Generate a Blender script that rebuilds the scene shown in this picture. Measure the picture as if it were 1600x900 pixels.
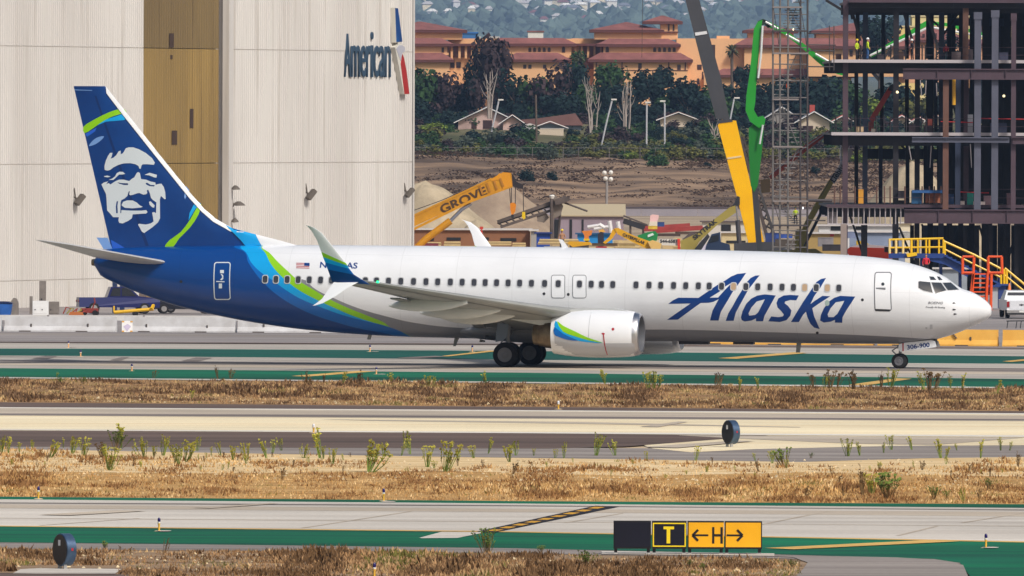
import bpy, bmesh, math, random
from mathutils import Vector, Matrix, noise
from mathutils.geometry import tessellate_polygon
R = math.radians
random.seed(7)
for o in list(bpy.data.objects): bpy.data.objects.remove(o, do_unlink=True)
SC = bpy.context.scene
COL = SC.collection

# ------------------------------------------------------------ camera
HAZE = 3.6e-5
F = 23600.0; CH = 11.25; HY = 176.0; ROLL = 0.0035      # focal length in photo pixels, eye height, horizon row, tilt
cd = bpy.data.cameras.new('camera'); cam = bpy.data.objects.new('camera', cd); COL.objects.link(cam)
cd.sensor_width = 36.0; cd.lens = F / 1600.0 * 36.0
cd.shift_y = -(450 - HY) / 1600.0
cd.clip_start = 1.0; cd.clip_end = 45000.0
cam.location = (0, 0, CH)
cam.rotation_euler = (Matrix.Rotation(R(90), 3, 'X') @ Matrix.Rotation(ROLL, 3, 'Z')).to_euler()
SC.camera = cam
# ------------------------------------------------------------ sky, sun, exposure
SUN_EL, SUN_AZ = R(44), R(142)      # azimuth clockwise from +Y (the view direction): behind the camera, to its right
w = bpy.data.worlds.new('World'); SC.world = w; w.use_nodes = True
nt = w.node_tree; bg = nt.nodes['Background']
sky = nt.nodes.new('ShaderNodeTexSky'); sky.sky_type = 'NISHITA'; sky.sun_disc = False
sky.sun_elevation = SUN_EL; sky.sun_rotation = SUN_AZ; sky.dust_density = 4.0; sky.air_density = 1.3; sky.ozone_density = 1.0
nt.links.new(sky.outputs[0], bg.inputs[0]); bg.inputs[1].default_value = 0.082
sl = bpy.data.lights.new('sun', 'SUN'); sun = bpy.data.objects.new('sun', sl); COL.objects.link(sun)
sl.energy = 2.5; sl.angle = R(10); sl.color = (1.0, 0.96, 0.90)
sdir = Vector((math.sin(SUN_AZ) * math.cos(SUN_EL), math.cos(SUN_AZ) * math.cos(SUN_EL), math.sin(SUN_EL)))
sun.rotation_euler = sdir.to_track_quat('Z', 'Y').to_euler()
sun.location = (0, 400, 300)
SC.view_settings.view_transform = 'Standard'; SC.view_settings.look = 'None'
SC.view_settings.gamma = 1.0; SC.view_settings.use_curve_mapping = False
SC.view_settings.exposure = 0.12

# ------------------------------------------------------------ geometry of the view: photo pixel + distance -> world point
def P(px, py, D):
    dx, dy = px - 800.0, py - HY
    u, v = dx + dy * ROLL, dy - dx * ROLL
    return Vector((u * D / F, D, CH - v * D / F))
def lerp(a, b, t): return a + (b - a) * t
def interp(x, pts):
    if x <= pts[0][0]: return pts[0][1]
    for (x0, y0), (x1, y1) in zip(pts, pts[1:]):
        if x <= x1: return lerp(y0, y1, (x - x0) / (x1 - x0)) if x1 > x0 else y1
    return pts[-1][1]
TER = [(0, 0), (750, 0), (1000, -2.3), (1150, -2.5), (2030, -2.5), (2075, -1.4), (2150, 4.4), (2250, 6.8), (2350, 9.0), (2600, 11.5), (3500, 15), (7500, 20), (14500, 45), (16000, 88), (20000, 195), (20800, 214)]
def gz(D): return interp(D, TER)
def GP(px, py):            # ground point seen at a pixel (flat airfield, near part)
    dx, dy = px - 800.0, py - HY
    u, v = dx + dy * ROLL, dy - dx * ROLL
    D = F * CH / v
    if D > 750:
        for _ in range(40): D = F * (CH - gz(D)) / v
    return Vector((u * D / F, D, gz(D)))
def G(px, D):              # ground point under a pixel column at a distance
    z = gz(D); v = (CH - z) * F / D
    u = px - 800.0 + v * ROLL
    return Vector((u * D / F, D, z))
def S(D): return F / D     # pixels per metre

# ------------------------------------------------------------ mesh builder
class MB:
    def __init__(s): s.v = []; s.f = []; s.m = []; s.k = 0
    def add(s, vs, fs):
        n = len(s.v); s.v += [tuple(p) for p in vs]; s.f += [tuple(i + n for i in f) for f in fs]; s.m += [s.k] * len(fs); return s
    def box(s, x0, x1, y0, y1, z0, z1):
        return s.add([(x0,y0,z0),(x1,y0,z0),(x1,y1,z0),(x0,y1,z0),(x0,y0,z1),(x1,y0,z1),(x1,y1,z1),(x0,y1,z1)],
                     [(0,3,2,1),(4,5,6,7),(0,1,5,4),(1,2,6,5),(2,3,7,6),(3,0,4,7)])
    def bar(s, a, b, wd, hd=None, up=(0, 0, 1)):       # box beam between two points
        a, b = Vector(a), Vector(b); hd = wd if hd is None else hd
        d = (b - a).normalized(); up = Vector(up)
        if abs(d.dot(up)) > .99: up = Vector((0, 1, 0))
        sx = d.cross(up).normalized() * wd / 2; sy = sx.cross(d).normalized() * hd / 2
        vs = [a-sx-sy, a+sx-sy, a+sx+sy, a-sx+sy, b-sx-sy, b+sx-sy, b+sx+sy, b-sx+sy]
        return s.add(vs, [(0,3,2,1),(4,5,6,7),(0,1,5,4),(1,2,6,5),(2,3,7,6),(3,0,4,7)])
    def tube(s, pts, rad, n=8, caps=True):             # tapered tube through points
        pts = [Vector(p) for p in pts]; rads = rad if isinstance(rad, (list, tuple)) else [rad] * len(pts)
        vs = []; fs = []
        for i, p in enumerate(pts):
            d = (pts[min(i+1, len(pts)-1)] - pts[max(i-1, 0)]).normalized()
            up = Vector((0,0,1)) if abs(d.z) < .95 else Vector((0,1,0))
            sx = d.cross(up).normalized(); sy = sx.cross(d).normalized()
            for k in range(n):
                a = 2*math.pi*k/n; vs.append(p + (sx*math.cos(a) + sy*math.sin(a)) * rads[i])
        for i in range(len(pts)-1):
            for k in range(n):
                a, b = i*n+k, i*n+(k+1) % n; fs.append((a, a+n, b+n, b))
        if caps: fs.append(tuple(range(n))); fs.append(tuple(reversed(range(len(vs)-n, len(vs)))))
        return s.add(vs, fs)
    def lathe(s, prof, origin=(0,0,0), axis='Y', n=24):   # prof: list of (along axis, radius)
        vs = []; fs = []; o = Vector(origin)
        for t, r in prof:
            for k in range(n):
                a = 2*math.pi*k/n; c, q = math.cos(a)*r, math.sin(a)*r
                vs.append(o + Vector({'X': (t, c, q), 'Y': (c, t, q), 'Z': (c, q, t)}[axis]))
        for i in range(len(prof)-1):
            for k in range(n):
                a, b = i*n+k, i*n+(k+1) % n; fs.append((a, b, b+n, a+n))
        fs.append(tuple(range(n))); fs.append(tuple(range(len(vs)-n, len(vs))))
        return s.add(vs, fs)
    def prism(s, poly, y0, y1, plane='XZ'):            # extruded polygon
        n = len(poly)
        mp = (lambda p, t: (p[0], t, p[1])) if plane == 'XZ' else ((lambda p, t: (t, p[0], p[1])) if plane == 'YZ' else (lambda p, t: (p[0], p[1], t)))
        vs = [mp(p, y0) for p in poly] + [mp(p, y1) for p in poly]
        fs = [(i, (i+1) % n, (i+1) % n + n, i+n) for i in range(n)]
        tri = tessellate_polygon([[Vector((p[0], p[1], 0)) for p in poly]])
        fs += [tuple(t) for t in tri] + [tuple(i+n for i in reversed(t)) for t in tri]
        return s.add(vs, fs)
    def grid(s, rows, closed=False):                   # rows of points -> quads
        n = len(rows[0]); vs = [p for r in rows for p in r]; fs = []
        for i in range(len(rows)-1):
            for k in range(n if closed else n-1):
                a, b = i*n+k, i*n+(k+1) % n; fs.append((a, b, b+n, a+n))
        return s.add(vs, fs)
    def mesh(s, name, mats, smooth=False, off=None, fix=True):
        me = bpy.data.meshes.new(name)
        vs = s.v if off is None else [(p[0]-off[0], p[1]-off[1], p[2]-off[2]) for p in s.v]
        me.from_pydata(vs, [], s.f)
        for m in (mats if isinstance(mats, (list, tuple)) else [mats]): me.materials.append(m)
        if isinstance(mats, (list, tuple)): me.polygons.foreach_set('material_index', s.m)
        if fix:
            bm = bmesh.new(); bm.from_mesh(me); bmesh.ops.recalc_face_normals(bm, faces=bm.faces); bm.to_mesh(me); bm.free()
        if smooth:
            me.polygons.foreach_set('use_smooth', [True]*len(me.polygons))
            if smooth != 'all': me.set_sharp_from_angle(angle=R(smooth if smooth is not True else 40))
        me.update(); return me
    def build(s, name, mats, parent=None, smooth=False, world=False, fix=True):
        off = None
        if world and parent is not None:
            r = parent
            while r.parent: r = r.parent
            off = r.location
        return link(name, s.mesh(name, mats, smooth, off, fix), parent)
def link(name, me, parent=None, loc=None, rot=None, scale=None):
    o = bpy.data.objects.new(name, me); COL.objects.link(o); o.parent = parent
    if loc is not None: o.location = loc
    if rot is not None: o.rotation_euler = rot
    if scale is not None: o.scale = scale
    return o
def tag(o, label=None, cat=None, group=None, kind=None):
    if label: o['label'] = label
    if cat: o['category'] = cat
    if group: o['group'] = group
    if kind: o['kind'] = kind
    return o
def thing(name, label, cat, loc=(0,0,0), rz=0.0, group=None):
    o = bpy.data.objects.new(name, None); COL.objects.link(o); o.location = loc; o.rotation_euler = (0,0,rz); o.empty_display_size = .3
    return tag(o, label, cat, group)
KIDS = {}
def dup(root, loc, rz=None, label=None, group=None, scale=None):
    kids = {}
    for o in COL.objects:
        if o.parent: kids.setdefault(o.parent, []).append(o)
    def cp(o, par):
        c = o.copy(); COL.objects.link(c); c.parent = par
        for k in kids.get(o, []): cp(k, c)
        return c
    r = cp(root, None); r.location = loc
    if rz is not None: r.rotation_euler = (0,0,rz)
    if scale is not None: r.scale = scale
    if label: r['label'] = label
    if group: r['group'] = group
    return r
ORD = ['first','second','third','fourth','fifth','sixth','seventh','eighth','ninth','tenth','eleventh','twelfth','thirteenth','fourteenth','fifteenth','sixteenth','seventeenth','eighteenth','nineteenth','twentieth','twenty-first','twenty-second','twenty-third','twenty-fourth','twenty-fifth','twenty-sixth','twenty-seventh','twenty-eighth','twenty-ninth','thirtieth']
def nth(i):
    if i < 30: return ORD[i]
    n = i+1; tens = ['','','twenty','thirty','forty','fifty','sixty','seventy','eighty','ninety']; one = ['','first','second','third','fourth','fifth','sixth','seventh','eighth','ninth']
    if n >= 100: return 'hundred and '+nth(n-101) if n > 100 else 'hundredth'
    return tens[n//10]+'-'+one[n % 10] if n % 10 else tens[n//10][:-1]+'ieth'

# ------------------------------------------------------------ materials
def srgb(r, g, b):
    f = lambda c: (c/255/12.92) if c/255 <= .04045 else ((c/255+.055)/1.055)**2.4
    return (f(r), f(g), f(b))
MATS = {}
def mat(name, col, rough=.6, metal=0.0, var=0.0, scale=1.0, bump=0.0, stretch=(1,1,1), col2=None, island=0.0, spec=None, coord='Object', thr=(.35,.65), detail=6):
    if name in MATS: return MATS[name]
    m = bpy.data.materials.new(name); m.use_nodes = True; n = m.node_tree.nodes; l = m.node_tree.links
    b = n['Principled BSDF']; b.inputs['Base Color'].default_value = (*col, 1); b.inputs['Roughness'].default_value = rough; b.inputs['Metallic'].default_value = metal
    if spec is not None: b.inputs['Specular IOR Level'].default_value = spec
    cur = None
    if var or col2 or bump:
        tc = n.new('ShaderNodeTexCoord'); mp = n.new('ShaderNodeMapping'); mp.inputs['Scale'].default_value = stretch
        l.new(tc.outputs[coord], mp.inputs[0])
        tx = n.new('ShaderNodeTexNoise'); tx.inputs['Scale'].default_value = scale; tx.inputs['Detail'].default_value = detail; tx.inputs['Roughness'].default_value = .6
        l.new(mp.outputs[0], tx.inputs['Vector'])
        rp = n.new('ShaderNodeValToRGB'); rp.color_ramp.elements[0].position = thr[0]; rp.color_ramp.elements[1].position = thr[1]
        c2 = col2 if col2 else tuple(min(1, c*(1+var)) for c in col)
        c1 = col if col2 else tuple(c*(1-var) for c in col)
        rp.color_ramp.elements[0].color = (*c1, 1); rp.color_ramp.elements[1].color = (*c2, 1)
        l.new(tx.outputs['Fac'], rp.inputs[0]); cur = rp.outputs[0]
        if bump:
            bp = n.new('ShaderNodeBump'); bp.inputs['Strength'].default_value = 1.0; bp.inputs['Distance'].default_value = bump
            l.new(tx.outputs['Fac'], bp.inputs['Height']); l.new(bp.outputs[0], b.inputs['Normal'])
    if island:
        ge = n.new('ShaderNodeNewGeometry'); hs = n.new('ShaderNodeHueSaturation')
        mr = n.new('ShaderNodeMapRange'); mr.inputs['To Min'].default_value = 1-island; mr.inputs['To Max'].default_value = 1+island
        l.new(ge.outputs['Random Per Island'], mr.inputs['Value']); l.new(mr.outputs[0], hs.inputs['Value'])
        if cur: l.new(cur, hs.inputs['Color'])
        else: hs.inputs['Color'].default_value = (*col, 1)
        cur = hs.outputs[0]
    if cur: l.new(cur, b.inputs['Base Color'])
    MATS[name] = m; return m
def M(name, r, g, b, rough=.6, metal=0.0, **k):        # colour given as display values of the thing itself
    return MATS[name] if name in MATS else mat(name, srgb(r, g, b), rough, metal, **k)
def emis(name, col, st):
    m = bpy.data.materials.new(name); m.use_nodes = True; b = m.node_tree.nodes['Principled BSDF']
    b.inputs['Base Color'].default_value = (*col, 1); b.inputs['Emission Color'].default_value = (*col, 1); b.inputs['Emission Strength'].default_value = st
    MATS[name] = m; return m
_TXT = {}
def text_mesh(body, size, depth, mt, bold=0.0, xscale=1.0, shear=0.0, align='CENTER'):
    cu = bpy.data.curves.new('lettering', 'FONT'); cu.body = body; cu.size = size; cu.extrude = depth; cu.offset = bold; cu.align_x = align; cu.align_y = 'CENTER'; cu.shear = shear; cu.resolution_u = 3
    o = bpy.data.objects.new('lettering', cu); COL.objects.link(o)
    dg = bpy.context.evaluated_depsgraph_get(); me = bpy.data.meshes.new_from_object(o.evaluated_get(dg))
    bpy.data.objects.remove(o, do_unlink=True); bpy.data.curves.remove(cu)
    for v in me.vertices: v.co.x *= xscale
    me.materials.clear(); me.materials.append(mt); return me
# ============================================================ THE GROUND
def surf_mat(name, base, dark, patches=.25, streak=60.0, sscale=.5, speck=.12, bump=.01, rough=.85):
    """paving: broad patches, streaks running along the strip and a fine speckle"""
    m = bpy.data.materials.new(name); m.use_nodes = True; n = m.node_tree.nodes; l = m.node_tree.links; b = n['Principled BSDF']
    b.inputs['Roughness'].default_value = rough; b.inputs['Specular IOR Level'].default_value = .25
    tc = n.new('ShaderNodeTexCoord')
    def noi(sc, st, det=5):
        mp = n.new('ShaderNodeMapping'); mp.inputs['Scale'].default_value = st; mp.inputs['Rotation'].default_value = (0, 0, R(-10)); l.new(tc.outputs['Object'], mp.inputs[0])
        t = n.new('ShaderNodeTexNoise'); t.inputs['Scale'].default_value = sc; t.inputs['Detail'].default_value = det; l.new(mp.outputs[0], t.inputs['Vector']); return t.outputs['Fac']
    a = noi(sscale, (1/streak, 1, 1)); c = noi(.06, (1, 1, 1)); d = noi(6, (1, 1, 1), 8)
    r1 = n.new('ShaderNodeValToRGB'); r1.color_ramp.elements[0].position = .38; r1.color_ramp.elements[1].position = .62
    r1.color_ramp.elements[0].color = (*dark, 1); r1.color_ramp.elements[1].color = (*base, 1); l.new(a, r1.inputs[0])
    def mul(src, fac, amt):
        mr = n.new('ShaderNodeMapRange'); mr.inputs['From Min'].default_value = .3; mr.inputs['From Max'].default_value = .7; mr.inputs['To Min'].default_value = 1-amt; mr.inputs['To Max'].default_value = 1+amt*.4
        l.new(fac, mr.inputs['Value']); mx = n.new('ShaderNodeMix'); mx.data_type = 'RGBA'; mx.blend_type = 'MULTIPLY'; mx.inputs[0].default_value = 1
        l.new(src, mx.inputs[6]); l.new(mr.outputs[0], mx.inputs[7]); return mx.outputs[2]
    o = mul(mul(r1.outputs[0], c, patches), d, speck); l.new(o, b.inputs['Base Color'])
    bp = n.new('ShaderNodeBump'); bp.inputs['Distance'].default_value = bump; l.new(d, bp.inputs['Height']); l.new(bp.outputs[0], b.inputs['Normal'])
    MATS[name] = m; return m
M_DIRT = mat('dry_soil', srgb(172,144,110), .95, col2=srgb(216,194,158), scale=.5, bump=.05, stretch=(.25,1,1), spec=.1)
M_EARTH = mat('brown_embankment_soil', srgb(92,78,68), .95, col2=srgb(170,142,116), scale=.16, bump=.3, stretch=(.28,1,1), spec=.05, thr=(.36,.66), detail=10)
def soil(name, a, b, st=.1, sc=.9): return mat(name, srgb(*a), .95, col2=srgb(*b), scale=sc, bump=.04, stretch=(st,1,1), spec=.05, thr=(.36,.66), detail=9)
M_SOILF = soil('far_verge_soil', (124,96,70), (190,154,110)); M_SOILT = soil('pale_sand', (208,176,126), (240,214,170)); M_SOILM = soil('straw_soil', (166,126,80), (212,172,114)); M_SOILB = soil('near_verge_soil', (122,100,80), (176,150,122))
M_APRON = surf_mat('apron_concrete', srgb(168,160,156), srgb(146,138,136))
M_TAXI = surf_mat('taxiway_concrete', srgb(202,194,182), srgb(176,166,156))
M_RUNWAY = surf_mat('runway_concrete', srgb(255,240,204), srgb(246,224,182), patches=.2, streak=90)
M_WHITEP = surf_mat('pale_concrete', srgb(224,216,204), srgb(204,194,182), patches=.24)
M_SHOULD = surf_mat('shoulder_asphalt', srgb(122,102,92), srgb(98,82,74), streak=40)
M_GREY = surf_mat('grey_asphalt', srgb(164,154,146), srgb(142,132,126), streak=30)
M_GREEN = surf_mat('green_paint', srgb(8,118,80), srgb(22,92,74), patches=.55, streak=50, rough=.95)
M_GREEND = surf_mat('worn_green_paint', srgb(8,98,82), srgb(40,86,80), patches=.3, streak=30, rough=.95)
M_LINEY = surf_mat('yellow_line_paint', srgb(232,190,112), srgb(214,168,92), patches=.15, streak=5)
M_LINEW = surf_mat('white_line_paint', srgb(244,238,226), srgb(226,216,200), patches=.1, streak=30)
M_RUBBER = surf_mat('rubber_streaked_concrete', srgb(150,140,132), srgb(122,112,108), patches=.2, streak=120)
M_RUBBERL = surf_mat('lightly_streaked_concrete', srgb(212,198,178), srgb(188,172,154), patches=.2, streak=120)

# one sheet to the horizon that follows the terrain
mb = MB(); ys = [-60, 100, 250, 380, 500, 620, 700, 750, 800, 870, 940, 1000, 1075, 1150, 1300, 1500, 1700, 1900, 2030, 2040, 2050, 2062, 2075, 2090, 2105, 2120, 2135, 2150, 2175, 2200, 2225, 2250, 2300, 2350, 2450, 2600, 3000, 3500, 5000, 7500]
rows = []
for y in ys:
    row = []
    for i in range(121):
        x = (i-60)*(2.2 + y/900) ; z = gz(y)
        if 2040 < y < 2400: z += 1.1*noise.noise(Vector((x*.045, y*.03, 3)))+.5*noise.noise(Vector((x*.16, y*.1, 8)))
        if y >= 2600: x *= 3
        row.append((x, y, z-.03))
    rows.append(row)
mb.grid(rows)
me = mb.mesh('ground', [M_APRON, M_EARTH, mat('hillside_soil', srgb(82,84,60), .95, col2=srgb(120,112,84), scale=.03, spec=.05), M_DIRT, mat('site_dirt', srgb(150,132,112), .95, col2=srgb(182,164,140), scale=.05, spec=.05, stretch=(.3,1,1))], smooth='all')
for p in me.polygons:
    y = p.center.y; p.material_index = 3 if y < 705 else (4 if 1250 < y < 2040 else 0 if y < 2040 else (1 if y < 2165 else 2))
tag(link('ground', me), kind='structure')

def strip(name, m, edge_far, edge_near, lay, kind='structure', ext=1.2):
    """paved or painted sheet on the airfield; its two long edges are given at photo columns and run on past the frame"""
    def line(e):
        a, b = e[0], e[-1]; pts = [GP(*p) for p in e]
        pts = [pts[0] + (pts[0]-pts[1]).normalized()*ext*70] + pts + [pts[-1] + (pts[-1]-pts[-2]).normalized()*ext*70] if ext else pts
        return pts
    f, n = line(edge_far), line(edge_near)
    poly = n + list(reversed(f)); mb = MB()
    tri = tessellate_polygon([[Vector((p.x, p.y, 0)) for p in poly]])
    mb.add([(p.x, p.y, gz(p.y)+.004*lay) for p in poly], [tuple(t) for t in tri])
    me = mb.mesh(name, m)
    for p in me.polygons:
        if p.normal.z < 0: p.flip()
    return tag(link(name, me), kind=kind)
# taxiway with the airliner, far side first
strip('service_road', M_GREY, [(0,520),(800,526),(1600,542)], [(0,546),(800,549),(1600,557)], 1)
strip('pavement_joint', M_SHOULD, [(0,534),(800,537.2),(1600,544)], [(0,535.3),(800,538.6),(1600,545.5)], 2)
strip('pale_pavement_edge', M_TAXI, [(0,536),(800,540),(1600,547)], [(0,546.5),(800,549.5),(1600,557.5)], 2)
strip('painted_island', M_GREEND, [(0,545),(250,545.5),(800,548.5),(1300,553.5),(1600,557)], [(0,556),(250,557.5),(800,562.5),(1300,567),(1600,569)], 3)
strip('taxiway', M_TAXI, [(0,556),(250,557.5),(800,562.5),(1300,567),(1600,569)], [(0,577),(800,584),(1600,594)], 4)
strip('taxiway_rubber_band', M_RUBBER, [(0,562.5),(800,569.5),(1600,576)], [(0,567.5),(800,575),(1600,582)], 5)
strip('taxiway_rubber_band', M_RUBBERL, [(0,567.5),(800,575),(1600,582)], [(0,571),(800,578.5),(1600,586)], 5)
strip('taxiway_center_line', M_WHITEP, [(820,567.2),(1200,571.5),(1600,575.5)], [(820,567.8),(1200,572.3),(1600,576.3)], 6)
strip('painted_island', M_GREEN, [(0,576),(800,583),(1600,593)], [(0,590),(800,597.5),(1600,606)], 6)
strip('pale_pavement_edge', M_WHITEP, [(0,590),(800,597.5),(1600,606)], [(0,592),(800,599.5),(1600,608)], 7)
strip('far_verge', M_SOILF, [(0,592),(800,599.5),(1600,608)], [(0,629),(800,636),(1600,643)], 1)
# runway
strip('runway_shoulder', M_SHOULD, [(0,629),(800,636),(1600,643)], [(0,638),(800,642),(1600,647)], 3)
strip('runway', M_RUNWAY, [(0,637),(800,641.5),(1600,646.5)], [(0,673),(800,677.5),(1600,684)], 4)
strip('runway_edge_line', M_LINEW, [(0,637),(800,641.5),(1600,646.5)], [(0,638.4),(800,643),(1600,648.5)], 5)
strip('runway_edge_line', M_LINEW, [(0,671),(800,675.5),(1600,681)], [(0,672.6),(800,677.5),(1600,683.5)], 5)
strip('runway_rubber_band', M_RUBBERL, [(0,638.6),(800,643.4),(1600,650)], [(0,650),(800,655),(1600,659)], 5)
strip('runway_rubber_streak', M_RUBBER, [(0,647),(400,648.5),(800,651),(1600,656)], [(0,649.3),(400,651.5),(800,654),(1600,658)], 6)
strip('runway_rubber_streak', M_RUBBERL, [(500,656),(900,660),(1250,668)], [(600,658.6),(900,663),(1250,668.8)], 6, ext=0)
strip('runway_shoulder', M_SHOULD, [(-700,669),(0,673),(400,675),(900,678),(1200,681)], [(-700,694),(0,698),(400,699.5),(860,701),(980,698)], 3, ext=0)
strip('runway_exit', M_RUNWAY, [(960,679),(1600,683.8),(2300,689)], [(1020,701),(1080,707),(1180,702),(1400,697),(1600,696),(2300,700)], 2, ext=0)
strip('runway_exit_wear', M_RUBBERL, [(1060,680.5),(1300,682.5),(1600,684.5)], [(1062,681),(1180,687),(1330,693.5),(1460,696)], 4, ext=0)
strip('gravel_shoulder', M_GREY, [(-700,693),(0,697),(400,698.5),(900,700),(1180,701),(1400,696),(1600,694.5),(2300,698)], [(-700,694.5),(0,701),(240,706),(700,714),(1000,718),(1250,722),(1450,716),(1600,714),(2300,716)], 1, ext=0)
strip('sandy_verge', M_SOILM, [(-700,693),(0,700),(700,712),(1250,720),(1600,712),(2300,714)], [(-700,770),(0,776.5),(800,783.5),(1600,788.5),(2300,794)], .2, ext=0)
strip('pale_sand_patch', M_SOILT, [(-700,694),(0,701),(700,713),(1250,721),(1600,713),(2300,715)], [(-700,725),(0,736),(300,740),(700,736),(1000,744),(1250,738),(1600,745),(2300,748)], .6, ext=0)
strip('near_verge', M_SOILB, [(-300,855),(0,858),(400,861),(800,865),(1190,872),(1300,876)], [(-300,950),(1300,950)], .5, ext=0)
# near taxiway
strip('painted_strip', M_GREEN, [(0,776.5),(800,783.5),(1600,788.5)], [(0,781),(800,787.5),(1600,794.5)], 3)
strip('taxiway', M_WHITEP, [(0,781),(800,787.5),(1600,794.5)], [(0,823),(800,832),(1600,848)], 4)
strip('pavement_joint', M_RUBBER, [(0,786),(800,790.5),(1600,797)], [(0,787.5),(800,792),(1600,798.6)], 5)
strip('taxiway_rubber_band', M_RUBBERL, [(0,789),(800,796),(1600,801)], [(0,795),(800,801),(1600,808)], 5)
strip('pavement_joint', M_RUBBERL, [(0,810),(800,816),(1600,822.8)], [(0,810.7),(800,816.7),(1600,823.5)], 5)
for a, b in (((60,822),(215,811)), ((470,826),(640,800)), ((880,818),(970,803)), ((1400,838),(1462,823)), ((1500,818),(1600,802)), ((1180,822),(1290,800))):
    strip('pavement_joint', M_RUBBERL, [a, b], [(a[0]+6, a[1]+.2), (b[0]+5, b[1]+.2)], 6, ext=0)
strip('taxiway_edge_line', M_LINEY, [(0,822.3),(800,831.2),(1600,847)], [(0,823.5),(800,832.6),(1600,848.6)], 5)
strip('painted_island', M_GREEN, [(0,823.5),(800,832.6),(1600,848.6)], [(0,848),(400,852),(800,857),(1190,866),(1460,874),(1500,880),(1515,900),(1530,915),(1700,915)], 3, ext=0)
strip('painted_island', M_GREEN, [(-700,815.6),(0,823.5)], [(-700,840),(0,848)], 3, ext=0)
strip('painted_island', M_GREEN, [(1600,848.6),(2300,862.8)], [(1690,920),(2300,940)], 3, ext=0)
strip('grey_shoulder', M_GREY, [(0,848),(400,852),(800,857),(1190,866),(1460,874)], [(0,858),(400,861),(800,865),(1190,872),(1460,880)], 2)
strip('rounded_pavement', M_GREY, [(1175,868),(1250,869),(1400,872),(1470,876),(1505,884),(1512,900),(1512,930)], [(1240,872),(1262,880),(1255,890),(1240,905),(1230,930)], 5, ext=0)
strip('service_track', M_SHOULD, [(-300,893),(0,896.5),(240,899)], [(-300,930),(0,935),(260,945)], 5, ext=0)
# painted lead lines
for q in ([(690,557.2),(700,557.8),(780,549.3),(765,548.6)], [(1122,560.6),(1150,561.6),(1262,552.6),(1240,551.2)], [(455,588.6),(480,589.6),(585,581.4),(560,580.4)],
          [(1325,602.4),(1350,603.6),(1425,593),(1400,592)], [(1195,858),(1240,860),(1500,847.5),(1440,846)], [(1566,565.5),(1580,566.5),(1660,559.6),(1640,558.5)]):
    strip('lead_line', M_LINEY, [q[0], q[3]], [q[1], q[2]], 8, ext=0)
for q in ([(48,562),(70,557.2),(90,557.6),(74,562)], [(172,563.6),(190,559),(202,559.4),(190,563.8)], [(283,565),(306,559.6),(332,560.2),(312,565)], [(620,560),(680,557),(700,558),(650,561.4)], [(1000,668),(1060,660),(1075,660.5),(1030,668.5)], [(60,806),(180,799),(230,800),(110,807)], [(1000,700),(1150,690),(1180,690.5),(1060,701)], [(300,795),(420,788),(436,788.5),(330,796)]):
    strip('skid_mark', M_RUBBERL if q[0][1] > 600 else M_RUBBER, [q[0], q[1]], [q[3], q[2]], 9, ext=0)
M_BLK = surf_mat('black_line_paint', srgb(34,32,40), srgb(48,44,50), patches=.2, streak=5)
strip('marking_border', M_BLK, [(745,832),(930,791.5)], [(775,833),(968,793)], 7, ext=0)
for i in range(9):
    t0, t1 = i/9+.015, (i+.72)/9
    a = lambda t, k: (lerp(752, 930, t)+k*25, lerp(831.6, 792, t)+k*.8)
    strip('marking_dash', surf_mat('amber_paint', srgb(232,176,60), srgb(214,156,52)) if i == 0 else MATS['amber_paint'], [a(t0,.2), a(t1,.2)], [a(t0,.85), a(t1,.85)], 8, ext=0)
strip('marking_border', M_WHITEP, [(655,841.5),(690,832),(755,832.4)], [(660,842),(715,841.5),(752,834)], 5, ext=0)
# ============================================================ THE AIRLINER (local frame: x to the nose, -y to the camera side)
YAW = R(11)
PLANE_O = G(812, 670); PLANE_O.z = 0
plane = thing('airliner', 'white twin-engine jet airliner with blue and green tail taxiing on the far taxiway', 'airplane', PLANE_O, -YAW)
_c, _s = math.cos(YAW), math.sin(YAW)
def to_local(p):
    d = p - PLANE_O; return Vector((d.x*_c - d.y*_s, d.x*_s + d.y*_c, d.z))
_C0 = to_local(Vector((0, 0, CH)))
def LP(px, py, wd):        # photo pixel -> local (x, z) on the plane y = -wd
    q = to_local(P(px, py, 670)); d = q - _C0
    t = (-wd - _C0.y) / d.y
    p = _C0 + d*t; return p.x, p.z
def L3(px, py, wd):
    x, z = LP(px, py, wd); return Vector((x, -wd, z))
def smooth_interp(x, pts):   # monotone cubic
    n = len(pts)
    if x <= pts[0][0]: return pts[0][1]
    if x >= pts[-1][0]: return pts[-1][1]
    for i in range(n-1):
        if x <= pts[i+1][0]: break
    def sl(k): return (pts[k+1][1]-pts[k][1])/(pts[k+1][0]-pts[k][0])
    def tg(k):
        if k == 0: return sl(0)
        if k == n-1: return sl(n-2)
        a, b = sl(k-1), sl(k); return 0 if a*b <= 0 else 2*a*b/(a+b)
    h = pts[i+1][0]-pts[i][0]; t = (x-pts[i][0])/h; m0, m1 = tg(i)*h, tg(i+1)*h
    return (2*t**3-3*t*t+1)*pts[i][1] + (t**3-2*t*t+t)*m0 + (-2*t**3+3*t*t)*pts[i+1][1] + (t**3-t*t)*m1
TOPP = [(149,404),(152,398),(158,393),(172,388.5),(220,386),(300,384),(380,383.5),(460,383),(500,383),(800,385.5),(1000,388.5),(1200,393),(1300,397),(1350,400.5),(1400,406.5),(1430,413.5),(1455,422),(1478,433.5),(1494,445.5),(1504,451.5),(1518,456),(1534,465),(1545,474.5),(1549.5,481.5),(1550.4,486)]
BOTP = [(149,416),(152,424),(158,431),(175,440),(215,457),(270,476),(330,491),(400,504.5),(470,514.5),(560,522.5),(640,526.5),(800,530),(1000,533),(1200,535.5),(1300,537),(1400,537.5),(1440,534.5),(1480,525.5),(1510,514.5),(1535,502.5),(1546,495),(1549.5,490),(1550.4,486.5)]
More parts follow.
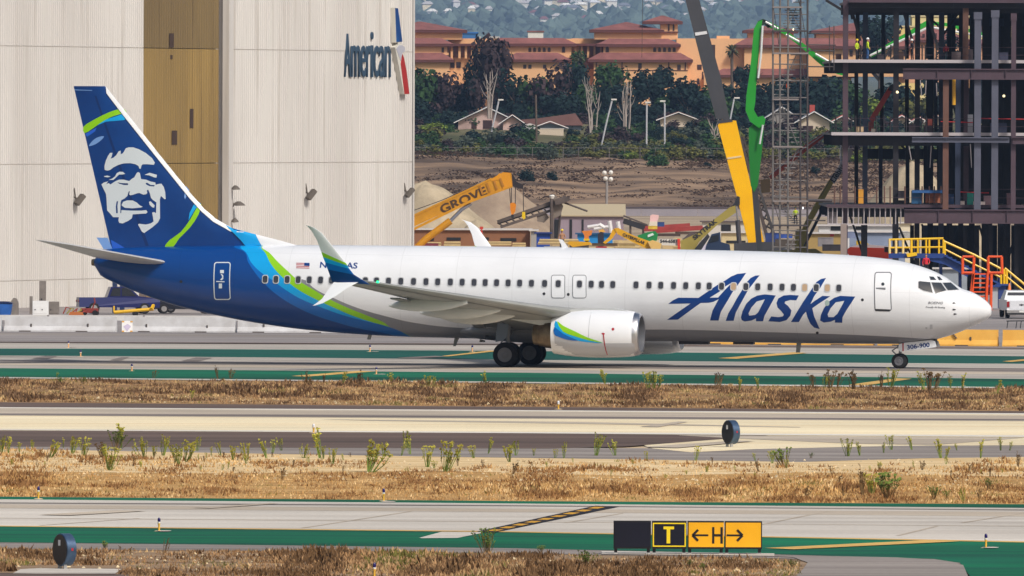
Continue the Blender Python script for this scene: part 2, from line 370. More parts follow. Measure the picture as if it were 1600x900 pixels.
TOP = [LP(a, b, 0) for a, b in TOPP]; BOT = [LP(a, b, 0) for a, b in BOTP]
XN, XT = TOP[-1][0], TOP[0][0]
X480 = LP(520, 400, 0)[0]
def f_zt(x): return smooth_interp(x, TOP)
def f_zb(x): return smooth_interp(x, BOT)
def f_hw(x):
    t = XN - x
    if t < 7.0: return 1.88*max(0.0, 1-(1-max(t, 0)/7.0)**2.3)**.60
    if x < X480: return lerp(.30, 1.88, max(0, min(1, (x-XT)/(X480-XT)))**.78)
    return 1.88
def f_surf(x, z):            # half-width of the fuselage skin at a height
    zt, zb = f_zt(x), f_zb(x); b = max((zt-zb)/2, 1e-3); t = max(-.9995, min(.9995, (z-(zt+zb)/2)/b))
    return f_hw(x)*math.sqrt(1-t*t)
def f_pt(px, py, out=.0):    # pixel -> point on the near side skin
    wd = 1.8
    for _ in range(6):
        x, z = LP(px, py, wd); wd = f_surf(x, z)
    return x, z
def f_off(x, z, o):          # skin point moved outward by o
    y = f_surf(x, z); e = .02
    dz = (f_surf(x, z+e)-f_surf(x, z-e))/(2*e); dx = (f_surf(x+e, z)-f_surf(x-e, z))/(2*e)
    dz = max(-6, min(6, dz)); dx = max(-3, min(3, dx))
    n = Vector((-dx, 1, -dz)).normalized()
    return Vector((x+n.x*o, -(y+n.y*o), z+n.z*o))
def decal(name, polys, pt, off, m, parent, o=.008, step=.14, mirror=False):
    """thin painted or glazed piece that follows a skin: outlines in photo pixels, mapped to the skin"""
    loops = [[Vector((*pt(a, b), 0)) for a, b in lp] for lp in polys]
    flat = [v for lp in loops for v in lp]; tri = tessellate_polygon(loops)
    bm = bmesh.new(); bv = [bm.verts.new(v) for v in flat]
    for t in tri:
        if len(set(t)) == 3:
            try: bm.faces.new([bv[i] for i in t])
            except ValueError: pass
    for ax in (0, 1):
        lo = min(v[ax] for v in flat); hi = max(v[ax] for v in flat); k = lo+step
        while k < hi:
            co = Vector((0, 0, 0)); co[ax] = k; no = Vector((0, 0, 0)); no[ax] = 1
            bmesh.ops.bisect_plane(bm, geom=bm.verts[:]+bm.edges[:]+bm.faces[:], plane_co=co, plane_no=no, dist=1e-5); k += step
    for v in bm.verts: v.co = off(v.co.x, v.co.y, o)
    bmesh.ops.recalc_face_normals(bm, faces=bm.faces)
    for f_ in bm.faces:
        if f_.normal.y > 0: f_.normal_flip()
        f_.smooth = True
    me = bpy.data.meshes.new(name); bm.to_mesh(me); bm.free(); me.materials.append(m)
    return link(name, me, parent)
def rrect(x0, y0, x1, y1, r, n=4, sk=0.0):
    pts = []
    for cx, cy, a0 in ((x1-r, y1-r, 0), (x0+r, y1-r, 90), (x0+r, y0+r, 180), (x1-r, y0+r, 270)):
        for k in range(n+1):
            a = R(a0+90*k/n); pts.append((cx+r*math.cos(a)+sk*(y1-cy), cy+r*math.sin(a)))
    return pts
def curve_pts(pts, n=3, closed=True):      # Catmull-Rom smoothing of a traced outline
    out = []; N = len(pts)
    for i in range(N):
        p0, p1, p2, p3 = pts[i-1], pts[i], pts[(i+1) % N], pts[(i+2) % N]
        for k in range(n):
            t = k/n; out.append(tuple(.5*((2*p1[j])+(-p0[j]+p2[j])*t+(2*p0[j]-5*p1[j]+4*p2[j]-p3[j])*t*t+(-p0[j]+3*p1[j]-3*p2[j]+p3[j])*t**3) for j in (0, 1)))
    return out

GLOSS = .28
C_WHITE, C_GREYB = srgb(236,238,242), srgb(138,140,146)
C_NAVY, C_BLUE, C_CYAN, C_GREEN = (.001,.052,.25), (.001,.14,.52), (.004,.38,.82), (.29,.66,.006)
m_white = mat('aircraft_white_paint', C_WHITE, GLOSS, var=.025, scale=.35, stretch=(1,1,.5))
m_navy = mat('aircraft_navy_paint', (.001,.038,.19), GLOSS, col2=(.001,.055,.26), scale=.22, thr=(.4,.6))
m_blue = mat('aircraft_blue_paint', C_BLUE, GLOSS); m_cyan = mat('aircraft_cyan_paint', C_CYAN, GLOSS); m_lime = mat('aircraft_lime_paint', C_GREEN, GLOSS)
m_light = mat('aircraft_pale_blue_paint', srgb(120,160,220), GLOSS)
m_word = mat('aircraft_lettering_paint', (.001,.042,.22), GLOSS)
m_wing = mat('wing_grey_paint', srgb(146,147,143), .42, var=.08, scale=.4)
m_wingd = mat('wing_underside_grey', srgb(150,150,146), .5, var=.08, scale=.5)
m_alu = mat('bare_aluminium', srgb(206,206,210), .3, 1.0, var=.05, scale=2)
m_dark = mat('dark_grey_metal', srgb(58,58,62), .5, .4); m_rub = mat('tyre_rubber', srgb(30,29,32), .85, var=.15, scale=6)
m_strut = mat('gear_grey_paint', srgb(150,152,158), .45, .2); m_exh = mat('exhaust_titanium', srgb(122,108,88), .42, .9, var=.25, scale=3)
m_glass = mat('cockpit_glass', srgb(52,56,62), .08, spec=.8); m_win = mat('cabin_window_glass', srgb(62,62,68), .18, spec=.6, var=.25, scale=2.2, coord='Object')
m_shade = mat('window_blind', srgb(186,158,128), .5); m_rim = mat('window_surround', srgb(196,198,202), .4); m_line = mat('door_outline_grey', srgb(112,114,120), .45)
m_red = mat('red_marking', srgb(176,30,44), .4); m_hole = mat('dark_opening', srgb(24,24,28), .6)

# fuselage paint: bands of the livery as boundary curves across the skin, light grey belly
def livery():
    m = bpy.data.materials.new('livery_paint'); m.use_nodes = True; n = m.node_tree.nodes; l = m.node_tree.links; b = n['Principled BSDF']; b.inputs['Roughness'].default_value = GLOSS
    tc = n.new('ShaderNodeTexCoord'); sp = n.new('ShaderNodeSeparateXYZ'); l.new(tc.outputs['Object'], sp.inputs[0])
    X0, X1, Z0, Z1 = XT-1, XN+1, 0.0, 7.0
    def mr(src, a, c):
        q = n.new('ShaderNodeMapRange'); q.inputs['From Min'].default_value = a; q.inputs['From Max'].default_value = c; l.new(src, q.inputs['Value']); return q.outputs[0]
    xn, zn = mr(sp.outputs['X'], X0, X1), mr(sp.outputs['Z'], Z0, Z1)
    def fc(src, pts):
        q = n.new('ShaderNodeFloatCurve'); l.new(src, q.inputs['Value']); c = q.mapping.curves[0]; pts = sorted(pts)
        c.points[0].location = pts[0]; c.points[1].location = pts[-1]
        for p in pts[1:-1]: c.points.new(*p)
        for p in c.points: p.handle_type = 'AUTO_CLAMPED'
        q.mapping.update(); return q.outputs[0]
    def lt(a, c):
        q = n.new('ShaderNodeMath'); q.operation = 'LESS_THAN'; l.new(a, q.inputs[0]); l.new(c, q.inputs[1]); return q.outputs[0]
    def mix(fac, a, c):
        q = n.new('ShaderNodeMix'); q.data_type = 'RGBA'; l.new(fac, q.inputs[0])
        if isinstance(a, tuple): q.inputs[6].default_value = (*a, 1)
        else: l.new(a, q.inputs[6])
        q.inputs[7].default_value = (*c, 1); return q.outputs[2]
    def bx(pts):               # boundary x as function of z
        q = []
        for a, d in pts:
            x, z = f_pt(a, d); q.append(((z-Z0)/(Z1-Z0), (x-X0)/(X1-X0)))
        q.sort(); return [(0.0, q[0][1]+.02)] + q + [(1.0, q[-1][1])]
    def bz(pts):
        q = []
        for a, d in pts:
            x, z = f_pt(a, d); q.append(((x-X0)/(X1-X0), (z-Z0)/(Z1-Z0)))
        q.sort(); return [(0.0, 0.0), (q[0][0]-.012, 0.0)] + q + [(1.0, q[-1][1])]
    B1 = [(366,385),(380,392),(388,410),(400,428),(414,444),(432,460),(460,478),(490,492),(520,502),(560,513),(612,523.5)]
    B2 = [(376,385),(384,394),(394,412),(411,428),(426,438),(448,454),(472,468),(500,479.5),(530,490.5),(560,499),(608,511),(634,522)]
    B3 = [(409,385),(415,396),(423,412),(434,426),(448,439),(468,454),(496,469),(520,480),(550,493),(580,503),(608,511),(634,522)]
    B4 = [(410,385),(421,395),(433,408),(450,424),(466,438),(492,454),(512,466),(546,482),(576,494),(600,504),(609,511),(635,522)]
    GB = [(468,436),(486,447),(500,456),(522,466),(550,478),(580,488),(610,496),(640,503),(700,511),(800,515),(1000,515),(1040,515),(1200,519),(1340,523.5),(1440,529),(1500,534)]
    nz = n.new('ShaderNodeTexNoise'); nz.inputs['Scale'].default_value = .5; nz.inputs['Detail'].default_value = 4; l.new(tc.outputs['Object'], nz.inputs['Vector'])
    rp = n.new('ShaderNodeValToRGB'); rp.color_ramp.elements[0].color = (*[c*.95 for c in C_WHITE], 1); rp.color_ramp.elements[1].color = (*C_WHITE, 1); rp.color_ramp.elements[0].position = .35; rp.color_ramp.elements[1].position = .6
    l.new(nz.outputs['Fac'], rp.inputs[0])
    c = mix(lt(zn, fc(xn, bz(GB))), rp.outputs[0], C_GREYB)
    c = mix(lt(xn, fc(zn, bx(B4))), c, C_GREEN); c = mix(lt(xn, fc(zn, bx(B3))), c, C_CYAN)
    c = mix(lt(xn, fc(zn, bx(B2))), c, C_BLUE); c = mix(lt(xn, fc(zn, bx(B1))), c, C_NAVY)
    # skin joints: thin darker lines round the hull and along it
    def frac(src, per, wd):
        q = n.new('ShaderNodeMath'); q.operation = 'PINGPONG'; l.new(src, q.inputs[0]); q.inputs[1].default_value = per; r_ = n.new('ShaderNodeMath'); r_.operation = 'LESS_THAN'; l.new(q.outputs[0], r_.inputs[0]); r_.inputs[1].default_value = wd; return r_.outputs[0]
    mx_ = n.new('ShaderNodeMath'); mx_.operation = 'MAXIMUM'; l.new(frac(sp.outputs['X'], 1.27, .014), mx_.inputs[0])
    zz_ = n.new('ShaderNodeMath'); zz_.operation = 'ADD'; l.new(sp.outputs['Z'], zz_.inputs[0]); xs2 = n.new('ShaderNodeMath'); xs2.operation = 'MULTIPLY_ADD'; l.new(sp.outputs['X'], xs2.inputs[0]); xs2.inputs[1].default_value = .0125; xs2.inputs[2].default_value = .12; l.new(xs2.outputs[0], zz_.inputs[1]); l.new(frac(zz_.outputs[0], .62, .009), mx_.inputs[1])
    dm = n.new('ShaderNodeMapRange'); l.new(mx_.outputs[0], dm.inputs['Value']); dm.inputs['To Min'].default_value = 1.0; dm.inputs['To Max'].default_value = .89
    gr = n.new('ShaderNodeTexNoise'); gr.inputs['Scale'].default_value = .9; gr.inputs['Detail'].default_value = 7; gm = n.new('ShaderNodeMapping'); gm.inputs['Scale'].default_value = (.25,1,1.6); l.new(tc.outputs['Object'], gm.inputs[0]); l.new(gm.outputs[0], gr.inputs['Vector'])
    gd = n.new('ShaderNodeMapRange'); gd.inputs['From Min'].default_value = .35; gd.inputs['From Max'].default_value = .6; gd.inputs['To Min'].default_value = .95; gd.inputs['To Max'].default_value = 1.0; l.new(gr.outputs['Fac'], gd.inputs['Value'])
    m2 = n.new('ShaderNodeMath'); m2.operation = 'MULTIPLY'; l.new(dm.outputs[0], m2.inputs[0]); l.new(gd.outputs[0], m2.inputs[1])
    fin_ = n.new('ShaderNodeMix'); fin_.data_type = 'RGBA'; fin_.blend_type = 'MULTIPLY'; fin_.inputs[0].default_value = 1; l.new(c, fin_.inputs[6]); l.new(m2.outputs[0], fin_.inputs[7]); c = fin_.outputs[2]
    l.new(c, b.inputs['Base Color']); b.inputs['Coat Weight'].default_value = .25; b.inputs['Coat Roughness'].default_value = .15
    # faint skin panel relief
    wv = n.new('ShaderNodeTexNoise'); wv.inputs['Scale'].default_value = 1.3; mp = n.new('ShaderNodeMapping'); mp.inputs['Scale'].default_value = (.6,1,2.2); l.new(tc.outputs['Object'], mp.inputs[0]); l.new(mp.outputs[0], wv.inputs['Vector'])
    bp = n.new('ShaderNodeBump'); bp.inputs['Distance'].default_value = .012; bp.inputs['Strength'].default_value = .6; l.new(wv.outputs['Fac'], bp.inputs['Height']); l.new(bp.outputs[0], b.inputs['Normal'])
    return m
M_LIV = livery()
def ring(x, n=56):
    zt, zb, a = f_zt(x), f_zb(x), f_hw(x); zc, b = (zt+zb)/2, (zt-zb)/2
    return [(x, a*math.cos(2*math.pi*k/n), zc+b*math.sin(2*math.pi*k/n)) for k in range(n)]
xs = [XT+.001]+[XT+.25*i for i in range(1, 40)]; x = xs[-1]
while x < XN-6: x += .5; xs.append(x)
while x < XN-1.2: x += .15; xs.append(x)
while x < XN-.06: x += max(.02, (XN-x)*.12); xs.append(x)
xs = [x for x in xs if x < XN-.004]
mb = MB(); mb.grid([ring(x) for x in xs], closed=True); n0 = len(mb.v)
mb.f.append(tuple(range(56))); mb.f.append(tuple(range(n0-56, n0))); mb.m += [0, 0]
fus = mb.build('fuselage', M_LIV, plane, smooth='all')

def section(le, te, tk, up=(0, 0, 1), n=13):    # closed airfoil ring between leading and trailing edge points
    le, te = Vector(le), Vector(te); ch = te-le; c = ch.length; up = Vector(up); up = (up-ch*(up.dot(ch)/ch.dot(ch))).normalized()
    f = lambda t: 5*tk*(.2969*math.sqrt(t)-.126*t-.3516*t*t+.2843*t**3-.1036*t**4)
    ts = [(.5-.5*math.cos(math.pi*i/(n-1))) for i in range(n)]
    return [le+ch*t+up*(f(t)*c) for t in ts] + [le+ch*t-up*(f(t)*c) for t in reversed(ts[1:-1])]
def loft(secs, mats, name, parent, mi=None, smooth=35):
    mb = MB(); n = len(secs[0])
    for i in range(len(secs)-1):
        mb.k = mi[i] if mi else 0; mb.grid([secs[i], secs[i+1]], closed=True)
    mb.k = 0
    me_v = MB(); 
    # weld rings shared between bays
    vs = [p for s_ in secs for p in s_]; fs = []; ms = []
    for i in range(len(secs)-1):
        for k in range(n):
            a, b = i*n+k, i*n+(k+1) % n; fs.append((a, b, b+n, a+n)); ms.append(mi[i] if mi else 0)
    fs.append(tuple(range(n))); ms.append(mi[0] if mi else 0); fs.append(tuple(range(len(vs)-n, len(vs)))); ms.append(mi[-1] if mi else 0)
    me_v.v = [tuple(p) for p in vs]; me_v.f = fs; me_v.m = ms
    return me_v.build(name, mats, parent, smooth=smooth)

# --- fin: outline traced, thickness like a symmetric foil
FLE = [(164.5,135),(200,180),(250,243.5),(300,305.5),(318,326),(336,341.5),(362,356.5),(400,366.5),(440,376.5),(470,385)]
FTE = [(115,134.5),(174,389)]
FLEl = sorted([(z, x) for x, z in [LP(a, b, 0) for a, b in FLE]]); _t0, _t1 = LP(*FTE[0], 0), LP(*FTE[1], 0)
ZF0, ZF1 = LP(300, 386, 0)[1]-.05, _t0[1]
def fin_le(z): return interp(z, FLEl)
def fin_te(z): return lerp(_t1[0], _t0[0], (z-_t1[1])/(_t0[1]-_t1[1]))
def fin_half(x, z):
    le, te = fin_le(z), fin_te(z); c = le-te; t = max(0.0, min(1.0, (le-x)/c)); h = lerp(.34, .11, max(0, min(1, (z-ZF0)/(ZF1-ZF0))))
    core = lerp(6.2, c, .0) if c > 6.2 else c       # the dorsal extension stays thin
    d = le-x
    if c > 6.2:
        d0 = c-6.2
        if d < d0: return .02+.10*math.sqrt(max(0, d/d0))
        t = (d-d0)/6.2; return max(.12*(1-t), h*5*(.2969*math.sqrt(t)-.126*t-.3516*t*t+.2843*t**3-.1036*t**4)*1.99*.5/.5*.5*2*.5)
    return h*5*(.2969*math.sqrt(t)-.126*t-.3516*t*t+.2843*t**3-.1036*t**4)*.995
def fin_off(x, z, o): return Vector((x, -(fin_half(x, z)+o), z))
def fin_pt(a, b): return LP(a, b, .15)
mb = MB(); rows = []; NZ = 44
for i in range(NZ+1):
    z = lerp(ZF0-.25, ZF1, (i/NZ)); le, te = fin_le(z), fin_te(z)
    ts = [(.5-.5*math.cos(math.pi*k/22)) for k in range(23)]
    near = [(lerp(le, te, t), -fin_half(lerp(le, te, t), z), z) for t in ts]; far = [(p[0], -p[1], p[2]) for p in reversed(near[1:-1])]
    rows.append(near+far)
mb.grid(rows, closed=True); mb.f.append(tuple(range(len(mb.v)-44, len(mb.v)))); mb.m.append(0)
fin = mb.build('tail_fin', m_navy, plane, smooth=50)
Z5 = lambda x, y: (100+x/8.57, 120+y/8.57)
ZQ = lambda x, y: (x/4, 225+y/4)
Z3 = lambda x, y: (150+x/11.25, 222+y/11.25)
def fdecal(name, polys, m, o, par=None, sm=2, step=.3): return decal(name, [curve_pts(p, sm) if sm > 1 else p for p in polys], fin_pt, fin_off, m, par or fin, o, step=step)
# white leading edge, painted swooshes and the face emblem of the fin
le_poly = [(164.5,135),(200,180),(250,243.5),(300,305.5),(318,326),(336,341.5),(362,356.5),(400,366.5)]
fdecal('leading_edge_stripe', [le_poly + [(398,369.5),(360,361.5),(333,346.5),(314,330),(296,310),(245,247),(195,184),(166,146)]], m_white, .035, sm=1, step=.1)
fdecal('lime_stripe', [[Z5(*p) for p in [(250,670),(350,600),(500,520),(650,455),(740,435),(800,435),(830,490),(740,500),(600,550),(480,620),(380,690),(265,755)]]], m_lime, .010)
fdecal('cyan_patch', [[Z5(*p) for p in [(440,650),(540,575),(640,545),(810,490),(865,525),(800,580),(560,600)]]], m_cyan, .008, sm=1)
fdecal('blue_patch', [[Z5(*p) for p in [(275,765),(430,680),(410,730),(300,805)]]], mat('aircraft_mid_blue_paint', srgb(40,100,210), GLOSS), .008, sm=1)
fdecal('pale_patch', [[Z5(*p) for p in [(325,930),(350,885),(400,835),(460,805),(530,795),(500,840),(420,900)]]], m_light, .008)
fdecal('lime_stripe', [[ZQ(*p) for p in [(1255,375),(1240,440),(1190,520),(1120,590),(1080,646),(1028,646),(1060,600),(1130,550),(1190,470),(1230,395)]]], m_lime, .010)
fdecal('cyan_patch', [[ZQ(*p) for p in [(1222,352),(1250,372),(1220,405),(1178,478),(1185,430)]]], m_cyan, .008, sm=1)
fdecal('pale_patch', [[ZQ(*p) for p in [(1158,262),(1180,290),(1155,345),(1150,330)]]], m_light, .008, sm=1)
fdecal('blue_patch', [[ZQ(*p) for p in [(688,598),(720,615),(775,648),(700,654)]]], MATS['aircraft_mid_blue_paint'], .008, sm=1)
fdecal('cyan_patch', [[(352,351.5),(362,356.5),(400,366.5),(410,383),(384,384.5),(376,375),(366,365)]], m_cyan, .05, sm=1, step=.1)
fdecal('white_patch', [[(399,366),(440,376.5),(468,384.6),(409,384.6)]], m_white, .055, sm=1, step=.1)
fdecal('rudder_seam', [[Z5(*p) for p in [(130,170),(370,178),(372,186),(131,180)]]], m_light, .009, sm=1)
HAIR = [(145,490),(140,420),(165,330),(200,250),(240,190),(285,190),(270,250),(250,290),(300,275),(350,230),(395,160),(430,150),(430,215),(470,195),(520,110),(570,92),(650,92),(750,125),(870,190),(980,280),(1030,360),(1015,400),(900,388),(820,390),(795,415),(785,470),(760,465),(745,420),(690,390),(600,370),(480,375),(390,400),(300,445),(240,490),(190,502)]
FACE = [(85,745),(130,710),(205,690),(170,740),(215,720),(245,745),(330,690),(400,660),(480,660),(580,685),(620,650),(670,620),(715,540),(740,525),(770,545),(790,650),(880,660),(950,690),(1040,710),(1050,750),(1100,735),(1150,730),(1190,790),(1215,880),(1225,1000),(1205,1005),(1140,945),(1122,1010),(1125,1340),(1090,1410),(1000,1490),(840,1600),(800,1570),(735,1450),(755,1435),(870,1450),(960,1430),(1010,1395),(1000,1320),(985,1240),(1020,1230),(1055,1250),(1060,1060),(1000,1020),(965,980),(945,900),(915,835),(892,850),(900,895),(880,915),(830,925),(760,895),(720,900),(650,925),(600,935),(580,920),(590,860),(570,870),(545,950),(500,990),(440,1020),(425,1060),(420,1250),(435,1250),(440,1195),(600,1205),(800,1205),(880,1195),(905,1230),(880,1255),(640,1270),(625,1340),(560,1385),(460,1430),(400,1420),(385,1380),(395,1320),(290,1320),(250,1270),(185,1200),(175,1000),(165,910),(120,820)]
m_face = mat('emblem_white_paint', srgb(214,222,228), GLOSS)
emb = fdecal('face_emblem', [[Z3(*p) for p in FACE], [Z3(*p) for p in [(370,705),(430,720),(560,725),(560,755),(480,755),(400,730)]], [Z3(*p) for p in [(870,720),(900,715),(960,755),(1030,755),(1020,780),(940,775),(880,745)]], [Z3(*p) for p in [(355,1045),(380,1035),(370,1120),(375,1250),(345,1250),(340,1130)]]], m_face, .012, sm=1)
for q in (HAIR, [(215,665),(280,640),(330,600),(360,545),(410,520),(470,525),(510,560),(460,570),(400,570),(360,610),(300,665)], [(130,600),(190,588),(250,605),(200,620),(140,612)], [(850,575),(940,540),(1070,575),(1060,625),(1020,620),(930,585)],
          [(440,1110),(470,1050),(540,1025),(640,1025),(710,1060),(770,1115),(820,1135),(790,1150),(640,1165),(500,1155)], [(930,1050),(960,1040),(1030,1110),(1020,1155),(985,1145),(940,1100)]):
    fdecal('emblem_piece', [[Z3(*p) for p in q]], m_face, .012, emb, sm=1)
# rudder hinge line
fdecal('rudder_hinge', [[(147,150),(150,150),(232,384),(227,384)]], mat('aircraft_navy_seam', (.001,.026,.14), .4), .005, sm=1)

# --- tailplane
for sgn in (1, -1):
    secs = []
    rl, rt, tl, tt = LP(264, 411, .7), LP(150, 403, .7), LP(99, 380.5, 7.1), LP(53, 374.3, 7.1)
    for t in (0, .08, .5, .93, .985, 1.0):
        k = 1 if t < .95 else (.8 if t < .99 else .45)
        le = Vector((lerp(rl[0], tl[0], t), -lerp(.55, 7.1, t)*sgn, lerp(rl[1], tl[1], t))); te = Vector((lerp(rt[0], tt[0], t), -lerp(.55, 7.1, t)*sgn, lerp(rt[1], tt[1], t)))
        le = te+(le-te)*k; secs.append(section(le, te, lerp(.085, .08, t)*k))
    o = loft(secs, mat('tailplane_grey', srgb(186,186,188), .38, var=.05, scale=.6), 'tailplane', plane)
# tail cone outlet and tail details
mb = MB(); x, z = LP(149, 410, 0); mb.lathe([(x-.02, .16), (x-.16, .14), (x-.17, .10)], (0, 0, z), 'X', 16); mb.build('auxiliary_exhaust', m_exh, plane, smooth=True)
mb = MB(); a = L3(150, 371, 0); b = L3(170, 389, 0); mb.prism([LP(151,371,0), LP(168,372,0), LP(176,389,0), LP(162,389,0)], -.03, .03); mb.build('tail_strake', m_light, fin)

# --- wing (both sides), split winglets
def wing_le(wd): return 5.25 - .582*(wd-1.88)
def wing_z(wd): return 2.02 + (wd-1.88)*.1285
def wing_ch(wd): return interp(wd, [(0, 8.2), (1.88, 7.1), (5.6, 4.5), (16.7, 1.72)])
for sgn in (1, -1):
    secs = []
    for wd in (.6, 1.88, 3.7, 5.6, 8.5, 11.5, 14.5, 16.3, 16.8):
        c = wing_ch(wd); tw = lerp(.018, -.02, wd/17); le = Vector((wing_le(wd), -wd*sgn, wing_z(wd)+c*tw)); te = Vector((wing_le(wd)-c, -wd*sgn, wing_z(wd)-c*tw-.04))
        secs.append(section(le, te, lerp(.145, .105, wd/17)))
    wing = loft(secs, m_wing, 'wing', plane)
    # raised winglet: bands follow the livery
    UP = [((519,440.5),(578,444.5),16.8,0),((512,421),(553,429),17.02,0),((508,410),(546,420),17.10,1),((504.5,401.5),(543,415),17.16,2),((502,393.5),(540,410.5),17.20,3),((495,375),(520,385),17.34,4),((487,361),(503,364),17.46,4),((480,353.2),(491,355.5),17.52,4),((475,351),(479,352),17.54,4)]
    secs = []; mi = []
    for te, le, wd, k in UP:
        e, f_ = L3(*le, wd), L3(*te, wd); e.y *= sgn; f_.y *= sgn; secs.append(section(e, f_, .075, (0, 1, 0))); mi.append(k)
    wl = loft(secs, [m_navy, m_blue, m_cyan, m_lime, m_white], 'winglet', wing, mi=[0, 1, 2, 3, 4, 4, 4, 4])
    LO = [((521,441.5),(560,441),16.9),((512,454),(543,450),17.10),((503,467),(524,463),17.30),((492,475.5),(504,474),17.45),((488,477.5),(492,477.2),17.48)]
    secs = []
    for te, le, wd in LO:
        e, f_ = L3(*le, wd), L3(*te, wd); e.y *= sgn; f_.y *= sgn; secs.append(section(e, f_, .07, (0, 1, 0)))
    loft(secs, m_white, 'lower_winglet', wing)
    # flap track fairings: canoe shapes under the trailing edge
    for wd, ln, rr in ((10.9, 3.5, .33), (8.3, 3.6, .36), (6.5, 3.3, .38)):
        xe = wing_le(wd)-wing_ch(wd)-.55; zc = wing_z(wd)-.38; mb = MB(); rows = []
        for i in range(19):
            t = i/18; r = rr*(math.sin(math.pi*min(1, t*.92+.02))**.75)*(1.0 if t > .4 else 1.0)
            rows.append([(xe+ln*t, -wd*sgn+r*.62*math.cos(2*math.pi*k/14), zc+.18*t+r*1.05*math.sin(2*math.pi*k/14)) for k in range(14)])
        mb.grid(rows, closed=True); mb.build('flap_fairing', mat('fairing_grey', srgb(206,207,204), .42, var=.05, scale=.7), wing, smooth='all')
    # slat and flap gaps on the underside
    for t_, w0, w1 in ((.13, 2.6, 16.2), (.72, 2.2, 5.4), (.72, 5.7, 12.0), (.74, 12.2, 16.0)):
        mb = MB(); rws = []
        for i in range(9):
            wd = lerp(w0, w1, i/8); c = wing_ch(wd); tw = lerp(.018, -.02, wd/17); tk = lerp(.145, .105, wd/17); fo = 5*tk*(.2969*math.sqrt(t_)-.126*t_-.3516*t_*t_+.2843*t_**3-.1036*t_**4)*c
            zz = lerp(wing_z(wd)+c*tw, wing_z(wd)-c*tw-.04, t_)-fo-.008; rws.append([(wing_le(wd)-c*t_+.04, -wd*sgn, zz), (wing_le(wd)-c*t_-.05, -wd*sgn, zz+.004)])
        mb.grid(rws); mb.build('panel_gap', mat('gap_dark_grey', srgb(84,84,82), .6), wing, fix=False)
    # trailing flap edge line
    mb = MB()
    for a, b in ((2.2, 5.5), (5.7, 11.8)):
        pa = Vector((wing_le(a)-wing_ch(a)*.93, -a*sgn, wing_z(a)-wing_ch(a)*.03-.10)); pb = Vector((wing_le(b)-wing_ch(b)*.93, -b*sgn, wing_z(b)-wing_ch(b)*.03-.08)); mb.bar(pa, pb, .5, .07)
    mb.build('flap', m_wingd, wing)
    mb = MB(); q = Vector((wing_le(16.3)-.02, -16.3*sgn, wing_z(16.3)+.02)); mb.tube([q, q+Vector((.1, 0, 0))], [.05, .04], 8)
    mb.build('navigation_light', emis('green_navigation_light', (.02, .9, .25), 2.5) if sgn == 1 else emis('red_navigation_light', (.9, .03, .02), 2.5), wing)
# wing-body fairing
mb = MB(); rows = []; xa, xb = LP(1034, 510, 1.9)[0], LP(690, 510, 1.9)[0]
for i in range(41):
    t = i/40; k = math.sin(math.pi*t)**.42 if 0 < t < 1 else 0; x = lerp(xb, xa, t)
    rows.append([(x, (2.02*k+.01)*math.cos(2*math.pi*j/36), 1.62+(.60*k+.005)*math.sin(2*math.pi*j/36)*(1 if math.sin(2*math.pi*j/36) < 0 else 1.0)) for j in range(36)])
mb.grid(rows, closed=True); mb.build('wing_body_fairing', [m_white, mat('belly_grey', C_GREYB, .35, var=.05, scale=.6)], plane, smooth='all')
for p in bpy.data.objects['wing_body_fairing'].data.polygons: p.material_index = 1 if p.center.z < 1.72 or p.center.x < -1.5 else 0

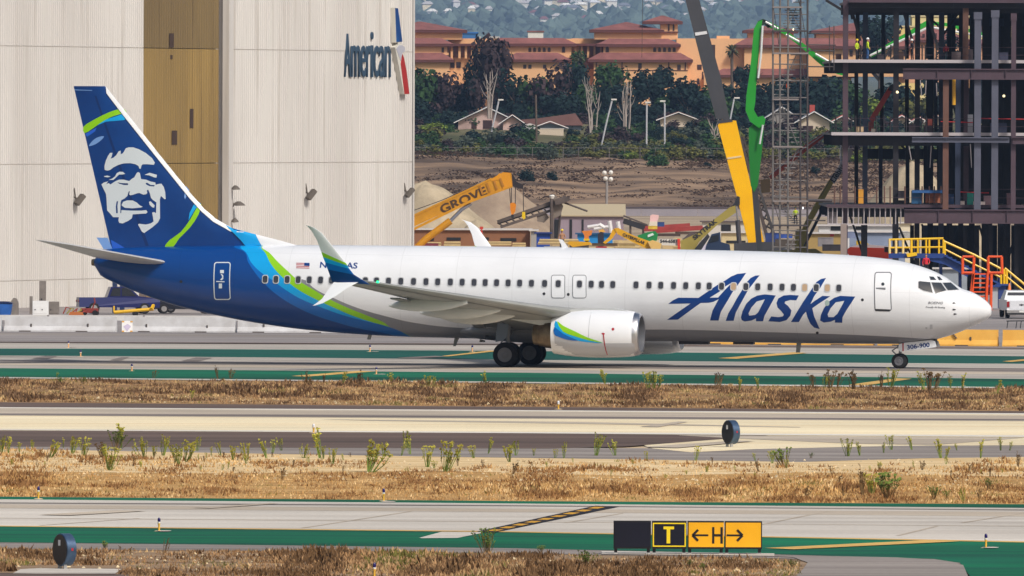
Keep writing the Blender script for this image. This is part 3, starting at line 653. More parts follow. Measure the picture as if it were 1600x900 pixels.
# --- engines
NAC = [(1003,.86,0),(1001,.93,0),(996,.985,0),(985,1.04,0),(965,1.085,0),(940,1.10,0),(915,1.085,0),(890,1.02,-.01),(866,.90,-.02)]
for sgn in (1, -1):
    EW = 4.9; ez = LP(940, 522.6, EW)[1]; ex = lambda a: LP(a, 522, EW)[0]
    eng = MB(); rows = []
    NP = [(ex(a), r, dz) for a, r, dz in NAC]
    inner = [(NP[0][0]-.02, .80), (NP[0][0]-.25, .755), (NP[0][0]-.8, .77)]
    def n_ring(x, r, dz, n=72):
        out = []
        for k in range(n):
            a = 2*math.pi*k/n; q = math.sin(a); out.append((x, -EW*sgn+r*1.02*math.cos(a), ez+dz+r*q*(.93 if q < 0 else 1.0)))
        return out
    for i in range(len(NP)-1):
        for k in range(4):
            t = k/4; f3 = lambda j: smooth_interp(-lerp(NP[i][0], NP[i+1][0], t), [(-p[0], p[j]) for p in NP])
            rows.append(n_ring(lerp(NP[i][0], NP[i+1][0], t), f3(1), f3(2)))
    rows.append(n_ring(*NP[-1])); rows.append(n_ring(NP[-1][0]+.03, NP[-1][1]-.05, NP[-1][2])); rows.append(n_ring(NP[-1][0]+.6, NP[-1][1]-.1, NP[-1][2]))
    eng.grid(rows[9:], closed=True)
    e = eng.build('engine', m_white, plane, smooth=55)
    lip = MB(); lip.grid([n_ring(inner[0][0], inner[0][1], 0)] + rows[:10], closed=True); lip.build('intake_lip', m_alu, e, smooth='all'); lip = MB(); lip.grid([n_ring(x, r, 0) for x, r in reversed(inner)], closed=True); lip.build('intake_barrel', mat('intake_grey', srgb(96,98,104), .4), e, smooth='all')
    fan = MB(); x0 = NP[0][0]-.72
    fan.lathe([(x0-.02, .765), (x0, .765), (x0+.005, .05)], (0, -EW*sgn, ez), 'X', 32); fan.build('fan_disc', m_dark, e)
    sp_ = MB(); sp_.lathe([(x0+.01, .24), (x0+.16, .17), (x0+.3, .02)], (0, -EW*sgn, ez), 'X', 16); sp_.build('spinner', m_dark, e, smooth=True)
    for k in range(20):
        a = 2*math.pi*k/20; c, s_ = math.cos(a), math.sin(a); bl = MB()
        pts = []
        for r, tw in ((.2, .05), (.76, .12)):
            for d in (-1, 1): pts.append((x0+.02+d*.03, -EW*sgn+r*c-d*tw*s_*.6, ez+r*s_+d*tw*c*.6))
        bl.add(pts, [(0, 1, 3, 2)]); bl.build('fan_blade', m_alu, e, fix=False)
    ex_ = MB(); xa = NP[-1][0]
    ex_.lathe([(xa+.5, .64), (xa, .62), (xa-.38, .585), (xa-.39, .54), (xa-.66, .50), (xa-.67, .47), (xa-.9, .44), (xa-.89, .40), (xa-.4, .38)], (0, -EW*sgn, ez-.02), 'X', 28); ex_.build('exhaust_nozzle', m_exh, e, smooth=30)
    pl = MB(); pl.lathe([(xa-.5, .26), (xa-.85, .2), (xa-.98, .06)], (0, -EW*sgn, ez-.02), 'X', 16); pl.build('exhaust_plug', m_exh, e, smooth=True)
    py = MB(); prof = [LP(*p, EW) for p in [(862,497),(880,484),(915,480.5),(962,482),(990,488),(1000,492),(960,500),(870,506)]]; py.prism(prof, -EW*sgn-.24, -EW*sgn+.24); py.build('pylon', mat('pylon_grey', srgb(190,192,192), .4), plane)
    py = MB(); prof = [LP(*p, EW) for p in [(800,499),(835,488),(900,484),(960,490),(880,505),(845,508)]]; py.prism(prof, -EW*sgn-.3, -EW*sgn+.3); py.build('pylon_fairing', MATS['fairing_grey'], plane)
    if sgn == 1:
        NPs = [(-p[0], p[1]) for p in NP]
        def n_off(x, z, o):
            r = smooth_interp(-x, NPs); dz = z-ez; rr = r*(.93 if dz < 0 else 1.0); t = max(-.99, min(.99, dz/rr)); return Vector((x, -(EW+1.02*r*math.sqrt(1-t*t)+o), z))
        n_pt = lambda a, b: LP(a, b, EW+.95)
        ZE = lambda x, y: (760+x/5, 470+y/5)
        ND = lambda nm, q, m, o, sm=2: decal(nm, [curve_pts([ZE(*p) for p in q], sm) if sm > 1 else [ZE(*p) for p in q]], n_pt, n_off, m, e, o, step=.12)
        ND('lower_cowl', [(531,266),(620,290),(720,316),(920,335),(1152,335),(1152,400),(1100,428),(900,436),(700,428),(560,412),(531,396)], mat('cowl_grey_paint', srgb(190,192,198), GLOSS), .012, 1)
        ND('lime_swoosh', [(545,158),(600,195),(700,240),(800,288),(915,328),(800,308),(690,275),(600,240)], m_lime, .020)
        ND('cyan_swoosh', [(534,155),(560,185),(600,236),(690,272),(800,305),(915,330),(780,322),(680,300),(600,262),(534,218)], m_cyan, .017)
        ND('navy_swoosh', [(530,205),(600,255),(680,292),(720,312),(640,305),(570,283),(530,262)], m_blue, .023)
        ND('red_line', [(917,262),(925,262),(936,424),(929,424)], m_red, .022, 1); ND('red_spot', [(905,250),(925,250),(932,258),(922,268),(910,262)], m_red, .011, 1)
        ND('round_badge', [(985,212),(1000,212),(1004,222),(996,232),(984,228)], m_red, .010)
        ND('cowl_seam', [(804,92),(806,92),(804,330),(802,330)], m_line, .006, 1); ND('cowl_seam', [(536,262),(700,312),(920,332),(1140,332),(1140,335),(920,335.5),(700,316),(536,266)], m_rim, .006, 1)
# --- landing gear
def wheel(parent, x, y, r, wd, side):
    t = MB(); t.lathe([(-wd/2, r*.62), (-wd/2, r*.86), (-wd*.36, r*.97), (0, r), (wd*.36, r*.97), (wd/2, r*.86), (wd/2, r*.62)], (x, y, r), 'Y', 32); ty = t.build('tyre', m_rub, parent, smooth=40)
    h = MB(); h.lathe([(side*wd*a, r*b) for a, b in ((.503,.58),(.53,.56),(.53,.50),(.508,.44),(.508,.26),(.56,.22),(.57,.1),(.57,.01))], (x, y, r), 'Y', 24); h.build('rim', mat('wheel_rim_grey', srgb(116,116,122), .45, .3), ty, smooth=30)
for sgn in (1, -1):
    yc = -2.86*sgn
    g = MB(); g.tube([(0, yc, .56), (.02, yc, 1.2), (.05, yc, 2.2)], [.09, .10, .13], 12); g.tube([(0, yc-.5, .56), (0, yc+.5, .56)], .075, 10); g.bar((.1, yc, 1.3), (-.55, yc, 2.1), .07); g.tube([(0, yc+.02, 1.25), (.1, yc+1.6*sgn, 1.9)], .06, 8); g.bar((-.12, yc, .75), (-.3, yc, 1.05), .06); g.bar((-.3, yc, 1.05), (-.1, yc, 1.4), .06)
    g = g.build('main_gear', m_strut, plane, smooth=40)
    for k in (-1, 1): wheel(g, 0, yc+k*.43, .56, .40, k)
    d = MB(); d.prism([(-.42, 1.12), (-.05, 1.2), (.12, 1.42), (.18, 1.95), (-.35, 1.95)], yc-.62*sgn, yc-.57*sgn); d.build('gear_door', mat('gear_door_paint', srgb(112,124,142), .45), g)
    b_ = MB(); b_.prism([(-1.3, 1.25), (-.2, 1.15), (-.2, 1.5), (-1.2, 1.6)], yc*.5, yc*.5+.05); b_.build('gear_bay_edge', m_dark, g)
NGX = LP(1406, 565, 0)[0]
g = MB(); g.tube([(NGX, 0, .35), (NGX+.05, 0, 1.5)], [.06, .085], 10); g.tube([(NGX, -.25, .345), (NGX, .25, .345)], .05, 8); g.bar((NGX+.1, 0, .8), (NGX+1.0, 0, 1.35), .07); g.bar((NGX-.08, 0, .55), (NGX-.35, 0, .8), .05); g.bar((NGX-.35, 0, .8), (NGX-.05, 0, 1.0), .05); g.tube([(NGX-.02, -.12, .98), (NGX-.02, .12, .98)], .10, 10)
ng = g.build('nose_gear', m_strut, plane, smooth=40)
for k in (-1, 1): wheel(ng, NGX, k*.19, .345, .20, k)
for k in (-1, 1):
    d = MB(); d.prism([LP(*p, .45) for p in [(1405,537.5),(1413,535.5),(1455,531.5),(1461,533),(1463.5,541),(1462,542.5),(1407,549.5),(1403,546)]], k*.45-.015, k*.45+.015)
    nd = d.build('nose_gear_door', m_white, ng)
    if k == -1:
        tm = text_mesh('306-900', .27, .002, m_word, bold=.006, xscale=1.15); x, z = LP(1434, 541, .47); link('door_number', tm, nd, (x+.02, -.475, z), (R(90), R(-7.5), 0))
        d = MB(); d.prism([LP(*p, .47) for p in [(1410,536.3),(1412,536),(1412,548.6),(1410,548.8)]], -.474, -.468); d.build('red_stripe', m_red, nd)
# --- cabin windows, each its own pane in a rounded surround
wxs = [414.3,431.2,448.8,466,483.3,501,518,535.5,553,571,588.3,607,626.3,646.2,665.7,684,703.8,722.2,740.8,758.2,776,794,812,830.5,851,872.2,905.5,923.8,940,957.5,993.8,1014.2,1032.5,1052.5,1071.5,1091.2,1108.2,1127.5,1146.2,1165.5,1184,1203.4,1222,1239.8,1257.4,1275.4,1292.8,1310.7]
def win_mesh(m):
    mb = MB(); o_ = rrect(-.148, -.195, .148, .195, .10); i_ = rrect(-.112, -.158, .112, .158, .085)
    n = len(o_); mb.add([(a, -.006, b) for a, b in o_]+[(a, -.012, b) for a, b in i_], [(k, (k+1) % n, (k+1) % n+n, k+n) for k in range(n)])
    mb.k = 1; mb.add([(a, -.007, b) for a, b in i_], [tuple(range(n))]); return mb.mesh('window', [m_rim, m])
W0, W1 = win_mesh(m_win), win_mesh(m_shade)
for i, a in enumerate(wxs):
    b = 436.3+(a-414)*(450.2-436.3)/(1311-414); x, z = f_pt(a, b); p = f_off(x, z, 0); q = f_off(x, z, .1)-p
    o = link('window', W1 if i in (38, 44, 46) else W0, fus, p); o.rotation_euler = (math.atan2(q.z, -q.y)*-1, 0, math.atan2(q.x, -q.y)); 
def skin(name, polys, m, o=.008, par=None, step=.14): return decal(name, polys, f_pt, f_off, m, par or fus, o, step)
def door(px, w_, y0, y1, fill, edge, th, lab=None):
    d = skin('door', [rrect(px-w_/2, y0, px+w_/2, y1, 4)], fill, .006, step=.25)
    skin('door_outline', [rrect(px-w_/2, y0, px+w_/2, y1, 4), rrect(px-w_/2+th, y0+th, px+w_/2-th, y1-th, 3)], edge, .010, d)
    if lab: d['label'] = lab
    return d
d = door(347.6, 26, 409.5, 468.5, mat('rear_door_navy', C_NAVY, GLOSS), m_face, 1.5, 'navy rear cabin door outlined in white')
for q in ([(344,422),(350,422),(350,427),(344,427)], [(338,439),(351,439.5),(351,441),(338,440.5)], [(346,428),(349,430),(349,436),(346,438),(344,437),(347,434),(347,431),(345,429)], [(342,443),(347,443),(347,450.5),(342,450.5)]): skin('door_placard', [q], m_face, .012, d)
for c in (872.2, 905.5): door(c, 22, 429.5, 466, m_white, m_line, 1.0)
d = door(1380, 27, 425, 486, m_white, m_line, 1.5, 'white front cabin door outlined in grey')
skin('door_window', [rrect(1377, 441.5, 1382, 446.5, 2.4)], m_glass, .012, d); skin('door_handle', [[(1368.5,449.5),(1383.5,449.5),(1383.5,453),(1369,451.5)]], m_line, .012, d); skin('door_sill', [[(1367,482.5),(1391,483.5),(1390,486.5),(1368,486)]], m_dark, .012, d)
# --- flight deck windows
ZN = lambda x, y: (1340+x/4.736, 400+y/4.736)
for q in ([(450,192),(460,188),(536,195),(556,272),(485,256),(450,236)], [(546,196),(617,199),(656,255),(576,278)], [(628,199),(694,197),(748,250),(667,255)], [(530,152),(562,155),(582,178),(540,178)], [(587,152),(606,155),(628,178),(602,180)]):
    cx, cy = sum(p[0] for p in q)/len(q), sum(p[1] for p in q)/len(q)
    w_ = skin('cockpit_window', [[ZN(*p) for p in q]], m_glass, .012, step=.1)
    big = [(cx+(p[0]-cx)*1.09, cy+(p[1]-cy)*1.09) for p in q]
    skin('window_frame', [[ZN(*p) for p in big], [ZN(*p) for p in q]], m_rim, .014, w_, step=.1)
# --- lettering and small marks
A1 = lambda x, y: (1040+x/8.57, 415+y/8.57); A2 = lambda x, y: (1180+x/8.57, 415+y/8.57)
LET = [([[(20,725),(335,507),(35,512),(100,465),(170,430),(440,432),(690,262),(790,205),(880,145),(960,112),(1080,98),(1000,215),(900,350),(830,470),(740,620),(710,735),(595,735),(630,600),(712,448),(640,485),(580,497),(470,500),(165,722)], [(590,430),(720,350),(790,285),(890,225),(860,258),(800,320),(702,428)]], A1),
       ([[(1260,130),(1200,135),(1140,165),(1085,225),(1030,320),(960,430),(900,540),(840,640),(805,740),(912,738),(940,630),(1010,500),(1110,320),(1180,230)]], A1),
       ([[(1010,690),(1030,610),(1080,510),(1150,440),(1230,400),(1330,385),(1475,400),(1420,500),(1370,590),(1325,670),(1305,745),(1210,745),(1210,705),(1150,735),(1060,748),(1020,730)], [(1120,670),(1110,640),(1150,560),(1220,480),(1330,450),(1310,490),(1240,625),(1200,660)]], A1),
       ([[(585,400),(550,465),(470,460),(400,480),(395,505),(440,540),(485,600),(470,670),(420,730),(330,755),(175,745),(215,680),(310,690),(370,680),(385,655),(350,610),(300,560),(285,500),(310,440),(380,400),(470,392)]], A2),
       ([[(950,165),(880,180),(820,220),(780,280),(720,370),(640,490),(560,620),(480,755),(585,755),(640,660),(680,615),(700,690),(740,780),(790,830),(865,850),(830,770),(790,680),(765,570),(850,510),(1005,410),(900,405),(800,470),(740,515),(790,410),(870,300)]], A2),
       ([[(870,735),(880,660),(920,570),(990,480),(1060,430),(1140,405),(1340,415),(1280,510),(1220,600),(1170,690),(1165,765),(1065,762),(1070,725),(1010,750),(920,762)], [(980,690),(970,650),(1010,570),(1080,490),(1195,470),(1170,520),(1100,645),(1050,690)]], A2)]
for lp, fn in LET: skin('letter', [[fn(*p) for p in q] for q in lp], m_word, .004, step=.16)
def skin_text(body, px, py, size, m, bold=0.0, xs_=1.0, shear=0.0, o=.006, name='lettering'):
    tm = text_mesh(body, size, 0, m, bold, xs_, shear); x, z = f_pt(px, py); sl = -.0155
    for v in tm.vertices:
        a, b = v.co.x, v.co.y; v.co = f_off(x+a, z+b+a*sl, o)
    return link(name, tm, fus)
skin_text('N2', 509, 414.5, .36, m_word, .008, 1.25); skin_text('AS', 550, 415.5, .36, m_word, .008, 1.25)
skin_text('BOEING', 1461, 473.6, .15, m_line, .004, 1.15, .3); skin_text('Proudly All Boeing', 1461, 480.3, .105, m_line, .003, 1.05, .3)
fl = skin('flag', [[(463,410.5),(483.5,411),(483.5,420),(463,419.5)]], m_white, .006)
for k in range(4): skin('flag_stripe', [[(463,410.7+k*2.4),(483.5,411.2+k*2.4),(483.5,412.4+k*2.4),(463,411.9+k*2.4)]], m_red, .009, fl)
skin('flag_canton', [[(475.5,410.8),(483.8,411),(483.8,415.6),(475.5,415.4)]], m_word, .012, fl)
for q in ((1488.5,473.5),(1488.5,483.6),(1490,490.5)): skin('probe', [[(q[0],q[1]-1.2),(q[0]+3.5,q[1]-.8),(q[0]+5.5,q[1]),(q[0]+3.5,q[1]+.8),(q[0],q[1]+1.2)]], m_dark, .02)
for q in ((1277,520),(1347.5,468.5),(283,440),(850,459),(888,460)): skin('port', [rrect(q[0]-2.2, q[1]-2.2, q[0]+2.2, q[1]+2.2, 2)], m_dark, .008)
skin('port', [rrect(1289, 469, 1296, 478, 3.4)], mat('port_cover', srgb(170,190,186), .3), .010)
for q in ([(1446,511),(1449,511),(1449,514),(1446,514)], [(1453,507),(1457,507),(1457,514),(1453,514)]): skin('access_panel', [q], m_rim, .006)
# aerials and drain masts
for a, tip, top in ((884,875,True),): 
    mb = MB(); mb.prism([LP(872.5,373.5,0), LP(879,374.5,0), LP(891,391,0), LP(881,391,0)], -.02, .02); mb.build('aerial', m_white, fus)
for q in ([(582,521),(579,530.5),(573.5,530.5),(576,521)], [(1252,534),(1250,551),(1243.5,551),(1245,534)], [(719,524),(712,541),(708,541),(711,524)], [(758,532),(758,534.5),(749,534.5),(750,530)]):
    mb = MB(); mb.prism([LP(*p, 0) for p in q], -.02, .02); mb.build('aerial', m_wing, fus)
for q in ((1062,534.5,1108,538),(1147,534.5,1178,538),(1447,532,1463,541)):
    mb = MB(); a, b = LP(q[0], q[1], 0), LP(q[2], q[3], 0); mb.box(a[0], b[0], -.25, .25, b[1], a[1]+.1); mb.build('belly_fairing', m_dark, fus)
# ============================================================ AIRFIELD FURNITURE
# --- edge lights
def edge_light(name, label, lens, stem):
    t = thing(name, label, 'edge light')
    b = MB(); b.lathe([(0, .16), (.02, .16), (.03, .10)], axis='Z', n=14); b.build('base_plate', M('light_base_paint', 226,206,170), t)
    b = MB(); b.lathe([(.02, .032), (.16, .03), (.165, .04), (.2, .04)], axis='Z', n=12); b.build('stake', stem, t, smooth=30)
    b = MB(); b.lathe([(.2, .045), (.23, .048), (.235, .04)], axis='Z', n=12); b.build('collar', M('light_collar', 232,226,214), t, smooth=30)
    b = MB(); b.lathe([(.23, .04), (.27, .05), (.31, .042), (.335, .02)], axis='Z', n=12); b.build('lens', lens, t, smooth=True)
    return t
m_blens = mat('blue_lens', srgb(34,22,96), .15); m_clens = mat('clear_lens', srgb(232,232,236), .15)
m_stake = M('amber_stake', 226,166,58, .5); m_ystake = M('yellow_stake', 226,176,60, .5); m_pstake = M('peach_stake', 232,176,120, .5)
spots = [(107,543.6,'in front of the left white barriers'), (126,558,'right of the far left one'), (206,580.5,'on the green strip below the airliner tail'), (578,550,'below the rear fuselage of the airliner'),
         (588,585.5,'on the near green strip below the rear fuselage'), (738,550.5,'just left of the main landing gear'), (1505,604,'among the weeds below the airliner nose')]
E0 = edge_light('edge_light', 'x', m_blens, m_pstake); first = True
for i, (a, b, lab) in enumerate(spots):
    L_ = 'short taxiway edge light with dark lens '+lab; p = GP(a, b)
    if first: E0.location = p; tag(E0, L_, None, 'taxiway edge lights'); first = False
    else: dup(E0, p, label=L_, group='taxiway edge lights')
E1 = edge_light('edge_light', 'blue taxiway edge light on yellow stake behind the near taxiway, far left', m_blens, m_ystake); E1.location = GP(60, 780.5); tag(E1, group='taxiway edge lights'); E1.scale = (.85, .85, 1.15)
for a, b, lab in ((248.5,831,'blue taxiway edge light on the near green island, right of the drum marker'), (599.5,784,'blue taxiway edge light behind the near taxiway, near the middle'), (1540.5,857,'blue taxiway edge light on the green island at lower right'), (585,904,'blue taxiway edge light cut off by the bottom edge')):
    dup(E1, GP(a, b), label=lab, group='taxiway edge lights')
E2 = edge_light('runway_light', 'yellow runway edge light with clear lens on the near shoulder', m_clens, m_ystake); E2.location = GP(490, 677); tag(E2, group='runway edge lights')
dup(E2, GP(872.5, 640), label='yellow runway edge light with clear lens on the far shoulder', group='runway edge lights')
for a, b in ((248.5,831),(599.5,785),(1540.5,857),(578,550),(588,585.5),(107,543.6)):
    p = GP(a+8, b+.2); mb = MB(); n = 16; mb.add([(p.x+.2*math.cos(2*math.pi*k/n), p.y+.5*math.sin(2*math.pi*k/n), .034) for k in range(n)], [tuple(range(n))]); tag(mb.build('light_pad', M_WHITEP), kind='structure')
# --- drum markers
def drum(label, px, py, dia):
    p = GP(px, py); t = thing('drum_marker', label, 'drum marker', p, R(-61), 'drum markers')
    r = dia/2; c = r+.09
    b = MB(); b.lathe([(-.13, r*.97), (-.12, r), (.12, r), (.13, r*.97)], (0, 0, c), 'Y', 40); b.build('casing', mat('drum_steel', srgb(74,96,124), .32, .55, var=.2, scale=3), t, smooth=40)
    b = MB(); b.lathe([(-.145, r*.93), (-.128, r*.96), (-.12, r*.96)], (0, 0, c), 'Y', 40); b.build('front_disc', M('drum_face_black', 16,18,30, .35), t, smooth=40)
    b = MB(); b.box(-.06, .05, -.152, -.146, c+.1, c+.24); b.build('label_plate', M('label_white', 226,228,232), t)
    b = MB(); b.box(r-.005, r+.004, -.02, .03, c-.02, c+.05); b.build('red_spot', m_red, t)
    for k in (-1, 1):
        b = MB(); b.box(k*.14-.03, k*.14+.03, -.1, -.02, 0, .14); b.build('leg', M('galvanised_leg', 176,176,178, .4, .5), t)
    return t
drum('black drum marker on a pale slab in the lower left corner', 101, 890, .80)
drum('black drum marker standing at the edge of the runway', 1142, 698.5, .82)
strip('concrete_slab', M_WHITEP, [(32,891),(60,889.5),(190,890.5)], [(20,897.5),(60,898),(180,898)], 7, ext=0)
# --- guidance sign
p0 = GP(1075, 866.5); DS = p0.y; k_ = S(DS)
sg = thing('guidance_sign', 'taxiway guidance sign with yellow T on black and arrows around H on yellow', 'sign', p0)
sx = lambda a: (a-1075)/k_
m_sblk, m_syel, m_sframe = M('sign_black', 14,16,34, .35, var=.12, scale=2), M('sign_yellow', 246,178,16, .4, var=.04, scale=2), M('sign_frame', 22,20,26, .4)
zt_, zb_ = (866.5-814)/k_, (866.5-857.5)/k_
for x0, x1, m in ((958.5,1017,m_sblk),(1018.5,1072.5,m_sblk),(1074,1130.8,m_syel),(1132,1190.5,m_syel)):
    b = MB(); b.box(sx(x0)+.03, sx(x1)-.03 if x1 != 1130.8 else sx(x1), -.145, -.13, zb_+.05, zt_-.035); pn = b.build('sign_panel', m, sg)
    b = MB(); b.box(sx(x0), sx(x1), -.13, .13, zb_, zt_); b.build('sign_case', m_sframe, sg)
    for q in (x0+3.5, x1-4):
        b = MB(); b.box(sx(q)-.04, sx(q)+.04, -.05, .03, .04, zb_); lg = b.build('leg', m_sframe, sg); b = MB(); b.box(sx(q)-.05, sx(q)+.05, -.07, .05, 0, .05); b.build('foot', M('galvanised_leg', 176,176,178), lg)
b = MB()
for a in ((1019.6,1072,814.9+1.6,1),):
    X0, X1, Z0, Z1 = sx(1019.8), sx(1071.4), zb_+.055, zt_-.045; tk = .03
    b.box(X0, X1, -.150, -.146, Z1-tk, Z1); b.box(X0, X1, -.150, -.146, Z0, Z0+tk); b.box(X0, X0+tk, -.150, -.146, Z0+tk, Z1-tk); b.box(X1-tk, X1, -.150, -.146, Z0+tk, Z1-tk)
m_sy2 = M('sign_lettering_yellow', 246,214,30, .4); b.build('sign_border', m_sy2, sg)
zc_ = (866.5-836)/k_
b = MB(); b.box(sx(1036.5), sx(1053), -.150, -.146, zc_+.15, zc_+.22); b.box(sx(1041.5), sx(1047), -.150, -.146, zc_-.21, zc_+.15); b.build('letter_t', m_sy2, sg)
b = MB(); b.box(sx(1112.5), sx(1116), -.152, -.148, zc_-.21, zc_+.21); b.box(sx(1125.5), sx(1129.2), -.152, -.148, zc_-.21, zc_+.21); b.box(sx(1116), sx(1125.5), -.152, -.148, zc_-.03, zc_+.03); b.build('letter_h', m_sframe, sg)
for x0, x1, d in ((1106.5,1082,-1),(1135,1160,1)):
    b = MB(); b.box(min(sx(x0), sx(x1-d*2)), max(sx(x0), sx(x1-d*2)), -.150, -.146, zc_-.024, zc_+.024)
    for u in (-1, 1): b.bar((sx(x1), -.153, zc_), (sx(x1)-d*.14, -.153, zc_+u*.14), .06, .006, up=(0, 1, 0))
    b.build('arrow', m_sframe, sg)
strip('sign_pad', M_WHITEP, [(940,862.5),(1210,866)], [(940,867),(1210,870)], 6, ext=0)

# --- concrete barriers
PB = [(-.28,0),(.28,0),(.28,.08),(.15,.30),(.10,.80),(-.10,.80),(-.15,.30),(-.28,.08)]
def barrier_mesh(ln, m):
    b = MB(); b.prism(PB, -ln/2, ln/2, 'YZ'); return b.mesh('barrier', m)
m_bw = mat('whitewashed_concrete', srgb(222,222,224), .85, col2=srgb(200,198,198), scale=1.2, bump=.01); m_by = mat('yellow_painted_concrete', srgb(246,192,92), .7, col2=srgb(236,176,76), scale=1.0, bump=.01); m_scar = M('scuffed_concrete', 92,84,80, .9)
BW, BY = barrier_mesh(6.1, m_bw), barrier_mesh(5.9, m_by)
scar = MB(); scar.box(-.04, .04, -.2, -.165, .25, .42); SCM = scar.mesh('lifting_slot', m_scar)
foot = MB(); foot.box(-.32, .32, -.29, -.26, 0, .05); FTM = foot.mesh('drain_notch', m_scar)
wb = [(-84,519.6,0),(95,519.8,1),(281,521,2),(460,524,3),(639,526.5,4),(818,529,5),(997,531.5,6)]
wl_ = ['at the far left edge of the picture','under the tail tip, left of the warning board','right of the warning board under the rear fuselage','below the rear cabin door','below the winglets','behind the main landing gear','behind the near engine']
def place_barrier(me, a, b, label, group, i):
    q = G(a, (806-(a+84)*.0075) if group[0] == 'w' else (736-(a-1112)*.0075)); ang = R(-12)
    o = link('barrier', me, None, q, (0, 0, ang)); tag(o, label, 'barrier', group)
    for k in (-1.6, 1.7):
        link('lifting_slot', SCM, o, (k+random.uniform(-.2, .2), .012, random.uniform(-.05, .08)))
    for k in (-1.9, 1.2): link('drain_notch', FTM, o, (k, 0, 0))
    return o
for a, b, i in wb: place_barrier(BW, a, b, 'white concrete barrier section '+wl_[i], 'white barriers', i)
for a, b, lab in ((1080,536.5,'below the blue wordmark, mostly hidden'), (1272,539,'behind the nose gear, mostly hidden'), (1466,540.5,'under the airliner nose'), (1661,542.5,'at the right edge of the picture')):
    o = place_barrier(BY, a, b, 'yellow concrete barrier section '+lab, 'yellow barriers', 0)
    if a in (1466, 1661):
        mb = MB(); mb.bar((.75 if a == 1466 else -1, -.17, .62), (.95 if a == 1466 else -.9, -.21, .38), .1, .02); mb.build('scuff', m_scar, o)
# low pale kerb wall behind the white barriers
for i in range(8):
    q = GP(-150+i*150, 499.5+i*.6); o = MB(); o.box(-2.9, 2.9, -.2, .2, 0, .32); tag(link('kerb_block', o.mesh('kerb_block', M('kerb_concrete', 206,204,202, .9, var=.08, scale=1)), None, q), 'low pale kerb block behind the white barriers, %s from the left' % ORD[i], 'kerb block', 'kerb blocks')
# warning board leaning on the white barrier
q = GP(199, 520.5); wbd = thing('warning_board', 'white diamond warning board with orange corners leaning on a white barrier', 'sign', (q.x, q.y-.42, q.z))
o = MB(); o.add([(-.28,0,.06),(.28,0,.06),(.28,.18,.64),(-.28,.18,.64)], [(0,1,2,3)]); o.add([(-.28,.02,.06),(.28,.02,.06),(.28,.2,.64),(-.28,.2,.64)], [(0,1,2,3)]); o.build('board', M('board_white', 232,230,228), wbd)
o = MB(); o.add([(0,-.005,.1),(.2,.075,.36),(.02,.12,.5),(-.2,.075,.36)], [(0,1,2,3)]); o.build('board_diamond', M('board_lilac', 198,186,210), wbd)
for u in (-1, 1):
    for v in (0, 1):
        o = MB(); z = .07+v*.5; o.box(u*.22-.06, u*.22+.06, z*.31-.03, z*.31-.02, z, z+.07); o.build('board_corner', M('corner_orange', 236,176,70), wbd)

# ============================================================ DRY GRASS, STONES, WEEDS
m_g1 = mat('dry_grass_tan', srgb(200,168,120), .95, island=.3, spec=.05); m_g2 = mat('dry_grass_brown', srgb(132,102,78), .95, island=.35, spec=.05); m_g3 = mat('dry_grass_olive', srgb(134,122,72), .95, island=.4, spec=.05); m_g4 = mat('dry_grass_pale', srgb(222,200,160), .95, island=.25, spec=.05)
EXC = [(15,195,884,900),(940,1210,855,871)]
def grass(name, label, pal, far, near, n, hmin, hmax, seed, x0=-160, x1=1760, mixw=(1,1,1,1), dens=.5, bare=0.0):
    rnd = random.Random(seed); mb = MB(); cnt = 0
    while cnt < n:
        px = rnd.uniform(x0, x1); yf, yn = interp(px, far), interp(px, near); t = rnd.random(); py = lerp(yf, yn, t)
        if any(a < px < b and c < py < d for a, b, c, d in EXC): continue
        p = GP(px, py); q = noise.noise(Vector((p.x*.16, p.y*.05, seed))); q2 = noise.noise(Vector((p.x*.5, p.y*.14, seed+5)))
        if q+.8*q2 < rnd.uniform(-1.1, dens)-.15+bare*max(0, .5-t): continue
        cnt += 1; v = q2+rnd.uniform(-.35, .35)
        h = lerp(hmin, hmax, rnd.random()**2)*(1+1.6*max(0, q)); mb.k = 1 if v > .22 else (2 if v < -.42 else (3 if v < -.2 else 0))
        if mixw[mb.k] < rnd.random(): mb.k = 0
        if mb.k == 1: h *= 1.5
        for b in range(6):
            a = rnd.uniform(0, 6.28); wd = h*rnd.uniform(.12, .4); l_ = h*rnd.uniform(.1, .8); c, s_ = math.cos(a), math.sin(a); g = rnd.uniform(0, 6.28); ox, oy = rnd.uniform(-.2, .2), rnd.uniform(-.2, .2)
            mb.add([(p.x+ox-wd*c, p.y+oy-wd*s_, -.02), (p.x+ox+wd*c, p.y+oy+wd*s_, -.02), (p.x+ox+l_*math.cos(g), p.y+oy+l_*math.sin(g), h*rnd.uniform(.6, 1.1))], [(0, 1, 2)])
    me = mb.mesh(name, [mat('%s_%d' % (label[:12], i), srgb(*c), .95, island=.22, spec=.05) for i, c in enumerate(pal)], fix=False); return tag(link(name, me), label, 'grass', kind='stuff')
EF, EN = [(0,592),(800,599.5),(1600,608)], [(0,628),(800,635.5),(1600,642)]
MF, MN = [(0,702),(240,707),(700,715),(1000,719),(1250,722),(1450,717),(1600,715)], [(0,776),(800,783),(1600,788)]
NF, NN = [(0,858),(400,861),(800,865),(1190,872),(1250,884)], [(0,893),(200,899),(230,915),(1250,915)]
grass('dry_grass', 'matted brown and tan dry grass between taxiway and runway', ((172,138,100),(112,88,66),(132,120,74),(202,172,124)), EF, EN, 24000, .03, .13, 3, x1=2150)
grass('dry_grass', 'sandy ground with straw coloured dry grass before the runway', ((196,158,104),(148,112,74),(140,128,74),(226,196,146)), MF, MN, 24000, .02, .10, 11, x1=2150, mixw=(1,.9,.4,1), dens=1.1, bare=2.4)
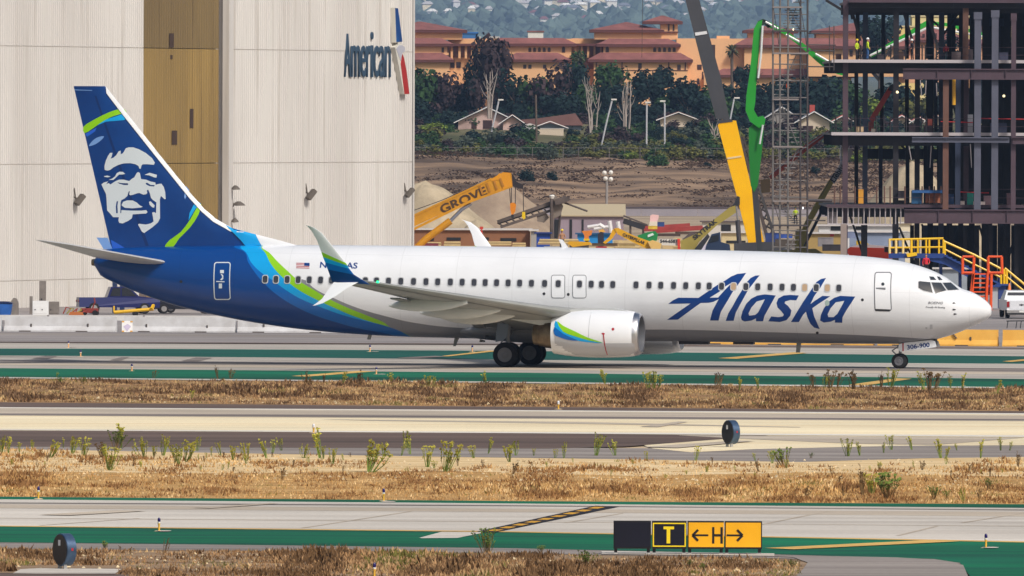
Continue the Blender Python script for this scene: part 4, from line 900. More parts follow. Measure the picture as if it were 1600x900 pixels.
grass('dry_grass', 'dark mixed dry grass along the bottom edge of the picture', ((172,136,98),(114,88,62),(114,110,58),(196,166,122)), NF, NN, 12000, .02, .11, 23, x1=1245, mixw=(1,1,1,.6))
def stones(name, label, far, near, n, seed, x0=-100, x1=1700):
    rnd = random.Random(seed); mb = MB()
    for i in range(n):
        px = rnd.uniform(x0, x1); t = rnd.random(); p = GP(px, lerp(interp(px, far), interp(px, near), t)); r = rnd.uniform(.02, .07)*(1.6 if rnd.random() > .95 else 1); a = rnd.uniform(0, 3)
        c, s_ = math.cos(a)*r, math.sin(a)*r
        mb.add([(p.x+c, p.y+s_, 0), (p.x-s_, p.y+c, 0), (p.x-c, p.y-s_, 0), (p.x+s_, p.y-c, 0), (p.x+c*.3, p.y, r*rnd.uniform(.5, 1.1)), (p.x-c*.4, p.y+s_*.3, r*.6)], [(0,1,4),(1,5,4),(1,2,5),(2,3,5),(3,4,5),(3,0,4)])
    me = mb.mesh(name, mat('pale_stone', srgb(208,188,152), .9, island=.25), fix=False); tag(link(name, me), label, 'stones', kind='stuff')
stones('loose_stones', 'pale loose stones along the near edge of the far grass strip', [(0,618),(1600,628)], [(0,627),(1600,641)], 700, 1)
stones('loose_stones', 'pale loose stones scattered over the sandy strip', [(0,712),(800,720),(1600,718)], [(0,745),(800,752),(1600,770)], 900, 2)
stones('loose_stones', 'pale gravel bits at the bottom edge grass', [(0,862),(1250,876)], [(0,893),(1250,900)], 260, 3, x1=1245)
m_wl = mat('weed_leaf', srgb(178,172,66), .8, island=.35); m_wd = mat('weed_stem_dry', srgb(112,88,52), .9, island=.3); m_wg = mat('weed_green', srgb(104,124,44), .8, island=.4)
def weed_mesh(seed, stems, spread, lush, leaf, twig):
    rnd = random.Random(seed); mb = MB()
    for s_ in range(stems):
        a = rnd.uniform(0, 6.28); r = rnd.uniform(.0, spread); top = Vector((math.cos(a)*r*1.5, math.sin(a)*r*1.5, rnd.uniform(.6, 1.0))); base = Vector((math.cos(a)*r*.4, math.sin(a)*r*.4, 0)); mid = lerp(base, top, .5)+Vector((rnd.uniform(-.05, .05), rnd.uniform(-.05, .05), 0))
        mb.k = 0; mb.tube([base, mid, top], [.016, .012, .008], 3, caps=False); mb.k = 1
        for j in range(lush):
            t = rnd.uniform(.25, 1.0)**.6; q = lerp(base, mid, t*2) if t < .5 else lerp(mid, top, t*2-1); L = rnd.uniform(.05, .11); g = rnd.uniform(0, 6.28); e = rnd.uniform(.2, 1.2)
            d = Vector((math.cos(g)*math.cos(e), math.sin(g)*math.cos(e), math.sin(e)))*L; sd = Vector((-math.sin(g), math.cos(g), .2))*L*.32
            mb.add([q, q+d*.5+sd, q+d, q+d*.5-sd], [(0, 1, 2, 3)])
        for j in range(7):       # flower head
            g = rnd.uniform(0, 6.28); rr = rnd.uniform(.01, .07); c = top+Vector((math.cos(g)*rr, math.sin(g)*rr, rnd.uniform(-.03, .04))); mb.add([c+Vector((-.035, 0, -.01)), c+Vector((.035, .02, -.01)), c+Vector((0, 0, .04))], [(0, 1, 2)])
    return mb.mesh('weed', [twig, leaf], fix=False)
WA = [weed_mesh(i, 7+i % 3, .17, 16, m_wl, m_wg) for i in range(4)]; WB = [weed_mesh(20+i, 13, .3, 20, m_wl, m_wg) for i in range(3)]; WD = [weed_mesh(40+i, 10, .24, 9, m_wd, m_wd) for i in range(3)]; WG = [weed_mesh(60+i, 18, .45, 24, m_wg, m_wd) for i in range(3)]
rw = random.Random(5); WC = {}
def weed(a, b, h, kind, label, group):
    p = GP(a, b); me = rw.choice({'a': WA, 'b': WB, 'd': WD, 'g': WG}[kind]); WC[group] = WC.get(group, -1)+1; label = label+', '+nth(WC[group])+' from the left'; o = link('weed', me, None, p, (rw.uniform(-.22, .22), rw.uniform(-.28, .28), rw.uniform(0, 6.28))); s_ = h/S(p.y)*rw.uniform(.8, 1.2); q_ = rw.uniform(.8, 1.35); o.scale = (s_*q_, s_*q_, s_); tag(o, label, 'weed', group)
mid = [(4,708,35,'b'),(13,708,26,'a'),(30,706,20,'a'),(50,703,15,'a'),(78,715,30,'b'),(99,700,20,'a'),(112,709,28,'b'),(131,713,26,'b'),(165,716,28,'a'),(182,703,32,'g'),(172,735,42,'b'),(190,700,34,'a'),(225,716,32,'b'),(240,712,18,'a'),(255,712,30,'a'),(278,726,34,'b'),(290,722,30,'b'),(308,705,26,'a'),(330,712,18,'a'),(345,712,24,'a'),(363,720,30,'b'),(385,720,34,'b'),(416,716,34,'a'),(426,708,18,'a'),(440,704,20,'a'),(475,716,28,'b'),(499,716,44,'a'),(505,718,28,'a'),(520,725,30,'a'),(576,738,44,'b'),(587,720,22,'a'),(600,713,26,'a'),(627,712,22,'a'),(641,710,28,'a'),(636,700,24,'a'),(668,730,28,'b'),(697,737,40,'b'),(716,720,20,'a'),(740,716,24,'b'),(763,709,28,'a'),(797,722,28,'b'),(806,712,22,'a'),(834,712,14,'a'),(867,716,14,'a'),(881,716,25,'a'),(931,712,38,'b'),(961,712,26,'b'),(1011,720,16,'a'),(1087,720,22,'a'),(1180,720,14,'a'),(1207,724,22,'b'),(1225,730,32,'g'),(1267,716,10,'g'),(1325,713,28,'b'),(1343,712,28,'a'),(1381,708,18,'a'),(1393,703,24,'a'),(1425,703,24,'a'),(1470,716,34,'a'),(1478,717,24,'a'),(1495,704,14,'a'),(1532,716,26,'a'),(1564,704,20,'a'),(1578,704,18,'a'),(1590,730,22,'d')]
rx = random.Random(31)
for _ in range(70):
    a = rx.uniform(-20, 1610); mid.append((a, interp(a, MF)+rx.uniform(1, 30), rx.uniform(6, 15), rx.choice('aadb')))
for a, b, h, k in sorted(mid): weed(a, b, h, k, 'spindly yellow-green weed on the sandy strip', 'weeds on the sandy strip')
for a, b, h, k in sorted([(1258,779,24,'d'),(1310,760,22,'d'),(1318,775,20,'d'),(1347,775,46,'d'),(1362,773,30,'b'),(1387,779,36,'g'),(1460,781,24,'g'),(1480,782,14,'g'),(1505,783,22,'a'),(1530,783,20,'d'),(1545,765,22,'g'),(1300,742,16,'d'),(1185,737,22,'d'),(801,742,24,'d'),(440,750,24,'d'),(210,725,16,'d'),(240,716,12,'d'),(160,715,22,'d')]): weed(a, b, h, k, 'low bushy weed behind the near taxiway', 'bushy weeds behind the near taxiway')
for a, b, h, k in sorted([(480,602,22,'d'),(506,600,15,'d'),(535,601,18,'a'),(562,603,24,'d'),(548,604,14,'d'),(613,600,18,'a'),(670,604,22,'a'),(677,604,20,'a'),(691,604,16,'d'),(760,602,22,'a'),(945,601,22,'a'),(1014,609,30,'a'),(1022,609,30,'a'),(1030,607,20,'a'),(1117,605,24,'d'),(1125,604,24,'d'),(1155,611,24,'a'),(1185,608,20,'a'),(1272,607,30,'d'),(1296,607,28,'d'),(1308,607,24,'d'),(1288,607,22,'a'),(1332,608,32,'d'),(1335,608,28,'d'),(1378,607,30,'d'),(1392,606,34,'a'),(1452,611,38,'d'),(1461,608,26,'d'),(1443,609,26,'a'),(1485,608,24,'a'),(1503,608,22,'a'),(1558,615,22,'a'),(340,593,22,'d'),(360,592,16,'d'),(315,601,10,'d'),(240,592,12,'d'),(130,601,14,'g'),(95,600,10,'g'),(300,622,14,'a'),(88,590,12,'a')]): weed(a, b, h, k, 'thin dry weed on the brown strip below the airliner', 'weeds along the far grass strip')
for a, b, h, k in sorted([(258,864,24,'d'),(760,864,36,'g'),(765,864,24,'g'),(845,864,10,'g'),(915,887,28,'g'),(1077,887,12,'g'),(165,860,18,'g'),(188,862,10,'d'),(320,885,18,'d'),(1100,893,14,'g'),(1238,888,14,'g'),(205,868,14,'d')]): weed(a, b, h, k, 'dark green weed along the bottom edge', 'weeds at the bottom edge')
# ============================================================ THE HANGAR
HA, HB = P(-190, 176, 1020), P(645.5, 176, 1126); HZ = -2.6
hang = thing('hangar', 'tall cream hangar with corrugated cladding and a brown vertical strip', 'hangar', (HA.x, HA.y, HZ))
hd = Vector((HB.x-HA.x, HB.y-HA.y, 0)); HL = hd.length; hd.normalize(); hn = Vector((-hd.y, hd.x, 0)); hn = hn if hn.y < 0 else -hn
def hs_(px):               # distance along the wall seen at a photo column
    k = (px-800)/F; return (k*HA.y-HA.x)/(hd.x-k*hd.y)
def hz_(px, py):           # height above hangar base seen at a pixel of the wall
    q = HA+hd*hs_(px); return P(px, py, q.y).z-HZ
def HP(s_, z, o=0.0): q = hd*s_+hn*o; return (q.x, q.y, z)
def clad(s0, s1, z0, z1, name, m, dep=.06, pitch=.42, o=0.0):
    prof = []; s_ = s0
    while s_ < s1-.01:
        for a, d in ((0, 0), (.45, 0), (.55, dep), (.9, dep)):
            if s_+a*pitch < s1: prof.append((s_+a*pitch, d))
        s_ += pitch
    prof.append((s1, 0)); mb = MB(); mb.grid([[HP(a, z0, d+o) for a, d in prof], [HP(a, z1, d+o) for a, d in prof]]); return mb.build(name, m, hang, fix=False)
def streak_mat(name, c1, c2, c3):
    m = bpy.data.materials.new(name); m.use_nodes = True; n = m.node_tree.nodes; l = m.node_tree.links; b = n['Principled BSDF']; b.inputs['Roughness'].default_value = .65; b.inputs['Specular IOR Level'].default_value = .25
    tc = n.new('ShaderNodeTexCoord')
    def noi(sc, st):
        mp = n.new('ShaderNodeMapping'); mp.inputs['Scale'].default_value = st; l.new(tc.outputs['Object'], mp.inputs[0]); t = n.new('ShaderNodeTexNoise'); t.inputs['Scale'].default_value = sc; t.inputs['Detail'].default_value = 6; l.new(mp.outputs[0], t.inputs['Vector']); return t.outputs['Fac']
    def ramp(f, a, c, p0, p1):
        r = n.new('ShaderNodeValToRGB'); r.color_ramp.elements[0].position = p0; r.color_ramp.elements[1].position = p1; r.color_ramp.elements[0].color = (*a, 1); r.color_ramp.elements[1].color = (*c, 1); l.new(f, r.inputs[0]); return r.outputs[0]
    a = ramp(noi(.12, (1, 1, .25)), c1, c2, .4, .62); k = ramp(noi(1.6, (1, 1, .045)), (0, 0, 0), (1, 1, 1), .55, .82)
    mx = n.new('ShaderNodeMix'); mx.data_type = 'RGBA'; l.new(k, mx.inputs[0]); l.new(a, mx.inputs[6]); mx.inputs[7].default_value = (*c3, 1); l.new(mx.outputs[2], b.inputs['Base Color']); MATS[name] = m; return m
m_clad = streak_mat('cream_cladding', srgb(212,208,203), srgb(200,195,190), srgb(176,169,161))
m_gold = streak_mat('brown_fibreglass', srgb(160,132,78), srgb(132,110,70), srgb(98,78,48))
m_goldd = streak_mat('dull_brown_fibreglass', srgb(130,110,74), srgb(116,98,68), srgb(92,76,52))
tiers = [0, hz_(0, 440), hz_(0, 257.5), hz_(0, 72), hz_(0, -110), 32]
sa, s1, s2, s3, sb = 0, hs_(223), hs_(346.5), hs_(360.5), HL
for i in range(len(tiers)-1):
    z0, z1 = tiers[i]+(.05 if i else 0), tiers[i+1]
    clad(sa, s1, z0, z1, 'cladding_panel', m_clad); clad(s3, sb, z0, z1, 'cladding_panel', m_clad)
    clad(s1+.02, s2, z0, z1, 'fibreglass_panel', m_goldd if i == 3 else m_gold, dep=.03, pitch=.5, o=-.25)
for k in range(3):
    mb = MB(); a = lerp(s2, s3, k/3)+.15; b_ = lerp(s2, s3, (k+1)/3)-.2
    mb.add([HP(a, 0, .0), HP(b_, 0, .0), HP(b_, 32, .0), HP(a, 32, .0), HP(a, 0, .5-.12*k), HP(b_, 0, .5-.12*k), HP(b_, 32, .5-.12*k), HP(a, 32, .5-.12*k)], [(0,1,2,3),(4,5,6,7),(0,1,5,4),(1,2,6,5),(2,3,7,6),(3,0,4,7)]); mb.build('pilaster', m_clad, hang)
core = MB(); d_ = -.5
core.add([HP(0, 0, d_), HP(HL, 0, d_), HP(HL, 0, -60), HP(0, 0, -60), HP(0, 31.5, d_), HP(HL, 31.5, d_), HP(HL, 31.5, -60), HP(0, 31.5, -60)], [(0,1,5,4),(1,2,6,5),(2,3,7,6),(3,0,4,7),(4,5,6,7)]); core.build('side_and_back_wall', mat('hangar_side_paint', srgb(198,190,182), .7, var=.06, scale=.2), hang)
mb = MB(); mb.add([HP(HL-.01, 0, -.5), HP(HL, 0, .12), HP(HL, 32, .12), HP(HL-.01, 32, -.5)], [(0,1,2,3)]); mb.add([HP(HL-.35, 0, .10), HP(HL, 0, .12), HP(HL, 32, .12), HP(HL-.35, 32, .10)], [(0,1,2,3)]); mb.build('corner_flashing', m_clad, hang, fix=False)
for pts in ([(268.5,52),(275.5,74)], [(301,170),(306.5,200)], [(273,204),(281,226)], [(270,86),(273.5,92)]):
    (a, b), (c, d) = pts; z1, z0 = hz_(a, b), hz_(a, d); mb = MB(); x0, x1 = hs_(a), hs_(c); mb.add([HP(x0, z0, -.2), HP(x1, z0, -.2), HP(x1, z1, -.2), HP(x0, z1, -.2)], [(0,1,2,3)]); mb.add([HP(x0, z0, -.35), HP(x1, z0, -.35), HP(x1, z1, -.35), HP(x0, z1, -.35)], [(0,1,2,3)]); mb.build('vent_slot', M('rusty_slot', 66,48,38, .9), hang)
def wall_lamp(px, py, sz, kind):
    s_, z = hs_(px-8), hz_(px-8, py); mb = MB(); q = Vector(HP(s_, z, .5))
    mb.bar(HP(s_, z+.2, 0), q, .08); mb.bar(HP(s_, z+sz*.9, .05), HP(s_, z-.1, .2), .08)
    if kind == 'box': mb.bar(q+Vector((-.25, -.2, -sz*.35)), q+Vector((.22, .1, sz*.35)), sz*.5, sz*.35)
    else: mb.lathe([(-.02, sz*.08), (0, sz*.5), (.12, sz*.4), (.3, sz*.12)], q+Vector((.1, 0, 0)), 'Z', 14)
    mb.build('wall_lamp', M('lamp_housing_grey', 96,88,80, .6), hang)
for a, b, s_ in ((123,312,.9),(485,304,.9),(639,301,.8)): wall_lamp(a, b, s_, 'box')
for a, b, s_ in ((364,296,.7),(369,321,1.0),(363,347,.6)): wall_lamp(a, b, s_, 'dish')
for a, b, c, d in ((107,440,107.6,478),):
    mb = MB(); x0, x1 = hs_(a), hs_(c); z1, z0 = hz_(a, b), hz_(a, d); mb.add([HP(x0, z0, .07), HP(x1, z0, .07), HP(x1, z1, .07), HP(x0, z1, .07)], [(0,1,2,3)]); mb.build('drip_stain_board', M('stained_cladding', 176,164,148, .8), hang, fix=False)
# thin brown flashing strips at the seams between cladding tiers
for z in tiers[1:-1]:
    for a, b in ((sa, s1), (s3, sb)):
        mb = MB(); mb.add([HP(a, z-.02, .01), HP(b, z-.02, .01), HP(b, z+.05, .012), HP(a, z+.05, .012)], [(0,1,2,3)]); mb.build('seam', M('seam_brown', 192,184,174, .8), hang, fix=False)

# --- the sign on the hangar: letters and winged emblem
sgn_ = thing('hangar_sign', 'dark blue raised company lettering with a blue and red emblem on the hangar', 'sign', (HA.x, HA.y, HZ))
m_slate = M('sign_letter_slate', 52,76,98, .45, var=.06, scale=1); m_sside = M('sign_side_cream', 214,210,198, .6)
word = 'American'; sx0, sx1 = hs_(535), hs_(608); zb0, zt0 = hz_(575, 120.5), hz_(540, 52.5); adv = [.62,.86,.54,.38,.27,.5,.54,.56]; tot = sum(adv); cur = 0
for ch, aw in zip(word, adv):
    me = text_mesh(ch, 1.0, .12, m_slate, .0, align='LEFT'); xs_ = [v.co.x for v in me.vertices]; ys_ = [v.co.y for v in me.vertices]
    capH = (zt0-zb0) if ch in 'Ai' else (zt0-zb0)*.73
    x0, x1, y0, y1 = min(xs_), max(xs_), min(ys_), max(ys_); a = lerp(sx0, sx1, cur/tot)+.06; b = lerp(sx0, sx1, (cur+aw)/tot)-.10; cur += aw
    for v in me.vertices:
        s_ = lerp(a, b, (v.co.x-x0)/(x1-x0)); z = zb0+(v.co.y-y0)/(y1-y0)*capH*(1.05 if ch == 'i' else 1); v.co = HP(s_, z, .12+v.co.z*.45)
    me.update(); link('letter', me, sgn_)
def emblem(front, m, o0, o1, name, par=None):
    pf = [(hs_(a-11), hz_(a-11, b)) for a, b in front]; mb = MB(); n = len(pf)
    mb.add([HP(s_, z, o0) for s_, z in pf]+[HP(s_, z, o1) for s_, z in pf], [(i, (i+1) % n, (i+1) % n+n, i+n) for i in range(n)])
    tri = tessellate_polygon([[Vector((s_, z, 0)) for s_, z in pf]]); mb.add([HP(s_, z, o1) for s_, z in pf], [tuple(t) for t in tri]); return mb.build(name, m, par or sgn_)
up = emblem([(619,12),(624,12.5),(631,66),(621,66.5)], m_sside, .05, .42, 'emblem_blade'); emblem([(619.4,12.6),(623.6,13),(630.4,65),(621.5,65.5)], mat('emblem_blue', srgb(18,90,160), .4, col2=srgb(16,40,100), scale=.3), .42, .45, 'emblem_face', up)
lo = emblem([(619.5,74),(624,69.5),(630,69.5),(635,73),(635.5,82),(633,82),(637,100),(642.3,147),(634,147.5),(625,100)], m_sside, .05, .42, 'emblem_blade'); emblem([(630.5,84),(633,90),(637,110),(641.8,146.4),(634.4,147),(628.3,100)], M('emblem_red', 176,46,42, .4), .42, .45, 'emblem_face', lo); emblem([(621,76),(625,71),(630,70.5),(634.5,74),(634.6,81),(631,82),(628,95)], M('emblem_grey', 186,186,196, .4), .42, .446, 'emblem_face', lo)

# ============================================================ VEHICLES AND GEAR AT THE FOOT OF THE HANGAR
m_tyre = m_rub; m_vglass = mat('vehicle_glass', srgb(38,42,50), .1, spec=.7)
def vehicle(name, label, cat, loc, rz, prof, wid, body, glass, wheels, wr, group=None, lights=None):
    """side profile prism body (x forward), narrower glass house, four wheels"""
    t = thing(name, label, cat, loc, rz, group)
    mb = MB(); n = len(prof); W = wid/2
    mb.add([(x, -W*(1 if z < .95 else .86), z) for x, z in prof]+[(x, W*(1 if z < .95 else .86), z) for x, z in prof], [(i, (i+1) % n, (i+1) % n+n, i+n) for i in range(n)])
    tri = tessellate_polygon([[Vector((x, z, 0)) for x, z in prof]]); mb.f += [tuple(q) for q in tri]+[tuple(i+n for i in q) for q in tri]; mb.m += [0]*(2*len(tri))
    bd = mb.build('body', body, t)
    for q in glass:
        mb = MB(); mb.prism(q, -W*.89, W*.89); mb.build('window', m_vglass, bd)
    for x in wheels:
        for k in (-1, 1):
            mb = MB(); mb.lathe([(-.11, wr*.6), (-.11, wr*.9), (0, wr), (.11, wr*.9), (.11, wr*.6)], (x, k*(W-.08), wr), 'Y', 18); ty = mb.build('wheel', m_tyre, t, smooth=40)
            mb = MB(); mb.lathe([(k*.115, wr*.58), (k*.09, wr*.3), (k*.10, .02)], (x, k*(W-.08), wr), 'Y', 14); mb.build('rim', m_alu, ty)
    for (x, z, m) in (lights or []):
        for k in (-1, 1):
            mb = MB(); mb.box(x-.04, x+.04, k*(W-.28)-.13, k*(W-.28)+.13, z-.08, z+.08); mb.build('headlight' if x > 0 else 'tail_light', m, bd)
    return t
m_hl = M('headlight_glass', 226,228,232, .2); m_tl = M('tail_light_red', 150,20,26, .3)
CAR = [(-2.2,.3),(-2.2,.85),(-1.9,.95),(-1.3,1.42),(.2,1.45),(.95,.98),(2.05,.82),(2.25,.6),(2.2,.3)]
CARG = [[(-1.75,1.0),(-1.2,1.38),(-.55,1.40),(-.55,1.0)], [(-.45,1.0),(-.45,1.40),(.15,1.41),(.8,1.0)]]
PICK = [(-2.7,.45),(-2.7,1.1),(-.9,1.1),(-.8,1.12),(-.55,1.80),(.65,1.82),(1.35,1.18),(2.6,1.05),(2.75,.8),(2.7,.42)]
PICKG = [[(-.62,1.2),(-.42,1.72),(.08,1.74),(.08,1.2)], [(.18,1.2),(.18,1.74),(.6,1.75),(1.15,1.2)]]
q = G(184, 1012); vehicle('pickup_truck', 'dark blue pickup truck parked at the hangar under the tail', 'pickup truck', q, R(8), PICK, 1.9, M('dark_blue_car_paint', 26,34,92, .25), PICKG, (-1.7, 1.7), .38, lights=[(2.7,.8,m_hl),(-2.7,.85,m_tl)])
q = G(287, 1015); vehicle('parked_car', 'black car parked beside the hangar under the rear fuselage', 'car', q, R(186), CAR, 1.78, M('black_car_paint', 30,34,46, .2), CARG, (-1.4, 1.4), .32, lights=[(2.15,.7,m_hl)])
q = G(243, 1018); vehicle('baggage_tug', 'dark low tug between the pickup and the black car', 'tug', q, R(3), [(-1.5,.35),(-1.5,.95),(-.3,.95),(-.25,1.25),(.1,1.25),(.2,.98),(1.5,.9),(1.5,.35)], 1.4, M('dark_tug_paint', 56,62,66, .4), [[(-.2,1.0),(-.18,1.2),(.06,1.2),(.1,1.0)]], (-1, 1), .33)
# yellow tow bar
q = G(209, 990); tb = thing('tow_bar', 'yellow aircraft tow bar lying in front of the blue pickup', 'tow bar', q, R(4))
mb = MB(); mb.tube([(-1.3, 0, .28), (1.3, 0, .5)], .11, 8); mb.build('tube', M('tow_bar_yellow', 232,182,28, .45), tb); mb = MB(); mb.bar((-1.3, 0, .28), (-1.3, 0, .7), .1); mb.build('handle', MATS['tow_bar_yellow'], tb); mb = MB(); mb.bar((1.15, -.2, .5), (1.3, .2, .75), .16); mb.build('hitch', MATS['tow_bar_yellow'], tb)
mb = MB(); mb.lathe([(-.08, .14), (-.06, .2), (.06, .2), (.08, .14)], (.1, 0, .2), 'Y', 14); mb.build('wheel', m_tyre, tb)
# orange hose reel, blue skip, cabinets
q = G(119, 985); hr = thing('hose_cart', 'small rusty orange cart with loose hoses before the hangar', 'cart', q, R(0))
mb = MB(); mb.add([(-.55,-.3,0),(.55,-.3,0),(.55,.3,0),(-.55,.3,0),(-.4,-.22,.32),(.4,-.22,.32),(.4,.22,.32),(-.4,.22,.32)], [(0,1,5,4),(1,2,6,5),(2,3,7,6),(3,0,4,7),(4,5,6,7)]); mb.build('tray', M('rust_orange', 172,96,40, .7), hr)
for i in range(5): mb = MB(); a = -.5+i*.24; mb.tube([(a, 0, .3), (a+.1, .1, .55), (a-.15+.1*i, 0, .62-.06*i), (a-.35, -.1, .2)], .04, 6); mb.build('hose', M('hose_olive', 150,140,44, .7) if i % 2 else M('hose_red', 150,54,40, .7), hr)
q = G(140, 1000); rc = thing('red_cart', 'red handled hand cart left of the blue pickup', 'cart', q, R(-5)); mb = MB(); mb.box(-.55, .55, -.35, .35, .2, .5); mb.build('bed', M('cart_red', 142,52,44, .6), rc); mb = MB(); mb.tube([(.2, 0, .5), (.35, 0, .9), (.3, 0, 1.2)], .05, 6); mb.build('handle', MATS['cart_red'], rc)
for x in (-.4, .4): mb = MB(); mb.lathe([(-.42, .19), (.42, .19)], (x, 0, .19), 'Y', 12); mb.build('wheel', m_tyre, rc)
q = G(6, 955); sk = thing('waste_skip', 'blue steel waste skip at the left edge', 'skip', q); mb = MB(); mb.prism([(-.75,.12),(.4,.12),(.55,.95),(-.85,.98)], -.9, .9); mb.build('tub', M('skip_blue', 34,92,170, .5, var=.15, scale=2), sk); mb = MB(); mb.prism([(-.9,1.0),(.58,.97),(.3,1.08),(-.8,1.1)], -.95, .95); mb.build('lid', M('skip_lid_navy', 26,40,84, .5), sk)
for x in (-.5, .2):
    for y in (-.8, .8): mb = MB(); mb.lathe([(-.05, .1), (.05, .1)], (x, y, .1), 'Y', 10); mb.build('wheel', m_tyre, sk)
def cabinet(px, D, wd, ht, dp, m, label, doors=1, round_top=False):
    q = G(px, D); t = thing('utility_cabinet', label, 'cabinet', q); mb = MB()
    if round_top: mb.prism([(-wd/2,0),(wd/2,0),(wd/2,ht*.7),(wd*.3,ht*.95),(-wd*.1,ht),(-wd/2,ht*.75)], -dp/2, dp/2)
    else: mb.box(-wd/2, wd/2, -dp/2, dp/2, .05, ht)
    mb.build('case', m, t)
    for k in range(doors):
        mb = MB(); a = -wd/2+.05+k*(wd-.1)/doors; mb.box(a+.02, a+(wd-.1)/doors-.02, -dp/2-.02, -dp/2-.003, .14, ht*.66); d = mb.build('door', m, t); mb = MB(); mb.box(a+.08, a+.16, -dp/2-.05, -dp/2-.022, ht*.38, ht*.44); mb.build('handle', m_dark, d)
    return t
m_cabg = M('cabinet_grey', 128,120,114, .7, var=.15, scale=2)
cabinet(63.5, 1000, 1.05, .98, .7, M('cabinet_white', 236,236,236, .4), 'white equipment cabinet against the hangar wall', 2); cabinet(84, 1003, .72, .9, .7, m_cabg, 'grey box right beside the white equipment cabinet'); cabinet(22.5, 1003, .55, 1.15, .5, m_cabg, 'rounded grey bollard box right of the blue skip', 0, True)
cabinet(48.5, 1003, .2, 1.25, .3, m_cabg, 'narrow grey post box left of the white cabinet', 0); cabinet(66.5, 1020, .45, 2.1, .4, m_cabg, 'grey wall box rising behind the white cabinet', 1); cabinet(223, 1022, .5, 1.5, .4, M('cabinet_brown', 116,100,88, .7), 'brown wall box behind the tug', 1)
q = G(185, 1016); gp = thing('gate_post', 'dark blue double gate post below the tailplane', 'post', q)
for k in (-.25, .25): mb = MB(); mb.box(k-.16, k+.16, -.15, .15, 0, 3.2); mb.build('post', M('post_navy', 34,52,92, .5), gp)
# ============================================================ CONSTRUCTION SITE
def quad_bar(pts, D, th, name, m, par):        # flat-sided beam: outline in photo pixels at a distance, with real thickness
    mb = MB(); q = [P(a, b, D) for a, b in pts]; mb.prism([(p.x, p.z) for p in q], D-th/2, D+th/2); return mb.build(name, m, par, world=True)
def beam(a, b, D, wd, name, m, par, hd=None, D2=None):
    mb = MB(); mb.bar(P(*a, D), P(*b, D2 or D), wd, hd, up=(0, 1, 0)); return mb.build(name, m, par, world=True)
def rod(pts, D, r, name, m, par, n=6):
    mb = MB(); mb.tube([P(a, b, D) for a, b in pts], r, n); return mb.build(name, m, par, world=True)
m_st1 = M('steel_dark_primer', 28,24,32, .6, var=.2, scale=.6); m_st2 = M('steel_mauve_primer', 78,60,70, .6, var=.15, scale=.5); m_st3 = M('steel_grey', 86,88,104, .55, var=.12, scale=.5); m_st4 = M('steel_brown_primer', 102,70,58, .65, var=.15, scale=.5); m_st5 = M('steel_blue_grey', 40,50,74, .55, var=.15, scale=.5)
m_deck = M('concrete_deck', 150,138,130, .9, var=.1, scale=.4); m_edge = M('deck_edge_angle', 200,192,196, .5, .3)
def block(name, label, cat, x0, y0, x1, y1, D, dp, m, group=None):
    a, b = P(x0, y1, D), P(x1, y0, D); t = thing(name, label, cat, ((a.x+b.x)/2, D, a.z), 0, group); W, H = (b.x-a.x)/2, b.z-a.z; mb = MB(); mb.box(-W, W, -dp/2, dp/2, 0, H*.92); mb.build('body', m, t); mb = MB(); mb.box(-W*1.02, W*1.02, -dp/2-.02, dp/2+.02, H*.92+.002, H); mb.build('cover', m, t); return t
SD = 1150.0; base = G(1450, SD)
bld = thing('steel_frame_building', 'dark multi-storey steel frame under construction at the right', 'building', base)
LV = {4: 4, 3: 98, 2: 211.5, 1: 324}           # deck rows seen in the photo
def zlev(y, D=SD, px=1450): return P(px, y, D).z
bx0 = P(1300, 176, SD).x; bx1 = P(1760, 176, SD).x; ZB = gz(SD)
for k, y in LV.items():
    z = zlev(y); x0 = P({4: 1326, 3: 1299, 2: 1299, 1: 1292}[k], 176, SD).x
    mb = MB(); mb.box(x0, bx1, SD-1.2, SD+34, z, z+.16); dk = mb.build('floor_deck', m_deck, bld, world=True)
    mb = MB(); mb.box(x0-.02, bx1, SD-1.26, SD-1.21, z-.02, z+.22); mb.build('deck_edge', m_edge if k in (3, 2) else m_st2, dk, world=True)
    for j, yy in enumerate((0, 11, 22, 33)):
        mb = MB(); h = .75 if k != 2 else .8
        mb.box(x0+.1, bx1, SD+yy-.14, SD+yy+.14, z-.06, z-.003); mb.box(x0+.1, bx1, SD+yy-.03, SD+yy+.03, z-h+.05, z-.06); mb.box(x0+.1, bx1, SD+yy-.14, SD+yy+.14, z-h, z-h+.05); mb.build('floor_beam', m_st1, bld, world=True)
    for j in range(9):
        a = x0+1+j*2.7; mb = MB(); mb.box(a-.1, a+.1, SD+.4, SD+32.5, z-.5, z-.005); mb.build('joist', m_st1, bld, world=True)
# columns: photo column, width in pixels, row distance, paint, top and bottom rows
cols = [(1322,8.5,0,m_st2,-160,420),(1353,8,3,m_st5,-160,420),(1401,8.5,0,m_st1,-160,420),(1434.5,8,3,m_st1,-160,420),(1472,8.5,5,m_st5,-160,420),(1503,8,11,m_st1,-160,460),(1509.5,9,-.4,m_st4,-160,96),(1528,10.5,-2.2,m_st3,20,330),(1541,11,11,m_st1,-160,470),(1555,10.5,-2.2,m_st3,17,330),(1575,11,14,m_st1,-160,470),(1584,7.5,-2.2,m_st2,22,330),(1592,11,11,m_st1,-160,470),
        (1478,9,-2.2,m_st4,122,330),(1497,8.5,-1.0,m_st5,122,330),(1510,8,3,m_st2,122,330),(1612,9,0,m_st1,-160,480),(1640,9,-2,m_st3,20,480),(1455,9,22,m_st1,-100,440),(1485,9,22,m_st1,-100,440),(1520,9,22,m_st1,-100,440),(1548,8,28,m_st1,-100,460),(1565,9,22,m_st1,-100,460),(1600,9,22,m_st1,-100,460)]
